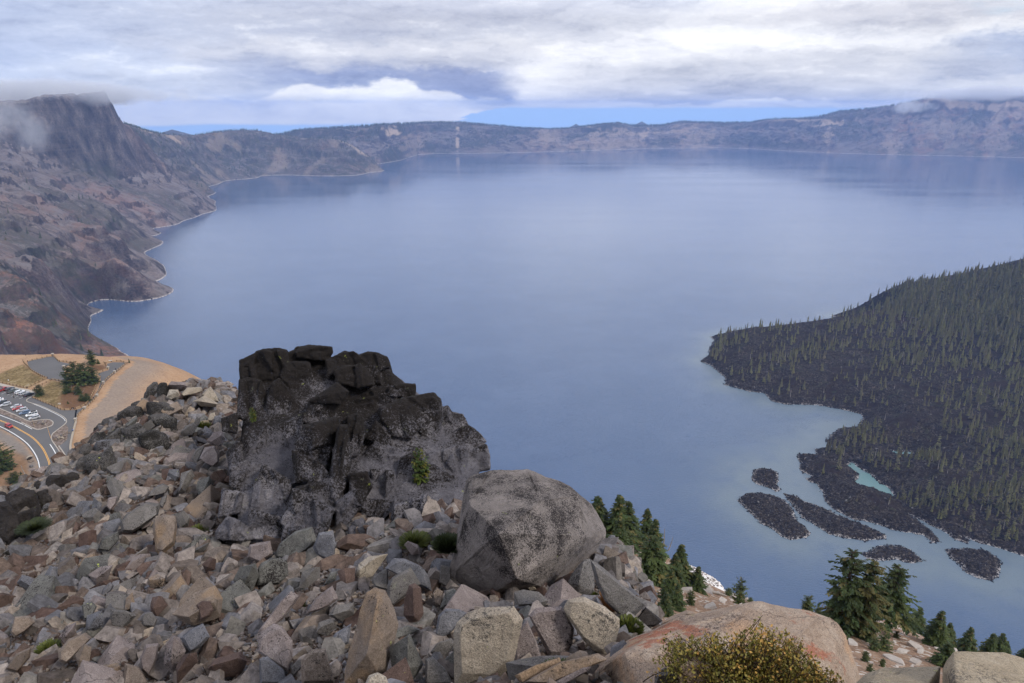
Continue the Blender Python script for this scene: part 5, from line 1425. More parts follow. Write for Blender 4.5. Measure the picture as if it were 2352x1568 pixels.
# ================================================================== rock materials
def rock_mat(name, dark, mid, light, speck=0.0, speckc=(0.016, 0.014, 0.014), warm=None, lichen=0.25, sc=1.0, stain=None, redpatch=0.0, toplichen=None):
    def f(k):
        p = k.coord()
        oi = k.node('ShaderNodeObjectInfo').outputs['Random']
        p = k.vmath('ADD', p, k.comb(k.math('MULTIPLY', oi, 37.0), k.math('MULTIPLY', oi, 11.0), 0.0))
        big = k.noise(p, 0.7 * sc, 5, 0.6); mid_ = k.noise(p, 3.5 * sc, 6, 0.68); fine = k.noise(p, 19.0 * sc, 5, 0.72)
        m = k.math('ADD', k.math('MULTIPLY', big, 0.35), k.math('ADD', k.math('MULTIPLY', mid_, 0.4), k.math('MULTIPLY', fine, 0.25)))
        col = k.ramp(m, [(0.34, dark), (0.5, mid), (0.66, light)])
        cell = k.xyz(k.voro(p, 0.85 * sc, out='Color'))[0]
        col = k.mix(k.math('MULTIPLY', cell, 0.6), col, k.mix(0.5, dark, mid))
        if warm: col = k.mix(k.math('MULTIPLY', k.step(k.noise(p, 1.1 * sc, 4, 0.6), 0.50, 0.64), 0.75), col, warm)
        if redpatch: col = k.mix(k.math('MULTIPLY', k.step(k.noise(k.mapping(p, (2.2, 2.2, 0.9)), 1.0, 5, 0.66), 0.56, 0.62), redpatch), col, k.mix(fine, (0.22, 0.045, 0.025), (0.40, 0.17, 0.10)))
        if speck:
            s1 = k.noise(p, 26.0 * sc, 6, 0.88); s0 = k.noise(p, 1.3 * sc, 4, 0.65)
            th = k.math('ADD', s1, k.math('MULTIPLY', k.math('SUBTRACT', s0, 0.5), 0.6))
            lo = 0.63 - 0.15 * speck
            if toplichen:
                pz = k.xyz(k.coord())[2]
                th = k.math('ADD', th, k.lin(pz, toplichen[0], toplichen[1], -0.26, 0.22))
            col = k.mix(k.step(th, lo, lo + 0.03), col, k.mix(fine, speckc, tuple(min(1, c * 2.6) for c in speckc)))
        if lichen:
            l_ = k.step(k.noise(p, 5.0 * sc, 5, 0.7), 0.66, 0.70)
            col = k.mix(k.math('MULTIPLY', l_, lichen), col, (0.30, 0.32, 0.20))
            y_ = k.step(k.noise(k.vmath('ADD', p, (5, 9, 3)), 7.0 * sc, 2, 0.5), 0.745, 0.755)
            col = k.mix(k.math('MULTIPLY', y_, lichen), col, (0.50, 0.58, 0.10))
        gr_ = k.noise(p, 75.0 * sc, 3, 0.8)
        col = k.mix(1.0, col, k.ramp(gr_, [(0.36, (0.62, 0.61, 0.60)), (0.5, (1.0, 1.0, 1.0)), (0.66, (1.38, 1.36, 1.34))]), 'MULTIPLY')
        cr = k.step(k.voro(k.vmath('ADD', p, k.vmath('SCALE', k.noise(p, 2.0 * sc, 3, 0.6, out=1), 0.6)), 0.9 * sc, 'DISTANCE_TO_EDGE'), 0.0, 0.016, 0.55, 0.0)
        cr = k.math('MULTIPLY', cr, k.step(big, 0.46, 0.60))
        col = k.mix(cr, col, (0.02, 0.017, 0.016))
        h = k.math('ADD', k.math('MULTIPLY', mid_, 0.6), k.math('ADD', k.math('MULTIPLY', k.math('ADD', fine, k.math('MULTIPLY', gr_, 0.35)), 0.24), k.math('MULTIPLY', cr, -0.15)))
        return {'Base Color': col, 'Normal': k.bump(h, 0.75, 0.12 / sc)}
    return material(name, f, 0.92, 0.12)

RC = {
    'blue-grey': rock_mat('blue_grey_rock', (0.068, 0.068, 0.077), (0.150, 0.150, 0.165), (0.28, 0.275, 0.29), 0.25),
    'grey': rock_mat('grey_rock', (0.072, 0.066, 0.062), (0.160, 0.148, 0.140), (0.29, 0.27, 0.255), 0.35),
    'tan': rock_mat('tan_rock', (0.105, 0.082, 0.066), (0.215, 0.170, 0.138), (0.36, 0.30, 0.25), 0.2, warm=(0.27, 0.185, 0.115)),
    'reddish-brown': rock_mat('reddish_rock', (0.055, 0.038, 0.034), (0.120, 0.082, 0.070), (0.20, 0.145, 0.125), 0.1, lichen=0.1),
    'pinkish': rock_mat('pinkish_rock', (0.115, 0.092, 0.086), (0.235, 0.195, 0.185), (0.39, 0.34, 0.325), 0.3),
    'greenish-grey': rock_mat('greenish_rock', (0.062, 0.060, 0.056), (0.140, 0.137, 0.128), (0.26, 0.255, 0.235), 0.4, lichen=0.7),
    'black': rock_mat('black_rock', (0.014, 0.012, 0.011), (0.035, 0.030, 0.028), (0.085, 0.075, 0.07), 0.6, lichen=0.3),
    'pale': rock_mat('pale_rock', (0.21, 0.175, 0.135), (0.35, 0.30, 0.24), (0.48, 0.43, 0.36), 0.2, lichen=0.3, speckc=(0.05, 0.045, 0.04)),
}
M_boulder = rock_mat('lichen_boulder', (0.10, 0.088, 0.083), (0.19, 0.166, 0.154), (0.31, 0.27, 0.25), 0.35, lichen=0.15, sc=1.25, toplichen=(CAMZ - 12.0, CAMZ - 4.5))
M_crag = rock_mat('crag_rock', (0.042, 0.040, 0.047), (0.120, 0.114, 0.127), (0.27, 0.252, 0.26), 0.95, speckc=(0.010, 0.0085, 0.008), lichen=0.2, sc=0.62, toplichen=(CAMZ - 12.4, CAMZ - 8.3))
M_near = rock_mat('orange_stained_rock', (0.20, 0.145, 0.105), (0.33, 0.25, 0.19), (0.46, 0.39, 0.32), 0.3, speckc=(0.06, 0.045, 0.04), warm=(0.40, 0.25, 0.15), lichen=0.5, sc=1.7, redpatch=0.75)
M_slab = rock_mat('pale_summit_slab', (0.19, 0.15, 0.10), (0.34, 0.28, 0.20), (0.46, 0.40, 0.31), 0.45, speckc=(0.07, 0.06, 0.05), lichen=0.4, sc=1.9)

def tex(name, size, basis='BLENDER_ORIGINAL', depth=4, typ='CLOUDS'):
    t = bpy.data.textures.new(name, typ)
    t.noise_scale = size
    if typ == 'CLOUDS': t.noise_depth = depth; t.noise_basis = basis
    if typ == 'MUSGRAVE': t.musgrave_type = 'RIDGED_MULTIFRACTAL'; t.octaves = 5; t.noise_intensity = 0.9
    return t
TX_ridge = tex('rock_ridge', 0.8, typ='MUSGRAVE'); TX_big = tex('rock_large', 0.9); TX_mid = tex('rock_mid', 0.30, depth=5); TX_cell = tex('rock_cell', 0.45, 'VORONOI_F2_F1', 2); TX_rough = tex('rock_small', 0.09, depth=3)
def displace(o, t, s, mid=0.5, coords='LOCAL'):
    m = o.modifiers.new('relief', 'DISPLACE'); m.texture = t; m.strength = s; m.mid_level = mid; m.texture_coords = coords
def hull_mesh(name, pts, bevel=0.0, mats=(), merge=0.12):
    bm = bmesh.new()
    for p in pts: bm.verts.new(p)
    r = bmesh.ops.convex_hull(bm, input=bm.verts[:])
    bmesh.ops.delete(bm, geom=list({v for v in r['geom_interior'] + r['geom_unused'] if isinstance(v, bmesh.types.BMVert)}), context='VERTS')
    bmesh.ops.dissolve_limit(bm, angle_limit=math.radians(7), verts=bm.verts[:], edges=bm.edges[:])
    if bevel:
        try: bmesh.ops.bevel(bm, geom=bm.edges[:], offset=bevel, segments=2, profile=0.6, affect='EDGES', clamp_overlap=True)
        except Exception: pass
    bmesh.ops.triangulate(bm, faces=bm.faces[:])
    bmesh.ops.recalc_face_normals(bm, faces=bm.faces[:])
    me = bpy.data.meshes.new(name); bm.to_mesh(me); bm.free()
    for m in mats: me.materials.append(m)
    return me

def block_points(fn, outline, t, thick, rs, bulge=0.30, extra=(), style=None):
    style = style or ('face' if rs.rand() < 0.4 else 'ridge')
    """outline in photo coordinates at distance t -> 3-D points of a chunky angular block"""
    P = [fn(*q) for q in outline]
    cu = sum(p[0] for p in P) / len(P); cv = sum(p[1] for p in P) / len(P)
    size = max(max(p[0] for p in P) - min(p[0] for p in P), max(p[1] for p in P) - min(p[1] for p in P)) / 1568 * t
    tilt_u = rs.uniform(-.35, .35); tilt_v = rs.uniform(-.1, .5)
    pts = []
    D_ = np.array([(u - cu, v - cv) for u, v in P]); ev, evec = np.linalg.eigh(D_.T @ D_); ax = evec[:, 1]; half = math.sqrt(ev[1] / len(P)) * 1.1
    for (u, v) in P:
        du = (u - cu) / 1568 * t; dv = (v - cv) / 1568 * t
        pts.append(PT(u, v, t + tilt_u * du - tilt_v * dv))
        if style == 'face':
            k_ = rs.uniform(0.72, 0.9)
            pts.append(PT(cu + (u - cu) * k_, cv + (v - cv) * k_, t - bulge * size * rs.uniform(0.55, 0.8) + tilt_u * du * k_ - tilt_v * dv * k_))
        pts.append(PT(cu + (u - cu) * .8, cv + (v - cv) * .8 , t + thick * rs.uniform(0.8, 1.1)))
    if style != 'face':
        ox, oy = rs.uniform(-.25, .25) * half, rs.uniform(-.45, .1) * half
        for s_ in (-.75, .7) if rs.rand() < .7 else (-.8, .05, .85):
            uu, vv = cu + ox + ax[0] * half * s_, cv + oy + ax[1] * half * s_
            du = (uu - cu) / 1568 * t; dv = (vv - cv) / 1568 * t
            pts.append(PT(uu, vv, t - bulge * size * rs.uniform(0.7, 1.15) + tilt_u * du - tilt_v * dv))
    for (x, y, dt) in extra:
        u, v = fn(x, y); pts.append(PT(u, v, t + dt))
    return pts, size, cu, cv

def centre_origin(o):
    me = o.data; n = len(me.vertices); co = np.empty(n * 3, np.float32); me.vertices.foreach_get('co', co); co = co.reshape(-1, 3)
    c = co.mean(0); c[2] = co[:, 2].min()
    co -= c; me.vertices.foreach_set('co', co.ravel()); o.location = tuple(float(q) for q in c)
    me.update()

def solid(o, lv, amp, small=None):
    s = o.modifiers.new('dense', 'SUBSURF'); s.subdivision_type = 'SIMPLE'; s.levels = 1; s.render_levels = lv
    displace(o, TX_mid, amp); displace(o, TX_rough, (small if small is not None else amp * 0.3))

# ---- the dark crag: traced blocks fused into one mass
CR = [
 ((258, 200), (375, 145), (372, 230), (300, 245), (262, 230)), ((258, 235), (390, 230), (400, 360), (262, 350)), ((385, 130), (440, 115), (500, 135), (540, 120), (620, 118), (630, 200), (560, 350), (400, 370)),
 ((258, 350), (420, 350), (470, 480), (460, 680), (400, 690), (245, 640)), ((635, 135), (720, 100), (790, 210), (600, 215)), ((600, 215), (790, 215), (820, 300), (860, 460), (760, 570), (640, 440), (570, 320)),
 ((720, 97), (780, 82), (960, 98), (970, 140), (920, 200), (800, 190), (700, 180)), ((470, 480), (510, 370), (560, 340), (690, 500), (770, 575), (650, 620), (470, 690)),
 ((470, 690), (740, 600), (730, 720), (700, 900), (665, 1130), (530, 1040), (465, 960)), ((730, 660), (800, 500), (880, 480), (1000, 370), (1090, 440), (1060, 480), (960, 640), (820, 680)),
 ((720, 700), (960, 650), (950, 900), (900, 1090), (800, 1000), (690, 900)), ((680, 900), (900, 1000), (960, 1100), (690, 1130)), ((940, 640), (1010, 636), (1020, 700), (960, 920), (945, 900)),
 ((1010, 700), (1080, 695), (1100, 900), (1110, 980), (1060, 1190), (1000, 1300), (955, 1280), (960, 1000)), ((1080, 620), (1190, 610), (1220, 760), (1160, 920), (1110, 940), (1090, 780)),
 ((920, 200), (1060, 128), (1170, 160), (1240, 240), (1000, 260), (930, 330)), ((980, 280), (1060, 240), (1200, 240), (1270, 330), (1280, 390), (1150, 410), (1000, 370)),
 ((1170, 160), (1240, 135), (1320, 145), (1385, 175), (1410, 240), (1432, 330), (1435, 390), (1300, 400), (1250, 300)), ((1180, 460), (1380, 380), (1395, 470), (1290, 520), (1180, 530)),
 ((1400, 400), (1500, 375), (1602, 378), (1595, 475), (1480, 480), (1400, 475)), ((1060, 560), (1380, 490), (1470, 480), (1480, 550), (1350, 590), (1100, 610)), ((1340, 560), (1500, 490), (1620, 560), (1640, 700), (1560, 800), (1420, 770), (1330, 650)),
 ((1230, 760), (1300, 660), (1400, 780), (1420, 830), (1400, 870), (1300, 830), (1230, 800)), ((1500, 490), (1740, 448), (1790, 500), (1810, 640), (1780, 770), (1700, 850), (1640, 780), (1630, 560)),
 ((1805, 560), (1850, 545), (1870, 600), (1930, 700), (1890, 780), (1800, 820)), ((1870, 590), (1960, 610), (2000, 690), (1950, 760), (1900, 700)), ((1930, 720), (2000, 690), (2080, 750), (2140, 820), (2060, 850), (1900, 830), (1740, 850)),
 ((1990, 900), (2100, 850), (2140, 840), (2168, 930), (2168, 1030), (2010, 1060)), ((1700, 910), (1900, 850), (1900, 960), (1850, 1060), (1690, 1010)), ((1830, 980), (1900, 900), (2000, 880), (2000, 1060), (1960, 1200), (1880, 1130)),
 ((1500, 940), (1620, 930), (1700, 1000), (1900, 1080), (1880, 1130), (1650, 1200), (1370, 1260), (1450, 1080)), ((1280, 830), (1500, 880), (1600, 930), (1440, 1080), (1280, 1020), (1180, 940)), ((1100, 1060), (1230, 1050), (1270, 1170), (1200, 1260), (1100, 1200)),
 ((1260, 1030), (1430, 1040), (1440, 1150), (1370, 1250), (1280, 1160)), ((290, 760), (460, 700), (460, 940), (270, 945)), ((180, 1010), (300, 960), (450, 990), (380, 1100), (280, 1210), (190, 1140)),
 ((345, 1300), (380, 1110), (460, 1000), (530, 1050), (670, 1130), (650, 1200), (570, 1400), (360, 1330)), ((160, 900), (260, 790), (270, 960), (180, 1010)), ((575, 1440), (680, 1180), (800, 1220), (920, 1400), (840, 1480), (640, 1490)),
 ((690, 1170), (960, 1100), (980, 1200), (960, 1380), (800, 1260)), ((1000, 1290), (1100, 1200), (1230, 1200), (1200, 1300), (1060, 1480), (985, 1490)), ((1190, 1260), (1370, 1260), (1440, 1330), (1350, 1430), (1250, 1500), (1185, 1400)),
 ((1430, 1300), (1680, 1220), (1690, 1400), (1620, 1560), (1410, 1560)), ((1690, 1290), (1810, 1290), (1800, 1380), (1740, 1420)), ((1760, 1230), (1900, 1220), (1950, 1240), (1900, 1290), (1750, 1280)),
 ((100, 1400), (130, 1180), (290, 1210), (260, 1360), (160, 1380)), ((80, 1500), (170, 1390), (300, 1440), (330, 1568), (80, 1568)), ((120, 640), (240, 600), (240, 760), (130, 740)), ((820, 1250), (980, 1330), (930, 1500), (860, 1480)),
 ((1090, 1480), (1190, 1400), (1260, 1560), (1100, 1568)), ((330, 1330), (580, 1410), (560, 1568), (330, 1568)), ((600, 1480), (860, 1480), (900, 1600), (580, 1600)), ((1700, 1400), (1880, 1300), (1960, 1420), (1900, 1560), (1700, 1560))]
rs = np.random.RandomState(12)
bm = bmesh.new()
def split_poly(P, rs, vert=True):
    """cut a traced outline in two along a random, mostly upright line"""
    P = [np.array(q, float) for q in P]; c = sum(P) / len(P); a = rs.normal(0, .35) if rs.rand() < .7 else rs.uniform(0, 3.14)
    n = np.array([math.cos(a), math.sin(a)]); c = c + n * rs.uniform(-15, 15); out = ([], [])
    for i in range(len(P)):
        p, q = P[i], P[(i + 1) % len(P)]; dp, dq = (p - c) @ n, (q - c) @ n
        out[0 if dp < 0 else 1].append(tuple(p))
        if dp * dq < 0:
            x = tuple(p + (q - p) * (dp / (dp - dq))); out[0].append(x); out[1].append(x)
    return [o for o in out if len(o) >= 3]
for i, O in enumerate(CR):
    cy_ = sum(q[1] for q in O) / len(O); cx_ = sum(q[0] for q in O) / len(O)
    t_ = 26.5 - 8.2 * (cy_ / 1500.0) - (0.9 if 700 < cx_ < 1200 and cy_ > 500 else 0) + rs.uniform(-.5, .5) + (0.8 if cx_ > 1700 else 0)
    O2 = [(cx_ + (x - cx_) * 1.03, cy_ + (y - cy_) * 1.03) for x, y in O]
    parts_ = [O2] + [q for q in split_poly(O2, rs)]
    for q in list(parts_[1:]):
        w_ = max(p[0] for p in q) - min(p[0] for p in q)
        if w_ > 120: parts_ += split_poly(q, rs)
    for j, q in enumerate(parts_):
        tj = t_ + (0 if j == 0 else rs.uniform(-.42, .12))
        pts, sz, cu, cv = block_points(A, q, tj, 2.6, rs, 0.24 if j == 0 else 0.14, style='face' if j and rs.rand() < .5 else None)
        me = hull_mesh('b', pts, 0.0); bm.from_mesh(me); bpy.data.meshes.remove(me)
# inner core so that no light passes between the blocks
core = []
for x, y in ((300, 230), (700, 150), (1370, 220), (1760, 520), (2110, 860), (2130, 1150), (1900, 1560), (1000, 1600), (250, 1568), (190, 1200), (300, 700)):
    cyy = y; tt = 26.5 - 8.2 * (cyy / 1500.0) + 0.3
    u, v = A(x + (1100 - x) * 0.04, y + 25)
    core.append(PT(u, v, tt + 0.25)); core.append(PT(u, v, tt + 4.2))
me = hull_mesh('b', core[:6] + core[14:], 0.0); bm.from_mesh(me)
me = hull_mesh('b', core[4:16], 0.0); bm.from_mesh(me)
me = bpy.data.meshes.new('rock_mass'); bm.to_mesh(me); bm.free(); me.materials.append(M_crag)
crag = link('rock_crag', me); crag['label'] = 'big dark fractured rock crag standing above the scree in front of the lake'; crag['category'] = 'rock crag'
m = crag.modifiers.new('fuse', 'REMESH'); m.mode = 'VOXEL'; m.voxel_size = 0.04; m.adaptivity = 0.0; m.use_smooth_shade = False
displace(crag, TX_mid, 0.10)
displace(crag, TX_rough, 0.04)

# ---- lichen-dark outcrop along the top of the scree
LO = [
      ((1480, 330), (1500, 270), (1560, 225), (1600, 215), (1605, 300), (1590, 400), (1500, 420), (1460, 380)), ((1600, 300), (1630, 230), (1690, 230), (1700, 320), (1650, 370), (1600, 400)),
      ((1330, 450), (1400, 415), (1460, 420), (1440, 500), (1350, 520)), ((1200, 540), (1330, 460), (1440, 480), (1400, 560), (1250, 600), (1190, 570)), ((1040, 610), (1150, 570), (1240, 590), (1200, 660), (1080, 690), (1040, 640)),
      ((950, 700), (1020, 640), (1120, 650), (1100, 720), (1000, 760), (945, 740)), ((900, 830), (960, 740), (1060, 730), (1080, 800), (1000, 880), (900, 880)), ((810, 930), (850, 860), (900, 850), (950, 900), (900, 960), (810, 1000)),
      ((1050, 830), (1120, 740), (1200, 680), (1260, 700), (1240, 820), (1120, 850)), ((860, 1060), (1000, 1000), (1140, 870), (1160, 950), (1060, 1100), (870, 1110)), ((780, 1060), (820, 980), (960, 960), (1050, 1000), (860, 1090), (780, 1110)),
      ((1480, 430), (1560, 420), (1700, 440), (1800, 500), (1700, 560), (1500, 560)), ((1500, 560), (1650, 540), (1790, 600), (1700, 700), (1560, 680)), ((1400, 760), (1560, 690), (1700, 760), (1740, 880), (1560, 900), (1430, 860)),
      ((1240, 700), (1420, 640), (1500, 720), (1420, 820), (1260, 820))]
bm = bmesh.new(); prev_ = None
for O in LO:
    P = [R2(*q) for q in O]; uu = sum(p[0] for p in P) / len(P); vb = max(p[1] for p in P)
    t_ = min(hit(near_h, uu, vb + 2), 42)
    pts, sz, cu, cv = block_points(R2, O, t_ - 0.3, 2.2, rs, 0.25)
    lo_ = min(p[2] for p in pts)
    low_ = [(p[0], p[1], lo_ - d_) for p in pts for d_ in (0.25, 1.2)]; pts += low_
    if prev_: me = hull_mesh('b', prev_ + low_); bm.from_mesh(me); bpy.data.meshes.remove(me)
    prev_ = low_
    me = hull_mesh('b', pts, 0.04); bm.from_mesh(me); bpy.data.meshes.remove(me)
me = bpy.data.meshes.new('outcrop'); bm.to_mesh(me); bm.free(); me.materials.append(rock_mat('outcrop_rock', (0.040, 0.038, 0.038), (0.095, 0.088, 0.085), (0.19, 0.18, 0.165), 0.95, speckc=(0.012, 0.011, 0.010), lichen=0.6, sc=0.7))
oc = link('rock_outcrop', me); oc['label'] = 'black lichen-covered outcrop along the upper left crest of the scree, above the road'; oc['category'] = 'rock outcrop'
m = oc.modifiers.new('fuse', 'REMESH'); m.mode = 'VOXEL'; m.voxel_size = 0.08
displace(oc, TX_big, 0.2); displace(oc, TX_mid, 0.14); displace(oc, TX_rough, 0.05)
# second outcrop at the left edge
LO2 = [((465, 1250), (500, 1180), (660, 1165), (680, 1220), (560, 1300), (470, 1320)), ((345, 1260), (380, 1225), (440, 1260), (450, 1340), (380, 1350)), ((680, 1180), (740, 1150), (800, 1180), (770, 1230), (690, 1250)),
       ((-60, 1330), (60, 1345), (80, 1450), (-60, 1480)), ((60, 1370), (200, 1300), (360, 1320), (380, 1480), (240, 1568), (80, 1568)), ((-80, 1460), (90, 1450), (200, 1600), (160, 1800), (-80, 1850)), ((380, 1340), (480, 1310), (520, 1420), (440, 1500), (370, 1460)), ((200, 1560), (380, 1480), (420, 1600), (330, 1760), (200, 1800))]
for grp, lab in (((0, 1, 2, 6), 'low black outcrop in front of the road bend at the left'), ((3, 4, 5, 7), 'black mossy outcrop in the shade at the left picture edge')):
    bm = bmesh.new(); prev_ = None
    for O in [LO2[i] for i in grp]:
        P = [R2(*q) for q in O]; uu = sum(p[0] for p in P) / len(P); vb = max(p[1] for p in P)
        t_ = min(hit(near_h, uu, vb + 2), 30)
        pts, sz, cu, cv = block_points(R2, O, t_ - 0.1, 1.6, rs, 0.22)
        lo_ = min(p[2] for p in pts)
        low_ = [(p[0], p[1], lo_ - d_) for p in pts for d_ in (0.2, 1.0)]; pts += low_
        if prev_: me = hull_mesh('b', prev_ + low_); bm.from_mesh(me); bpy.data.meshes.remove(me)
        prev_ = low_
        me = hull_mesh('b', pts, 0.03); bm.from_mesh(me); bpy.data.meshes.remove(me)
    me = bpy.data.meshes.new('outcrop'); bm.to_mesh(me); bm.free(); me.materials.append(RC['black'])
    oc = link('rock_outcrop', me); oc['label'] = lab; oc['category'] = 'rock outcrop'
    m = oc.modifiers.new('fuse', 'REMESH'); m.mode = 'VOXEL'; m.voxel_size = 0.06
    displace(oc, TX_big, 0.2); displace(oc, TX_mid, 0.14); displace(oc, TX_rough, 0.05)

# ---- the giant boulder
out = ((525, 270), (600, 225), (740, 185), (860, 178), (1010, 178), (1090, 185), (1220, 225), (1330, 270), (1430, 310), (1540, 385), (1620, 455), (1690, 510), (1740, 580), (1800, 680), (1830, 740), (1830, 810), (1780, 880), (1700, 970), (1600, 1040), (1540, 1090), (1470, 1170), (1410, 1230), (1330, 1350), (1000, 1400), (870, 1420), (700, 1420), (560, 1395), (450, 1330), (410, 1270), (385, 1180), (362, 1100), (380, 1020), (430, 880), (470, 700), (500, 500), (520, 380))
pts = []
for x, y in out:
    u, v = R6(x, y)
    tt = 13.1 + 0.9 * (1 - min(1, max(0, (y - 178) / 900.0))) + 0.25 * (x > 1500)
    pts.append(PT(u, v, tt)); pts.append(PT(u + (1200 - u) * .10, v + (1225 - v) * .12, tt + 1.6))
for x, y, t_ in ((550, 520, 12.3), (830, 790, 11.2), (985, 1210, 11.45), (1220, 480, 12.35), (1560, 430, 13.3), (1640, 820, 12.6), (760, 1345, 12.1), (420, 1130, 12.75), (1240, 1290, 12.2)):
    u, v = R6(x, y); pts.append(PT(u, v, t_))
me = hull_mesh('boulder', pts, 0.025, [M_boulder])
bo = link('giant_boulder', me); bo['label'] = 'giant speckled grey-pink boulder leaning beside the dark crag'; bo['category'] = 'boulder'
s = bo.modifiers.new('dense', 'SUBSURF'); s.subdivision_type = 'SIMPLE'; s.levels = 2; s.render_levels = 4
displace(bo, TX_big, 0.05); displace(bo, TX_mid, 0.05); displace(bo, TX_rough, 0.02)
# ================================================================== separate rocks
rs = np.random.RandomState(77)
ROCKS = []   # (x, y, r) footprints already taken
def named_rock(fn, outline, colour, label, t=None, thick=0.55, bulge=0.35, lv=3, name='rock', mat=None, amp=0.035, extra=(), cat='rock', sink=True, bev=0.012, style=None):
    P = [fn(*q) for q in outline]; uu = sum(p[0] for p in P) / len(P); vb = max(p[1] for p in P)
    if t is None: t = hit(near_h, uu, vb) * 0.975 - 0.05
    sz0 = (max(p[0] for p in P) - min(p[0] for p in P)) / 1568 * t
    pts, size, cu, cv = block_points(fn, outline, t, thick * max(sz0, 0.2), rs, bulge, extra, style)
    me = hull_mesh(name, pts, bev * size, [mat or RC[colour]])
    o = link(name, me); o['label'] = label; o['category'] = cat
    centre_origin(o)
    solid(o, lv, amp * size, amp * size * 0.3)
    ROCKS.append((o.location.x, o.location.y, size * 0.35))
    return o

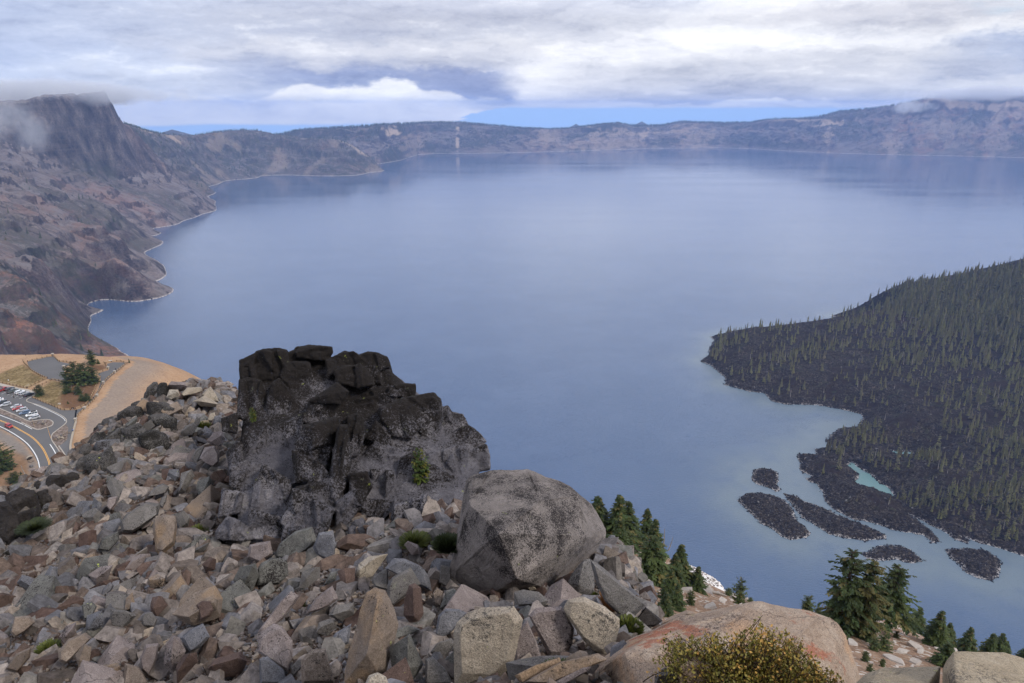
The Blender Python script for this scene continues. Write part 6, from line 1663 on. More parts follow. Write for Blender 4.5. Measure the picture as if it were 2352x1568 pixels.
for O, c, lab in (
    (((665, 1384), (700, 1150), (760, 920), (830, 700), (900, 655), (980, 670), (1010, 760), (1050, 830), (1080, 940), (1000, 1080), (985, 1250), (960, 1400)), 'tan', 'tall tan pillar-like rock with a grey left side at the bottom middle'),
    (((1500, 1400), (1520, 1100), (1495, 1000), (1520, 920), (1610, 850), (1730, 810), (1960, 800), (2030, 900), (1960, 1000), (1950, 1240), (1900, 1280), (1810, 1400)), 'pale', 'large pale blocky rock with yellow lichen spots below the giant boulder'),
    (((1965, 1270), (1960, 1000), (2060, 905), (2130, 1060), (2175, 1215)), 'pinkish', 'thin pinkish slab leaning on the large pale blocky rock'),
    (((990, 640), (1030, 580), (1170, 500), (1250, 630), (1130, 660), (1120, 720), (1030, 800), (1000, 770)), 'grey', 'dark grey curved block right above the tan pillar'),
    (((870, 610), (900, 560), (1000, 500), (980, 640), (1000, 680), (900, 650)), 'grey', 'dark wedge between the tan pillar and the bluish slab'),
    (((970, 510), (1040, 430), (1130, 440), (1250, 490), (1310, 570), (1335, 690), (1250, 640), (1190, 520)), 'blue-grey', 'smooth bluish-white slab left of the giant boulder'),
    (((1120, 750), (1160, 640), (1200, 620), (1250, 660), (1240, 740), (1270, 850), (1255, 940), (1180, 940), (1115, 870)), 'reddish-brown', 'upright brown rock right of the tan pillar'),
    (((1005, 1060), (1060, 980), (1150, 940), (1250, 975), (1190, 1010), (1100, 1040)), 'greenish-grey', 'flat greenish slab lying beside the tan pillar'),
    (((1000, 1120), (1100, 1050), (1165, 1010), (1230, 1180), (1270, 1240), (1170, 1400), (1050, 1400), (1060, 1280)), 'greenish-grey', 'big mossy grey block at the bottom, right of the tan pillar'),
    (((1280, 1200), (1340, 1180), (1440, 1280), (1500, 1400), (1280, 1400)), 'grey', 'dark block at the bottom edge left of the large pale rock'),
    (((1360, 1020), (1380, 870), (1440, 815), (1540, 820), (1600, 850), (1520, 930), (1480, 1000), (1400, 1060)), 'blue-grey', 'blue-grey block under the front corner of the giant boulder'),
    (((1320, 1150), (1370, 1080), (1480, 1040), (1515, 1080), (1440, 1190), (1370, 1205)), 'grey', 'brown-grey chunk left of the large pale rock'),
    (((1410, 1220), (1520, 1120), (1510, 1280), (1430, 1240)), 'greenish-grey', 'small triangular stone squeezed against the large pale rock'),
    (((0, 1010), (130, 930), (190, 950), (270, 1060), (270, 1180), (240, 1310), (150, 1200), (0, 1150)), 'pinkish', 'large pinkish ridged rock at the lower middle, left of the tan pillar'),
    (((15, 1200), (80, 1180), (200, 1280), (240, 1400), (20, 1400)), 'blue-grey', 'blue-grey block under the large pinkish ridged rock'),
    (((330, 1200), (420, 1130), (520, 1120), (560, 1240), (600, 1400), (340, 1400)), 'tan', 'tan and grey block at the bottom edge between pinkish rock and pillar'),
    (((255, 1260), (310, 1210), (420, 1160), (330, 1280), (270, 1340)), 'grey', 'narrow grey sliver right of the large pinkish rock'),
    (((370, 860), (440, 740), (575, 640), (620, 740), (560, 790), (470, 830)), 'pinkish', 'smooth pale slab tilted up in the middle of the rubble below the crag'),
    (((135, 400), (170, 320), (290, 230), (420, 190), (460, 300), (400, 370), (260, 440), (140, 430)), 'greenish-grey', 'flat olive-grey slab leaning against the foot of the crag'),
    (((425, 350), (470, 240), (580, 220), (600, 330), (590, 420), (540, 445), (460, 420)), 'blue-grey', 'dark blue block right of the olive slab at the crag foot'),
    (((0, 520), (30, 470), (120, 425), (230, 450), (240, 560), (170, 630), (0, 640)), 'greenish-grey', 'squarish brown-green boulder under the olive slab'),
    (((320, 660), (340, 540), (400, 510), (480, 500), (480, 580), (380, 660)), 'grey', 'grey boulder in the rubble right of the squarish boulder'),
    (((610, 530), (750, 505), (740, 660), (650, 650)), 'reddish-brown', 'square dark brown block at the foot of the crag'),
    (((505, 640), (560, 540), (610, 530), (600, 600), (560, 640)), 'greenish-grey', 'small pointed stone left of the square brown block'),
    (((755, 560), (770, 480), (850, 420), (1000, 400), (960, 450), (890, 500), (880, 570), (780, 600)), 'pale', 'pale spotted rock at the crag foot above the tan pillar'),
    (((540, 870), (600, 790), (740, 770), (740, 860), (650, 920)), 'grey', 'rounded grey rock directly left of the tan pillar top'),
    (((450, 1000), (470, 920), (560, 890), (610, 960), (540, 1030)), 'grey', 'dark angular stone above the tan and grey block'),
    (((550, 1070), (600, 1000), (720, 930), (700, 1080), (640, 1120)), 'blue-grey', 'speckled blue-grey stone touching the tan pillar'),
    (((0, 1000), (180, 760), (260, 680), (320, 720), (200, 900), (40, 1010)), 'pinkish', 'long pink streaked slab running down to the pinkish ridged rock'),
    (((1385, 620), (1400, 480), (1480, 500), (1480, 620), (1440, 650)), 'grey', 'upright speckled slab against the left side of the giant boulder'),
    (((1390, 820), (1440, 680), (1500, 660), (1590, 740), (1590, 800), (1450, 830)), 'greenish-grey', 'dark lichened stone tucked under the giant boulder'),
    (((1340, 700), (1370, 650), (1420, 690), (1400, 800), (1360, 790)), 'tan', 'small brown upright stone under the giant boulder'),
    (((1120, 330), (1150, 300), (1230, 330), (1240, 400), (1180, 410)), 'pinkish', 'light stone on the red dirt patch by the crag'),
    (((1315, 350), (1350, 340), (1440, 345), (1400, 400), (1340, 400)), 'pale', 'white-topped stone on the red dirt by the moss cushion')):
    named_rock(R4, O, c, lab, style='face' if 'large' in lab or 'slab' in lab else None, bulge=0.2 if 'large' in lab or 'slab' in lab else 0.35)
for O, c, lab in (
    (((135, 940), (200, 870), (440, 855), (495, 960), (560, 1060), (540, 1200), (480, 1320), (330, 1340), (250, 1180)), 'pinkish', 'large grey-pink block between the pale blocky rock and the flat cream slab'),
    (((455, 870), (500, 790), (640, 765), (700, 800), (850, 860), (980, 970), (980, 1050), (920, 1290), (840, 1310), (740, 1270), (640, 1170), (570, 1060), (490, 950)), 'pale', 'large flat cream-coloured slab facing up below the giant boulder'),
    (((0, 720), (80, 700), (230, 720), (320, 800), (290, 850), (170, 870), (130, 930), (60, 940), (0, 870)), 'grey', 'flat-topped grey rock under the right foot of the giant boulder'),
    (((490, 640), (560, 520), (650, 420), (700, 410), (745, 500), (740, 650), (745, 720), (680, 765), (600, 780), (520, 720)), 'grey', 'upright lichened rock propping the right side of the giant boulder'),
    (((700, 410), (770, 450), (830, 540), (950, 600), (1100, 740), (1225, 840), (1080, 1005), (1000, 960), (940, 880), (850, 820), (800, 700), (750, 600)), 'grey', 'long black-topped rock ridge slanting down beside the firs'),
    (((1090, 1000), (1225, 860), (1380, 990), (1320, 1040), (1200, 1050)), 'black', 'dark wedge at the lower end of the black-topped ridge'),
    (((935, 1210), (1000, 1090), (1060, 1110), (1060, 1190), (980, 1220)), 'grey', 'small grey block right of the cream slab'),
    (((1095, 1050), (1130, 1010), (1165, 1040), (1160, 1080), (1110, 1085)), 'grey', 'round grey cobble by the yellow moss'),
    (((960, 1225), (1000, 1190), (1035, 1220), (1010, 1250)), 'pale', 'small white stone at the lower right corner of the cream slab'),
    (((905, 900), (935, 868), (972, 890), (950, 930)), 'pale', 'small pale stone under the rusty grass tuft'),
    (((235, 1300), (262, 1265), (308, 1290), (300, 1330), (260, 1342)), 'tan', 'small brown stone in the crack between two large blocks'),
    (((455, 700), (500, 680), (560, 780), (500, 800), (460, 760)), 'tan', 'small tan stone below the propping lichened rock'),
    (((100, 650), (160, 610), (210, 700), (150, 710)), 'pale', 'small white block wedged at the foot of the giant boulder'),
    (((0, 1500), (200, 1400), (420, 1330), (440, 1380), (280, 1440), (60, 1580)), 'tan', 'uppermost layered tan slab at the bottom centre'),
    (((60, 1575), (440, 1360), (780, 1290), (870, 1350), (700, 1430), (400, 1510), (300, 1590)), 'tan', 'wide layered tan slab with pink edges at the bottom centre'),
    (((330, 1575), (640, 1420), (720, 1410), (700, 1450), (560, 1540), (430, 1600)), 'pinkish', 'thin pink slab in front of the layered tan slabs')):
    named_rock(R5, O, c, lab, style='face' if 'large' in lab or 'slab' in lab else None, bulge=0.16 if 'large' in lab or 'slab' in lab else 0.35)
for O, c, lab in (
    (((1310, 860), (1480, 700), (1640, 640), (1700, 740), (1680, 880), (1580, 920), (1470, 950)), 'tan', 'hollow tan slab carrying a dark cube-shaped stone'),
    (((1370, 1040), (1440, 980), (1550, 930), (1600, 1030), (1530, 1110), (1450, 1150)), 'blue-grey', 'angular dark grey rock just below the hollow tan slab'),
    (((1580, 1280), (1640, 1200), (1840, 1140), (1890, 1220), (1830, 1330), (1680, 1350)), 'reddish-brown', 'broad brown rock at the bottom, left of the pinkish ridged rock'),
    (((1340, 1260), (1400, 1170), (1500, 1150), (1510, 1220), (1400, 1330), (1350, 1400)), 'reddish-brown', 'brown curved rock at the bottom of the scree'),
    (((1255, 1100), (1320, 1020), (1370, 1040), (1420, 1140), (1330, 1330), (1250, 1250)), 'pinkish', 'upright orange-streaked slab in the lower scree'),
    (((1065, 1200), (1110, 1090), (1210, 1080), (1200, 1200), (1130, 1330), (1080, 1290)), 'pinkish', 'pale lilac upright slab in the lower scree'),
    (((710, 1400), (750, 1250), (900, 1230), (930, 1280), (850, 1400)), 'tan', 'yellow-banded rock at the bottom edge of the scree'),
    (((940, 1400), (950, 1230), (1060, 1260), (1140, 1400)), 'tan', 'tan rock right of the yellow-banded rock'),
    (((440, 1150), (520, 1050), (650, 1000), (700, 1040), (560, 1130), (500, 1240), (450, 1220)), 'tan', 'long cream-yellow slab in the lower left scree'),
    (((570, 1170), (640, 1080), (700, 1110), (680, 1230), (600, 1270)), 'tan', 'peach-coloured block right of the cream-yellow slab'),
    (((40, 1280), (120, 1160), (240, 1110), (230, 1190), (130, 1300)), 'tan', 'long tan slab near the lower left corner'),
    (((80, 1000), (110, 880), (230, 870), (270, 920), (180, 1000), (110, 1040)), 'tan', 'pale tan slab at the left edge of the scree'),
    (((450, 1030), (500, 950), (580, 920), (570, 1010), (490, 1080)), 'pinkish', 'lilac-grey rock above the cream-yellow slab'),
    (((650, 990), (660, 870), (780, 830), (790, 940), (700, 1000)), 'blue-grey', 'blue-grey block in the middle of the scree'),
    (((835, 870), (850, 825), (960, 830), (1040, 870), (940, 980), (850, 950)), 'grey', 'wide grey rock with a cream top edge in mid scree'),
    (((1075, 900), (1100, 850), (1160, 840), (1200, 900), (1180, 960), (1090, 950)), 'grey', 'dark round rock under the reddish block'),
    (((1145, 790), (1160, 730), (1240, 725), (1280, 790), (1200, 880), (1150, 850)), 'reddish-brown', 'reddish block right in the middle of the scree'),
    (((1120, 620), (1130, 580), (1200, 550), (1260, 590), (1240, 650), (1150, 660)), 'tan', 'round cream rock above the reddish block'),
    (((670, 560), (760, 500), (860, 485), (820, 600), (740, 640)), 'pinkish', 'smooth lilac slab in the upper scree'),
    (((590, 490), (640, 420), (720, 380), (740, 470), (680, 530), (620, 530)), 'tan', 'concave tan rock left of the lilac slab'),
    (((915, 160), (960, 100), (1120, 0), (1220, 20), (1210, 100), (1000, 250), (930, 230)), 'grey', 'longest striped slab lying across the upper scree'),
    (((1170, 130), (1250, 95), (1340, 110), (1350, 200), (1300, 260), (1330, 330), (1230, 420), (1190, 380), (1165, 200)), 'tan', 'tall black-capped rock with ochre base in the upper scree'),
    (((1325, 100), (1400, 70), (1450, 110), (1440, 190), (1370, 200)), 'grey', 'grey rock right of the black-capped rock'),
    (((740, 370), (780, 280), (900, 225), (910, 290), (830, 380)), 'greenish-grey', 'green-topped wedge in the upper scree'),
    (((1065, 190), (1170, 125), (1150, 180), (1080, 215)), 'pinkish', 'bright thin slab left of the black-capped rock'),
    (((340, 560), (380, 490), (440, 500), (440, 600), (360, 620)), 'blue-grey', 'blue upright slab near the left side of the scree'),
    (((125, 620), (170, 560), (220, 570), (310, 640), (280, 680), (200, 680)), 'blue-grey', 'smooth blue-black rock at the left side of the scree'),
    (((620, 790), (700, 760), (740, 800), (690, 900), (640, 900)), 'greenish-grey', 'greenish rock above the blue-grey block'),
    (((950, 830), (960, 740), (1010, 690), (1030, 780), (990, 830)), 'tan', 'upright tan stone in mid scree'),
    (((1540, 480), (1600, 420), (1650, 440), (1640, 520), (1570, 540)), 'reddish-brown', 'dark red block beside the crag foot'),
    (((1450, 400), (1500, 350), (1600, 310), (1560, 380), (1480, 410)), 'grey', 'flat dark stone above the dark red block'),
    (((1775, 600), (1830, 500), (1950, 470), (1975, 560), (1920, 700), (1830, 690)), 'greenish-grey', 'rounded olive rock below the left end of the crag'),
    (((1885, 430), (1900, 330), (2060, 300), (2080, 400), (1980, 470)), 'pinkish', 'pinkish rock under the crag wall above the olive rock')):
    named_rock(R3, O, c, lab)
o = named_rock(R3, ((1495, 790), (1540, 755), (1610, 760), (1630, 830), (1600, 880), (1530, 905)), 'reddish-brown', 'dark cube-shaped stone resting on the hollow tan slab', t=hit(near_h, *R3(1500, 950)) - 0.75, thick=0.5)
for O, c, lab in (
    (((1835, 740), (1880, 670), (1960, 640), (2010, 670), (1960, 760), (1860, 780)), 'grey', 'oval grey boulder below the pale crest rocks'),
    (((2100, 820), (2180, 730), (2260, 720), (2290, 800), (2240, 900), (2130, 850)), 'pinkish', 'pale faceted boulder left of the crag top'),
    (((2025, 1000), (2080, 890), (2180, 870), (2230, 950), (2230, 1040), (2170, 1090), (2080, 1050)), 'pinkish', 'largest pale faceted boulder beside the left foot of the crag'),
    (((1940, 1000), (2000, 900), (2080, 870), (2030, 1000), (1990, 1060)), 'grey', 'dark slab leaning on the largest pale faceted boulder'),
    (((1990, 1300), (2010, 1230), (2130, 1180), (2160, 1230), (2160, 1380), (2030, 1390)), 'greenish-grey', 'green-grey cubic block at the left foot of the crag'),
    (((1815, 1350), (1840, 1150), (1950, 1110), (1980, 1180), (1880, 1340)), 'grey', 'tall pitted slab left of the green-grey cubic block'),
    (((1500, 1390), (1560, 1300), (1660, 1250), (1720, 1290), (1690, 1350), (1580, 1380)), 'grey', 'striped grey slab above the longest slab'),
    (((1700, 1170), (1720, 1110), (1820, 1110), (1830, 1190), (1780, 1230)), 'blue-grey', 'small blue block above the tall pitted slab'),
    (((1080, 1490), (1100, 1400), (1200, 1380), (1180, 1460), (1120, 1530)), 'pinkish', 'smooth light slab near the outcrop at the left'),
    (((1075, 1250), (1090, 1180), (1150, 1170), (1150, 1230), (1110, 1260)), 'greenish-grey', 'green lichened stone in the upper left scree'),
    (((1620, 1480), (1640, 1400), (1700, 1370), (1690, 1440), (1650, 1510)), 'grey', 'dark upright stone in the upper scree right of the longest slab'),
    (((1970, 640), (2000, 570), (2040, 580), (2030, 650), (1990, 680)), 'grey', 'brown-grey upright stone under the pale crest'),
    (((1995, 760), (2010, 710), (2060, 700), (2080, 740), (2030, 780)), 'grey', 'squat grey stone right of the oval boulder'),
    (((2110, 610), (2130, 550), (2180, 530), (2200, 590), (2150, 620)), 'pale', 'small pale stone near the crest'),
    (((2165, 650), (2180, 570), (2250, 560), (2260, 620), (2210, 660)), 'blue-grey', 'blue-grey stone against the upper left edge of the crag'),
    (((920, 1560), (950, 1400), (1040, 1460), (1000, 1568)), 'blue-grey', 'tall blue slab near the left outcrop'),
    (((1705, 260), (1740, 215), (1880, 225), (1905, 270), (1860, 300), (1800, 310), (1710, 300)), 'pinkish', 'pink block on the very crest of the scree against the tan slope'),
    (((1720, 300), (1810, 300), (1830, 360), (1740, 400), (1690, 380)), 'pale', 'pale block under the pink crest block'),
    (((1840, 350), (1900, 280), (2050, 275), (2060, 320), (1960, 350), (1850, 370)), 'pale', 'cream slab on the crest right of the pink block'),
    (((2050, 350), (2140, 268), (2200, 350), (2230, 430), (2120, 420)), 'pale', 'pointed cream rock on the crest nearest the crag'),
    (((1270, 650), (1390, 565), (1400, 610), (1370, 660), (1300, 700)), 'greenish-grey', 'pale tilted slab over a dark hollow in the black outcrop'),
    (((1960, 420), (2080, 360), (2220, 440), (2200, 480), (2040, 470)), 'pale', 'flat cream block below the pointed cream rock')):
    named_rock(R2, O, c, lab)

# near summit rocks
named_rock(G, ((60, 1135), (140, 1040), (250, 960), (330, 900), (480, 830), (600, 780), (760, 745), (940, 720), (1000, 712), (1100, 735), (1250, 765), (1350, 785), (1400, 810), (1440, 880), (1480, 1000), (1510, 1100), (1530, 1350), (60, 1350)),
           'tan', 'huge rounded tan rock with red stains behind the autumn shrub', t=5.3, thick=0.25, bulge=0.10, lv=4, mat=M_near, amp=0.022, bev=0.012, extra=((300, 975, -0.75), (700, 930, -0.75), (1150, 900, -0.5), (1380, 850, -0.25), (900, 1130, -1.1), (400, 1200, -1.1), (1400, 1250, -0.9)), name='boulder', cat='boulder')
named_rock(G, ((1470, 1145), (1540, 1080), (1620, 1050), (1760, 1046), (1922, 1044), (1915, 1260), (1470, 1260)), 'pale', 'pale flat summit slab left of the crack at the bottom right', t=3.4, thick=0.5, bulge=0.06, lv=4, mat=M_slab, amp=0.02, bev=0.012, extra=((1560, 1150, -0.4), (1850, 1150, -0.4)), name='summit_slab', cat='rock slab')
named_rock(G, ((1930, 1060), (1950, 1015), (1990, 985), (2070, 972), (2250, 968), (2300, 1000), (2420, 1030), (2600, 1260), (1928, 1260)), 'pale', 'pale flat summit slab right of the crack in the bottom right corner', t=3.3, thick=0.4, bulge=0.06, lv=4, mat=M_slab, amp=0.02, bev=0.012, extra=((2000, 1130, -0.35), (2400, 1180, -0.4)), name='summit_slab', cat='rock slab')
named_rock(R5, ((1330, 1050), (1430, 960), (1600, 890), (1740, 920), (1600, 1000), (1400, 1060)), 'tan', 'small tan hump behind the upper edge of the huge tan rock', t=6.6, mat=M_near, amp=0.03)
named_rock(R5, ((1520, 1480), (1700, 1310), (1760, 1340), (1890, 1480), (1930, 1620), (1540, 1640)), 'tan', 'wedge of tan rock poking through the front of the shrub', t=3.9, mat=M_near, amp=0.03)
named_rock(R5, ((1310, 1490), (1400, 1420), (1500, 1460), (1530, 1620), (1300, 1620)), 'grey', 'dark grey stone left of the tan wedge under the shrub', t=4.0, amp=0.03)
named_rock(R4, ((820, 1400), (850, 1325), (920, 1300), (985, 1335), (1010, 1400), (1010, 1500), (800, 1500)), 'pale', 'pale rounded rock top peeking in at the bottom edge in front of the tan pillar', t=2.6, amp=0.03, bev=0.08)

# ---- loose rocks: prototypes cut by random planes
def cut_rock(seed, flat_=1.0):
    r_ = random.Random(seed); bm = bmesh.new(); bmesh.ops.create_cube(bm, size=1.0)
    bmesh.ops.scale(bm, vec=(1.0, r_.uniform(.6, .95), r_.uniform(.4, .75) * flat_), verts=bm.verts)
    for i in range(r_.randint(7, 11)):
        n = Vector((r_.gauss(0, 1), r_.gauss(0, 1), r_.gauss(0, 1))).normalized(); d = r_.uniform(.26, .44)
        g = bmesh.ops.bisect_plane(bm, geom=bm.verts[:] + bm.edges[:] + bm.faces[:], dist=1e-5, plane_co=n * d, plane_no=n, clear_outer=True)
        ed = [e for e in g['geom_cut'] if isinstance(e, bmesh.types.BMEdge)]
        if ed:
            try: bmesh.ops.contextual_create(bm, geom=ed)
            except Exception: pass
    bmesh.ops.bevel(bm, geom=bm.edges[:], offset=0.012, segments=1, profile=0.5, affect='EDGES', clamp_overlap=True)
    bmesh.ops.triangulate(bm, faces=bm.faces[:]); bmesh.ops.recalc_face_normals(bm, faces=bm.faces[:])
    me = bpy.data.meshes.new('rock'); bm.to_mesh(me); bm.free(); me.materials.append(RC['grey'])
    return me
PROT = [cut_rock(s, 1.0 if s % 3 else 0.6) for s in range(18)]
PV = []
for me in PROT:
    v = np.empty(len(me.vertices) * 3, np.float32); me.vertices.foreach_get('co', v)
    fidx = np.empty(len(me.polygons) * 3, np.int32); me.polygons.foreach_get('vertices', fidx)
    PV.append((v.reshape(-1, 3), fidx.reshape(-1, 3)))

def visible(x, y, z, m=0.03):
    F_ = y * CT - (z - CAMZ) * ST; U_ = y * ST + (z - CAMZ) * CT
    u = 1176 + 1568 * x / F_; v = 784 - 1568 * U_ / F_
    return u, v, F_
ruk = np.random.RandomState(5)
region = [(-90, 1120), (100, 1095), (170, 1060), (215, 1000), (300, 930), (350, 880), (480, 880), (560, 900), (520, 1000), (490, 1150), (520, 1240), (620, 1270), (800, 1270), (960, 1180), (1060, 1140), (1060, 1330), (1200, 1390), (1380, 1330), (1450, 1400), (1500, 1480), (1400, 1600), (1000, 1700), (-150, 1750)]
def in_region(u, v): return poly_sd(u, v, region) > 0
N = 150000
x = ruk.uniform(-34, 5.5, N); y = ruk.uniform(3.5, 44, N)
z = near_h(x, y); u, v, F_ = visible(x, y, z)
ok = in_region(u, v) & (F_ > 3)
x, y, z, u, v, F_ = x[ok], y[ok], z[ok], u[ok], v[ok], F_[ok]
FREE = np.array(ROCKS)
gcell = {}
def taken(px, py, r):
    if len(FREE) and (np.hypot(FREE[:, 0] - px, FREE[:, 1] - py) < FREE[:, 2] + r * 0.55).any(): return True
    cx_, cy_ = int(px // 1.0), int(py // 1.0)
    for a in (-1, 0, 1):
        for b in (-1, 0, 1):
            for (qx, qy, qr) in gcell.get((cx_ + a, cy_ + b), ()):
                if math.hypot(qx - px, qy - py) < (qr + r) * 0.72: return True
    gcell.setdefault((cx_, cy_), []).append((px, py, r)); return False
COLN = ['blue-grey', 'grey', 'tan', 'reddish-brown', 'pinkish', 'greenish-grey']
places = [('the hollow tan slab', 450, 1390), ('the left picture edge', 20, 1400), ('the black outcrop', 260, 1070), ('the longest striped slab', 320, 1180), ('the largest pale faceted boulder', 480, 1050), ('the crest of the scree', 420, 930),
          ('the tan pillar', 850, 1450), ('the foot of the dark crag', 680, 1280), ('the giant boulder', 1130, 1370), ('the large pale blocky rock', 1080, 1540), ('the lower left corner', 80, 1530), ('the yellow-banded rock', 250, 1530),
          ('the blue-grey block', 220, 1430), ('the reddish block', 365, 1390), ('the broad brown rock', 520, 1540), ('the left outcrop', 80, 1190), ('the pinkish ridged rock', 630, 1480), ('the black-capped rock', 380, 1220)]
cnt = 0; i = 0
NIND = 175
SH = ['angular', 'blocky', 'slab-like', 'wedge-shaped', 'sharp-edged', 'rounded-edge']
while cnt < NIND and i < len(x):
    if 470 < u[i] < 1060 and v[i] < 1345 and F_[i] > 14: i += 7; continue
    r = ruk.uniform(0.24, 0.58) * (1.0 if F_[i] > 9 else 0.55) * (0.8 + 0.5 * ruk.rand() ** 3)
    if not taken(x[i], y[i], r):
        k_ = cnt % len(PROT); o = link('loose_rock', PROT[k_])
        ci = [0, 1, 2, 3, 4, 5, 1, 4, 1, 0][ruk.randint(10)]
        o.material_slots[0].link = 'OBJECT'; o.material_slots[0].material = RC[COLN[ci]]
        o.location = (x[i], y[i], z[i] + r * 0.25)
        o.rotation_euler = (ruk.uniform(-.8, .8), ruk.uniform(-.8, .8), ruk.uniform(0, 6.28))
        s_ = r * 2; o.scale = (s_ * ruk.uniform(.9, 1.35), s_, s_ * ruk.uniform(.8, 1.25))
        near = min(places, key=lambda q: math.hypot(q[1] - u[i], q[2] - v[i]))[0]
        sz_ = 'large' if r > 0.48 else 'medium' if r > 0.34 else 'small'
        lab = '%s %s %s rock on the scree beside %s' % (sz_, COLN[ci], SH[k_ % 6], near)
        o['label'] = lab; o['category'] = 'rock'; o['group'] = '%s %s %s rocks beside %s' % (sz_, COLN[ci], SH[k_ % 6], near)
        cnt += 1
    i += 7
def merged_rocks(name, X_, Y_, Z_, R_, label, mat, seed=1, sinkf=0.2, normal_tilt=0.8):
    g = np.random.RandomState(seed); VV, FF, TT = [], [], []; off = 0
    pid = g.randint(0, len(PV), len(X_))
    for p in range(len(PV)):
        idx = np.nonzero(pid == p)[0]
        if not len(idx): continue
        V0, F0 = PV[p]; n = len(idx)
        a, b, c = g.uniform(-normal_tilt, normal_tilt, n), g.uniform(-normal_tilt, normal_tilt, n), g.uniform(0, 6.283, n)
        ca, sa, cb, sb, cc, sc_ = np.cos(a), np.sin(a), np.cos(b), np.sin(b), np.cos(c), np.sin(c)
        Rm = np.zeros((n, 3, 3))
        Rm[:, 0, 0] = cc * cb; Rm[:, 0, 1] = cc * sb * sa - sc_ * ca; Rm[:, 0, 2] = cc * sb * ca + sc_ * sa
        Rm[:, 1, 0] = sc_ * cb; Rm[:, 1, 1] = sc_ * sb * sa + cc * ca; Rm[:, 1, 2] = sc_ * sb * ca - cc * sa
        Rm[:, 2, 0] = -sb; Rm[:, 2, 1] = cb * sa; Rm[:, 2, 2] = cb * ca
        sc3 = np.stack([g.uniform(.9, 1.5, n), g.uniform(.8, 1.1, n), g.uniform(.6, 1.2, n)], 1) * (R_[idx] * 2)[:, None]
        W_ = np.einsum('nij,nkj->nki', Rm, V0[None] * sc3[:, None, :])
        W_ += np.stack([X_[idx], Y_[idx], Z_[idx] + R_[idx] * sinkf], 1)[:, None, :]
        VV.append(W_.reshape(-1, 3)); FF.append((F0[None] + (np.arange(n) * len(V0))[:, None, None] + off).reshape(-1, 3)); TT.append(np.repeat(g.rand(n), len(V0))); off += n * len(V0)
    me = mesh_np(name, np.concatenate(VV), np.concatenate(FF), [mat], False, {'tint': np.concatenate(TT)})
    return stuff(name, me, label)
def f(k):
    p = k.coord(); t = k.attr('tint')
    mid_ = k.noise(p, 6.0, 5, 0.7); fine = k.noise(p, 26.0, 4, 0.7)
    base = k.ramp(t, [(0.0, (0.095, 0.092, 0.098)), (0.12, (0.175, 0.168, 0.176)), (0.28, (0.095, 0.078, 0.068)), (0.46, (0.215, 0.185, 0.170)), (0.58, (0.24, 0.20, 0.165)), (0.68, (0.075, 0.048, 0.040)), (0.80, (0.12, 0.085, 0.068)), (0.90, (0.135, 0.130, 0.118)), (0.96, (0.26, 0.225, 0.205)), (1.0, (0.28, 0.22, 0.16))], 'LINEAR')
    m = k.math('ADD', k.math('MULTIPLY', mid_, 1.0), k.math('MULTIPLY', fine, 0.5))
    col = k.mix(1.0, base, k.ramp(k.math('MULTIPLY', m, 0.6), [(0.28, (0.36, 0.36, 0.36)), (0.60, (1.55, 1.55, 1.56))]), 'MULTIPLY')
    sp = k.step(k.noise(p, 13.0, 4, 0.75), 0.60, 0.64)
    col = k.mix(k.math('MULTIPLY', sp, 0.5), col, (0.03, 0.027, 0.025))
    return {'Base Color': col, 'Normal': k.bump(m, 0.6, 0.05)}
M_rub = material('loose_rubble', f, 0.93, 0.12)
N = 80000
x = ruk.uniform(-40, 6, N); y = 3.0 + 41 * ruk.rand(N) ** 1.25; z = near_h(x, y); u, v, F_ = visible(x, y, z)
ok = (poly_sd(u, v, region) > -170) & (F_ > 2.5) & ((u < 1500) | (poly_sd(u, v, region) > -20))
x, y, z, F_ = x[ok], y[ok], z[ok], F_[ok]
r = (0.025 + 0.27 * ruk.rand(len(x)) ** 3.4) * np.clip(0.35 + F_ / 20, 0.4, 1.3)
sel = np.zeros(len(x), bool); sel[:30000] = True
merged_rocks('rubble', x[sel], y[sel], z[sel], r[sel], 'loose broken rock filling the scree', M_rub, 3)
N = 60000; x = ruk.uniform(-20, 4, N); y = ruk.uniform(3, 20, N); z = near_h(x, y); u, v, F_ = visible(x, y, z); ok = (poly_sd(u, v, region) > -45) & (F_ > 2.5); x, y, z = x[ok][:26000], y[ok][:26000], z[ok][:26000]
merged_rocks('gravel', x, y, z + 0.01, 0.015 + 0.05 * ruk.rand(len(x)) ** 2, 'fine broken gravel between the scree rocks', M_rub, 4)
# broken pieces at the foot and on the ledges of the crag, and scattered stones on the fir slope
N = 2600; x = ruk.uniform(12, 95, N); y = ruk.uniform(18, 105, N); z = slope_h(x, y)
k_ = (fbm(x / 9, y / 9, 3, 3) > 0.02); x, y, z = x[k_], y[k_], z[k_]
def f(k):
    p = k.coord(); n = k.noise(p, 4.0, 5, 0.7)
    return k.mix(n, (0.22, 0.18, 0.15), (0.56, 0.51, 0.46))
M_palest = material('pale_slope_stone', f, 0.93, 0.1)
merged_rocks('scattered_stones', x, y, z, 0.08 + 0.32 * ruk.rand(len(x)) ** 4, 'pale stones scattered over the fir slope', M_palest, 5, normal_tilt=0.4)
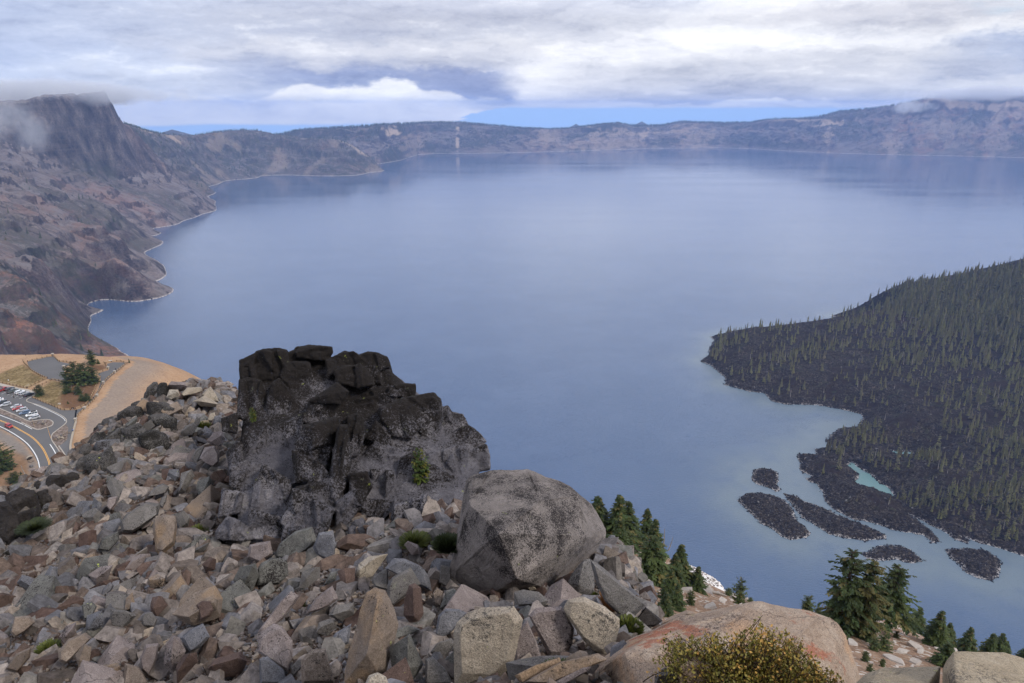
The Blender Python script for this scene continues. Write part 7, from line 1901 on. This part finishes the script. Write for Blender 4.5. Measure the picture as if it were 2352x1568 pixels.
# rock heaps in the road islands
for P_, c_, lab, nn_, sp_ in ((gp(Z1, ((830, 1455),)), 0.6, 'heap of pale and orange boulders on the teardrop road island', 16, (4.6, 1.6)), (gp(Z3, ((1235, 320),)), 0.5, 'heap of grey boulders on the kerb island beside the road', 34, (2.3, 4.6))):
    t = thing('boulder_heap', lab, 'rock heap', (P_[0][0], P_[0][1], PZ0 + 0.08))
    for j in range(nn_):
        r_ = ruk.uniform(.35, .8); o = link('rock', PROT[j % 18], t)
        o.material_slots[0].link = 'OBJECT'; o.material_slots[0].material = RC[['pale', 'tan', 'grey', 'pinkish'][j % 4]]
        ax, ay = ruk.normal(0, .42) * sp_[0], ruk.normal(0, .42) * sp_[1]
        o.location = (ax, ay, r_ * 0.35 + max(0, .5 - 0.12 * abs(ax) - .1 * abs(ay))); o.rotation_euler = tuple(ruk.uniform(-1, 1, 3)); o.scale = (r_ * 2.2, r_ * 1.8, r_ * 1.4)
for j, (q, lab) in enumerate((((630, 810), 'orange boulder beside the road bend'), ((600, 730), 'small pale boulder above the orange roadside boulder'), ((630, 915), 'grey roadside boulder below the orange one'), ((650, 985), 'flat grey boulder on the verge of the road bend'), ((670, 1045), 'dark flat boulder lower on the road verge'), ((660, 1140), 'pink-grey boulder low on the road verge by the dead trunk'), ((600, 760), 'dark boulder touching the orange roadside boulder'))):
    x_, y_, z_ = gpos(Z3, q); o = link('roadside_boulder', PROT[j]); o['label'] = lab; o['category'] = 'boulder'
    o.material_slots[0].link = 'OBJECT'; o.material_slots[0].material = RC[['tan', 'pale', 'grey', 'pinkish', 'black', 'pinkish', 'black'][j]]
    o.location = (x_, y_, z_ + 0.3); o.scale = (2.4, 1.5, 1.3); o.rotation_euler = (0.2, 0.1, j * 1.3)
x_, y_, z_ = gpos(Z1, (1200, 1060)); o = link('roadside_boulder', PROT[9]); o['label'] = 'white boulder in the dry grass under the overlook pines'; o['category'] = 'boulder'
o.material_slots[0].link = 'OBJECT'; o.material_slots[0].material = RC['pale']; o.location = (x_, y_, z_ + .4); o.scale = (1.8, 1.4, 1.8)

# ---- lava blocks over the islets and along the island shore
def f(k):
    p = k.coord(); t = k.attr('tint'); n = k.noise(p, 1.2, 3, 0.6)
    return k.mix(k.math('MULTIPLY', n, 0.6), k.ramp(t, [(0.0, (0.008, 0.007, 0.008)), (0.5, (0.024, 0.021, 0.022)), (0.85, (0.062, 0.056, 0.057)), (1.0, (0.20, 0.19, 0.185))]), (0.012, 0.010, 0.011))
M_blocks = material('lava_blocks', f, 0.95, 0.1)
bx, by, bz, br = [], [], [], []
g = np.random.RandomState(8)
for P_ in islets:
    q = np.array(P_); lo = q.min(0) - 6; hi = q.max(0) + 6; A2 = (hi - lo).prod(); n_ = int(A2 * 0.16)
    x_ = g.uniform(lo[0], hi[0], n_); y_ = g.uniform(lo[1], hi[1], n_); sd = poly_sd(x_, y_, P_) + 4 * fbm(x_ / 8, y_ / 8, 3, 2)
    ok = sd > -1.5; x_, y_, sd = x_[ok], y_[ok], sd[ok]
    bx.append(x_); by.append(y_); bz.append(np.where(sd > 0, np.minimum(sd * .45, 3) + 3.0 * sstep(sd, 4, 30), -0.2)); br.append(0.35 + 1.3 * g.rand(len(x_)) ** 3)
n_ = 90000; x_ = g.uniform(330, 1000, n_); y_ = g.uniform(720, 1640, n_); ok = (np.arctan2(x_, y_) < math.radians(38.5)); x_, y_ = x_[ok], y_[ok]
sd = poly_sd(x_, y_, isl); lg = np.maximum(poly_sd(x_, y_, lagoon), poly_sd(x_, y_, pond)); sd = np.minimum(sd, -lg) + 3 * fbm(x_ / 9, y_ / 9, 3, 2)
ok = (sd > -2) & (g.rand(len(x_)) < np.where(sd < 14, 0.75, 0.13)); x_, y_ = x_[ok], y_[ok]
bx.append(x_); by.append(y_); bz.append(island_h(x_, y_)); br.append(0.4 + 1.6 * g.rand(len(x_)) ** 3)
bx, by, bz, br = map(np.concatenate, (bx, by, bz, br)); ok = bz > -1.2
PVs = PV; PV = [(v_, f_) for v_, f_ in PV if len(v_) < 60] or PV
merged_rocks('lava_rubble', bx[ok], by[ok], bz[ok], br[ok], 'broken lava blocks over the islets and the island shore', M_blocks, 11)
PV = PVs
print('lava blocks', ok.sum(), [len(v_) for v_, f_ in PV])
# ================================================================== near trees and plants
def tree_h(base, utop, vtop):
    b = -(vtop - 784) / 1568.0; y = base[1]
    zr_ = (b * y * CT - y * ST) / (CT + b * ST)
    return CAMZ + zr_ - base[2]
def slope_tree(fn, top, base, kind, label, wide=1.0, group=None, rz=0.0, nm='fir_tree', cat='fir tree', tmax=140):
    ub, vb = fn(*base); t = min(hit(slope_h, ub, vb, 8, 190), tmax)
    P = PT(ub, vb, t); h_ = tree_h(P, *fn(*top))
    return place_tree(nm, kind, (P[0], P[1], P[2] - 0.15), max(h_, 0.6), label, cat, group, rz, wide)
for i, (tp, bs, kd, wd_, lab) in enumerate((
    ((165, 205), (200, 740), 3, 1.25, 'dark fir half hidden behind the giant boulder'),
    ((420, 190), (430, 790), 1, 1.1, 'tallest fir of the slope cluster'),
    ((485, 250), (520, 790), 3, 1.0, 'broad fir right of the tallest slope fir'),
    ((420, 440), (440, 950), 0, 1.15, 'slender fir in front of the tallest slope fir'),
    ((310, 740), (320, 1090), 3, 1.05, 'bushy fir just right of the black-topped rock ridge'),
    ((745, 345), (740, 760), 1, 1.0, 'fir at the back, against the water, right of the cluster centre'),
    ((805, 460), (830, 900), 1, 1.0, 'fir touching the bleached snag on its left'),
    ((765, 630), (790, 1170), 3, 1.3, 'largest spreading fir in the middle of the slope'),
    ((630, 500), (640, 750), 0, 1.1, 'narrow fir between the two taller groups'),
    ((1090, 735), (1110, 1190), 0, 1.2, 'pointed fir at the right end of the main cluster'),
    ((1040, 840), (1050, 1230), 1, 1.0, 'fir just left of the pointed end fir'),
    ((630, 940), (665, 1185), 2, 1.7, 'small stunted fir in front of the spreading fir'),
    ((535, 1080), (545, 1265), 2, 1.4, 'short fir beside the black-topped rock ridge'),
    ((600, 1090), (605, 1300), 2, 1.4, 'second short fir beside the black-topped rock ridge, nearer'),
    ((1000, 1020), (1010, 1390), 3, 1.0, 'fir above the lowest clump of firs'),
    ((1070, 1170), (1085, 1490), 3, 1.0, 'broad fir on the right of the lowest clump'),
    ((970, 1270), (960, 1555), 1, 1.1, 'fir in the middle of the lowest clump'),
    ((880, 1380), (880, 1560), 3, 1.0, 'small fir on the left of the lowest clump'),
    ((1325, 990), (1310, 1280), 3, 1.15, 'single cone-shaped fir standing free on the slope'))):
    slope_tree(H2, tp, bs, FIR[kd], lab, wd_ * 1.42, 'firs on the pumice slope', i * 1.3)
for tp, bs, kd, wd_, lab in (((1250, 1260), (1240, 1430), 0, 1.1, 'thin young pine below the free-standing fir'), ((1775, 1125), (1780, 1425), 1, 0.85, 'light green pine at the slope edge against the water'),
                             ((1660, 1240), (1665, 1330), 1, 1.6, 'low pine bush left of the light green pine'), ((1910, 1340), (1905, 1420), 0, 1.4, 'tiny pine right of the light green pine'), ((1490, 1480), (1490, 1530), 1, 1.2, 'tiny pine sprout just above the huge tan rock'),
                             ((770, 1190), (765, 1300), 1, 1.2, 'small pine sapling below the spreading fir'), ((720, 1260), (715, 1310), 1, 1.5, 'pine seedling left of the small sapling')):
    slope_tree(H2, tp, bs, PINE[kd], lab, wd_, None, tp[0], 'pine_tree', 'pine tree')
for i, (tp, bs, kd, wd_, lab, src) in enumerate((
    ((440, 75), (560, 900), 0, 0.92, 'tall old fir with long bare-tipped branches reaching left', OLD), ((690, 172), (730, 940), 1, 1.0, 'tall brownish-green old fir', OLD),
    ((485, 430), (520, 880), 1, 1.25, 'younger fir in front of the two tall old firs', FIR), ((1110, 232), (1005, 905), 2, 1.0, 'old spreading fir with bare twin trunks', OLD),
    ((1280, 650), (1290, 880), 3, 1.3, 'low fir behind the spreading old fir', FIR), ((1495, 676), (1475, 1040), 3, 1.1, 'bushy fir leading the row down to the right', FIR), ((1580, 800), (1585, 1010), 1, 1.2, 'fir second in the row down to the right', FIR),
    ((1630, 880), (1635, 1020), 1, 1.1, 'short fir third in the row down to the right', FIR), ((1760, 845), (1775, 1110), 1, 1.2, 'tall fir over the middle of the summit slab', FIR), ((1560, 985), (1560, 1240), 3, 1.5, 'round bushy fir right above the summit slabs', FIR),
    ((2080, 900), (2085, 1140), 3, 1.2, 'fir behind the highest part of the right summit slab', FIR), ((2020, 905), (2000, 1140), 1, 1.3, 'fir left of the one behind the right summit slab', FIR), ((2160, 980), (2160, 1110), 1, 1.3, 'small fir at the end of the row above the slab', FIR),
    ((1835, 1000), (1835, 1110), 3, 1.4, 'very small fir between two taller ones above the slab', FIR), ((2345, 1030), (2345, 1170), 3, 1.4, 'fir cut by the right picture edge', FIR), ((740, 700), (760, 960), 3, 1.5, 'dense low fir at the foot of the brownish old fir', FIR))):
    slope_tree(J, tp, bs, src[kd], lab, wd_ * (1.3 if src is FIR else 1.12), 'firs in the lower right', i * 0.9)
for tp, bs, lab in (((228, 540), (230, 700), 'small dark pine rising behind the top of the huge tan rock'), ((330, 640), (330, 725), 'low pine bush behind the huge tan rock, left of the old firs'), ((870, 950), (880, 1085), 'bushy young pine below the twin trunks'), ((970, 910), (975, 1080), 'second young pine below the twin trunks'),
                    ((960, 1150), (960, 1240), 'small dark pine at the upper edge of the left summit slab'), ((850, 1200), (840, 1290), 'spreading pine bush in the notch left of the summit slab'), ((800, 1075), (790, 1190), 'thin pine sapling on the bare pumice'), ((1095, 880), (1100, 960), 'low pine right of the twin trunks')):
    slope_tree(J, tp, bs, PINE[1 if tp[0] % 20 else 0], lab, 1.25, None, tp[0], 'pine_tree', 'pine tree')
def slope_snag(fn, top, base, lab, k_=0, lean=(0, 0)):
    ub, vb = fn(*base); t = hit(slope_h, ub, vb, 8, 190); P = PT(ub, vb, t); h_ = tree_h(P, *fn(*top))
    o = thing('dead_tree', lab, 'dead tree', (P[0], P[1], P[2] - .1)); o.scale = (h_ * 1.1, h_ * 1.1, h_); o.rotation_euler = (lean[0], lean[1], 0.5)
    link('trunk', SNAG[k_], o)
slope_snag(H2, (935, 580), (940, 800), 'grey weathered snag standing at the slope edge against the water', 0)
slope_snag(H2, (985, 680), (1000, 830), 'lower twisted snag leaning beside the grey weathered snag', 1, (0, 0.3))
slope_snag(H2, (555, 510), (490, 720), 'pale dead trunk leaning right inside the fir cluster', 2, (0, 0.35))
slope_snag(J, (375, 580), (350, 720), 'thin pale dead stem left of the younger fir', 1, (0, 0.2))
# fallen log
s = Soup(); a_ = np.array(PT(*H2(1450, 1290), hit(slope_h, *H2(1450, 1290), 8, 190))); b_ = np.array(PT(*H2(1640, 1345), hit(slope_h, *H2(1640, 1345), 8, 190)))
a_[2] = slope_h(np.array([a_[0]]), np.array([a_[1]]))[0] + .12; b_[2] = slope_h(np.array([b_[0]]), np.array([b_[1]]))[0] + .12
tube(s, [a_, (a_ + b_) / 2 + np.array([0, 0, .1]), b_], [.22, .17, .08], 8)
o = link('fallen_log', s.mesh('fallen_log', [M_dead], True)); o['label'] = 'bleached fallen log lying at the slope edge above the cove'; o['category'] = 'log'
for q, fn, sc_, lab in (((1425, 1290), H2, 2.2, 'pale boulder at the end of the fallen log'), ((740, 1215), H2, 1.6, 'white boulder below the spreading fir'), ((1180, 1290), H2, 1.6, 'grey stone right of the lowest fir clump'), ((1590, 1400), H2, 1.3, 'flat pale stone low on the pumice slope'),
                        ((1450, 1475), H2, 1.4, 'flat stone at the bottom of the pumice slope'), ((500, 1020), H2, 1.2, 'small pale rock between black ridge and spreading fir'), ((1080, 1190), J, 1.6, 'tan block in the stone scatter above the summit slab'), ((1150, 1110), J, 1.3, 'pale block topmost in the stone scatter'),
                        ((1300, 1060), J, 1.5, 'long flat stone on the pumice slope by the fir row'), ((675, 1030), J, 1.3, 'white stone right beside the edge of the huge tan rock'), ((1330, 1110), J, 1.0, 'narrow pale stone below the long flat stone'), ((1280, 1220), J, 1.1, 'pale stone close to the round bushy fir')):
    u_, v_ = fn(*q); P = PT(u_, v_, hit(slope_h, u_, v_, 8, 190)); o = link('slope_stone', PROT[int(q[0]) % 18]); o['label'] = lab; o['category'] = 'stone'
    o.material_slots[0].link = 'OBJECT'; o.material_slots[0].material = M_palest
    o.location = (P[0], P[1], P[2] + .1); o.scale = (sc_, sc_ * .7, sc_ * .55); o.rotation_euler = (.1, .2, q[0] * .7)

# little pine on the crag
t_ = 26.5 - 8.2 * (1000 / 1500.0) - 0.5
P = PT(*A(1640, 1120), t_); h_ = tree_h(P, *A(1640, 860))
M_bright = needle_mat('bright_needles', (0.022, 0.045, 0.010), (0.07, 0.11, 0.022), (0.16, 0.14, 0.02))
BP = tree_meshes('bright_pine', 51, whorls=16, per=9, sprays=9, width=0.24, base=0.02, droop=-0.15, leaf=0.075, flat_top=True, mat=M_bright, tintp=0.2)
place_tree('pine_sapling', BP, P, h_, 'bright green little pine growing out of the dark crag', 'pine tree', None, 0.3, 1.0)
P = PT(*A(365, 660), 22.6); place_tree('pine_sapling', BP, P, 0.5, 'tiny green pine seedling on the left face of the crag', 'pine tree', None, 0.3, 1.0)

# leafy shrub on the tan rock
def leaf_mat(name, cols):
    def f(k):
        t = k.attr('tint'); n = k.noise(k.coord(), 40.0, 2, 0.5)
        return k.ramp(k.math('ADD', k.math('MULTIPLY', t, 0.85), k.math('MULTIPLY', n, 0.15)), cols)
    m = material(name, f, 0.6, 0.3)
    return m
M_leaf = leaf_mat('autumn_leaves', [(0.05, (0.055, 0.060, 0.012)), (0.50, (0.15, 0.135, 0.025)), (0.78, (0.26, 0.19, 0.035)), (0.92, (0.42, 0.24, 0.06)), (1.0, (0.52, 0.22, 0.08))])
M_twig = flat('twig', (0.06, 0.04, 0.03), 0.9, 0.1)
def shrub(name, label, fn, outline, base, tb, depth, nst, nleaf, lsize, mat, seed, cat='shrub'):
    """stems rise from base towards points filling the outline; leaves cluster along them"""
    g = np.random.RandomState(seed); P = np.array([fn(*q) for q in outline]); st, lf = Soup(), Soup()
    B0 = np.array(PT(*fn(*base), tb)); lo = P.min(0); hi = P.max(0); n = 0; LV, LF, LT = [], [], []
    while n < nst:
        q = g.uniform(lo, hi)
        if poly_sd(np.array([q[0]]), np.array([q[1]]), P)[0] < 0: continue
        n += 1
        T1 = np.array(PT(q[0], q[1], tb + g.uniform(-depth, depth)))
        b0 = B0 + np.array([g.normal(0, .16), g.normal(0, .08), 0]) + 0.35 * np.array([T1[0] - B0[0], 0, 0])
        m_ = (b0 + T1) / 2 + np.array([g.normal(0, .03), g.normal(0, .03), -0.02 + g.uniform(-.03, .05)])
        s_ = np.linspace(0, 1, 7)[:, None]; C_ = (1 - s_) ** 2 * b0 + 2 * s_ * (1 - s_) * m_ + s_ ** 2 * T1
        tube(st, C_, np.linspace(.0042, .0013, 7), 3)
        tn = np.clip(g.normal(0.60, .22) + 0.25 * ((q[0] - lo[0]) / (hi[0] - lo[0]) - .5) + 0.25 * (1 - (q[1] - lo[1]) / (hi[1] - lo[1])) - .1, 0, 1)
        for j in range(nleaf):
            a_ = g.uniform(0.35, 1.0); i_ = min(int(a_ * 6), 5); c = C_[i_] + (C_[i_ + 1] - C_[i_]) * (a_ * 6 - i_) + g.normal(0, .014, 3)
            d = g.normal(0, 1, 3); d[2] += .5; d /= np.linalg.norm(d); e = np.cross(d, g.normal(0, 1, 3)); e /= np.linalg.norm(e) + 1e-9
            L_ = lsize * g.uniform(.6, 1.4); k0 = len(LV)
            LV += [c, c + d * L_ * .5 + e * L_ * .33, c + d * L_, c + d * L_ * .5 - e * L_ * .33]; LF.append([k0, k0 + 1, k0 + 2, k0 + 3]); LT += [float(np.clip(tn + g.normal(0, .13), 0, 1))] * 4
    lf.add(LV, LF, LT)
    t = thing(name, label, cat, tuple(B0)); 
    for nm, sp_, mt in (('stems', st, M_twig), ('leaves', lf, mat)):
        for a in range(len(sp_.v)): sp_.v[a] = sp_.v[a] - B0
        link(nm, sp_.mesh(nm, [mt]), t)
shrub('autumn_shrub', 'olive and orange leafy shrub spreading over the huge tan rock', G, ((440, 1000), (520, 850), (560, 845), (600, 900), (700, 850), (840, 880), (950, 860), (985, 780), (1010, 770), (1030, 860), (1120, 840), (1200, 900), (1270, 990), (1350, 1060), (1440, 1100), (1430, 1180), (900, 1200), (700, 1080), (560, 1180), (480, 1160), (520, 1050)), (930, 1190), 3.95, 0.22, 620, 34, 0.018, M_leaf, 3)
M_rust = leaf_mat('rusty_grass', [(0.0, (0.16, 0.07, 0.025)), (1.0, (0.38, 0.19, 0.07))]); M_moss = leaf_mat('yellow_green_moss', [(0.0, (0.03, 0.045, 0.008)), (1.0, (0.12, 0.13, 0.022))]); M_gmoss = leaf_mat('green_cushion', [(0.0, (0.012, 0.020, 0.006)), (1.0, (0.038, 0.050, 0.014))])
def tuft(fn, q, r_, h_, n, mat, label, name='grass_tuft', cat='grass tuft', t=None, wdt=0.008):
    u_, v_ = fn(*q); t = t or hit(near_h, u_, v_) - 0.1; P = np.array(PT(u_, v_, t)); g = np.random.RandomState(int(u_)); LV, LF, LT = [], [], []
    for j in range(n):
        a_ = g.uniform(0, 6.283); rr_ = r_ * math.sqrt(g.rand()); b0 = np.array([rr_ * .5 * math.cos(a_), rr_ * .5 * math.sin(a_), -.02]); tp_ = np.array([rr_ * 1.3 * math.cos(a_), rr_ * 1.3 * math.sin(a_), h_ * g.uniform(.5, 1.1) * (1.1 - .5 * rr_ / r_)])
        sd_ = np.array([-math.sin(a_ + g.uniform(-1, 1)), math.cos(a_), 0]) * wdt; k0 = len(LV)
        LV += [b0 - sd_, b0 + sd_, tp_ + sd_ * .4, tp_ - sd_ * .4]; LF.append([k0, k0 + 1, k0 + 2, k0 + 3]); LT += [g.rand()] * 4
    s = Soup(); s.add(LV, LF, LT); o = link(name, s.mesh(name, [mat])); o.location = tuple(P); o['label'] = label; o['category'] = cat
tuft(R5, (910, 865), .17, .34, 700, M_rust, 'rusty brown grass tuft against the black-topped rock ridge', t=hit(near_h, *R5(910, 900)) - .9)
tuft(R5, (1060, 1090), .16, .16, 900, M_moss, 'yellow-green leafy clump at the lower end of the black-topped ridge', 'moss_cushion', 'moss', wdt=.012)
tuft(R4, (1455, 350), .26, .2, 1100, M_gmoss, 'green moss cushion on red dirt against the giant boulder', 'moss_cushion', 'moss', t=13.0, wdt=.016)
tuft(R4, (1200, 315), .30, .16, 900, M_moss, 'olive moss mat at the crag foot above the pale stones', 'moss_cushion', 'moss', t=15.5, wdt=.016)
tuft(A, (1740, 1440), .30, .2, 900, M_moss, 'narrow moss strip between slabs on the right of the crag foot', 'moss_cushion', 'moss', t=18.5, wdt=.016)
tuft(R3, (2275, 820), .12, .16, 500, M_moss, 'yellow moss strip on the pink streaked slab', 'moss_cushion', 'moss', wdt=.012)
tuft(R3, (1520, 230), .25, .16, 600, M_moss, 'green moss patch in the upper scree near the crag', 'moss_cushion', 'moss', wdt=.014)
tuft(R3, (375, 1130), .2, .14, 600, M_moss, 'green moss patch in the lower left scree', 'moss_cushion', 'moss', wdt=.014)
tuft(R5, (400, 1570), .13, .12, 700, M_gmoss, 'bright green cushion at the bottom edge between tan slabs', 'moss_cushion', 'moss', wdt=.01)
tuft(R2, (2055, 690), .35, .3, 600, M_moss, 'yellow-green plant among rocks just below the scree crest', 'moss_cushion', 'moss', wdt=.02)
tuft(R3, (260, 200), .4, .14, 900, M_gmoss, 'dark moss bank on the left outcrop', 'moss_cushion', 'moss', t=21.0, wdt=.02)
tuft(R5, (735, 790), .1, .12, 400, M_moss, 'small moss clump under the propping lichened rock', 'moss_cushion', 'moss', wdt=.01)
# ================================================================== cloud rags on the summits
def mist(name, box_, dens, nscale, lo, hi, label, seed):
    m = bpy.data.materials.new(name); m.use_nodes = True; m.node_tree.nodes.clear(); k = NT(m.node_tree)
    p = k.coord(); g_ = k.coord('Generated')
    n = k.noise(k.vmath('ADD', p, (seed * 777.0, 0, 0)), nscale, 5, 0.62)
    c = k.vmath('MULTIPLY', k.vmath('SUBTRACT', g_, (0.5, 0.5, 0.5)), (2.0, 2.0, 2.0))
    r = k.vmath('LENGTH', c)
    dn = k.math('MULTIPLY', k.step(k.math('SUBTRACT', n, k.math('MULTIPLY', k.step(r, 0.25, 1.0), 0.42)), lo, hi), dens)
    vo = k.node('ShaderNodeVolumePrincipled'); vo.inputs['Color'].default_value = (0.97, 0.98, 1.0, 1)
    vo.inputs['Anisotropy'].default_value = 0.2
    k.put(vo.inputs['Density'], dn)
    out = k.node('ShaderNodeOutputMaterial'); k.l.new(vo.outputs[0], out.inputs['Volume'])
    c_, s_ = box_
    V = np.array([(x, y, z) for x in (-.5, .5) for y in (-.5, .5) for z in (-.5, .5)]) * np.array(s_) 
    F = np.array([[0, 1, 3, 2], [4, 6, 7, 5], [0, 4, 5, 1], [2, 3, 7, 6], [0, 2, 6, 4], [1, 5, 7, 3]])
    o = stuff(name, mesh_np(name, V, F, [m], False), label); o.location = c_
    return o
c = PY(90, 214, 3950); mist('mist', (c, (2300, 1500, 230)), 0.010, 0.0035, 0.28, 0.52, 'low cloud lying over the flat top of the big cliff', 1)
c = PY(30, 285, 3000); mist('mist', (c, (700, 420, 420)), 0.0028, 0.006, 0.34, 0.55, 'wisp of mist drifting down the face of the big cliff', 2)
c = PY(2090, 246, 8300); mist('mist', (c, (1100, 500, 260)), 0.0045, 0.005, 0.34, 0.55, 'wisp of cloud on the flank of the far right mountain', 3)
c = PY(2300, 216, 9300); mist('mist', (c, (3600, 1500, 330)), 0.006, 0.003, 0.26, 0.5, 'cloud base resting on the far right mountain', 4)
sc.cycles.volume_step_rate = 2.0
sc.cycles.volume_max_steps = 128
# ================================================================== air
hz = bpy.data.materials.new('haze'); hz.use_nodes = True
hz.node_tree.nodes.clear()
k = NT(hz.node_tree)
vo = k.node('ShaderNodeVolumePrincipled'); vo.inputs['Color'].default_value = (0.37, 0.55, 1.0, 1)
vo.inputs['Density'].default_value = 4.8e-5
vo.inputs['Anisotropy'].default_value = 0.0
out = k.node('ShaderNodeOutputMaterial'); k.l.new(vo.outputs[0], out.inputs['Volume'])
x0, x1, y0_, y1_, z0_, z1_ = -62000, 72000, -400, 24500, -481, 720
V = np.array([(x, y, z) for x in (x0, x1) for y in (y0_, y1_) for z in (z0_, z1_)])
F = np.array([[0, 1, 3, 2], [4, 6, 7, 5], [0, 4, 5, 1], [2, 3, 7, 6], [0, 2, 6, 4], [1, 5, 7, 3]])
stuff('haze', mesh_np('haze', V, F, [hz], False), 'thin blue air between the camera and the far rim')
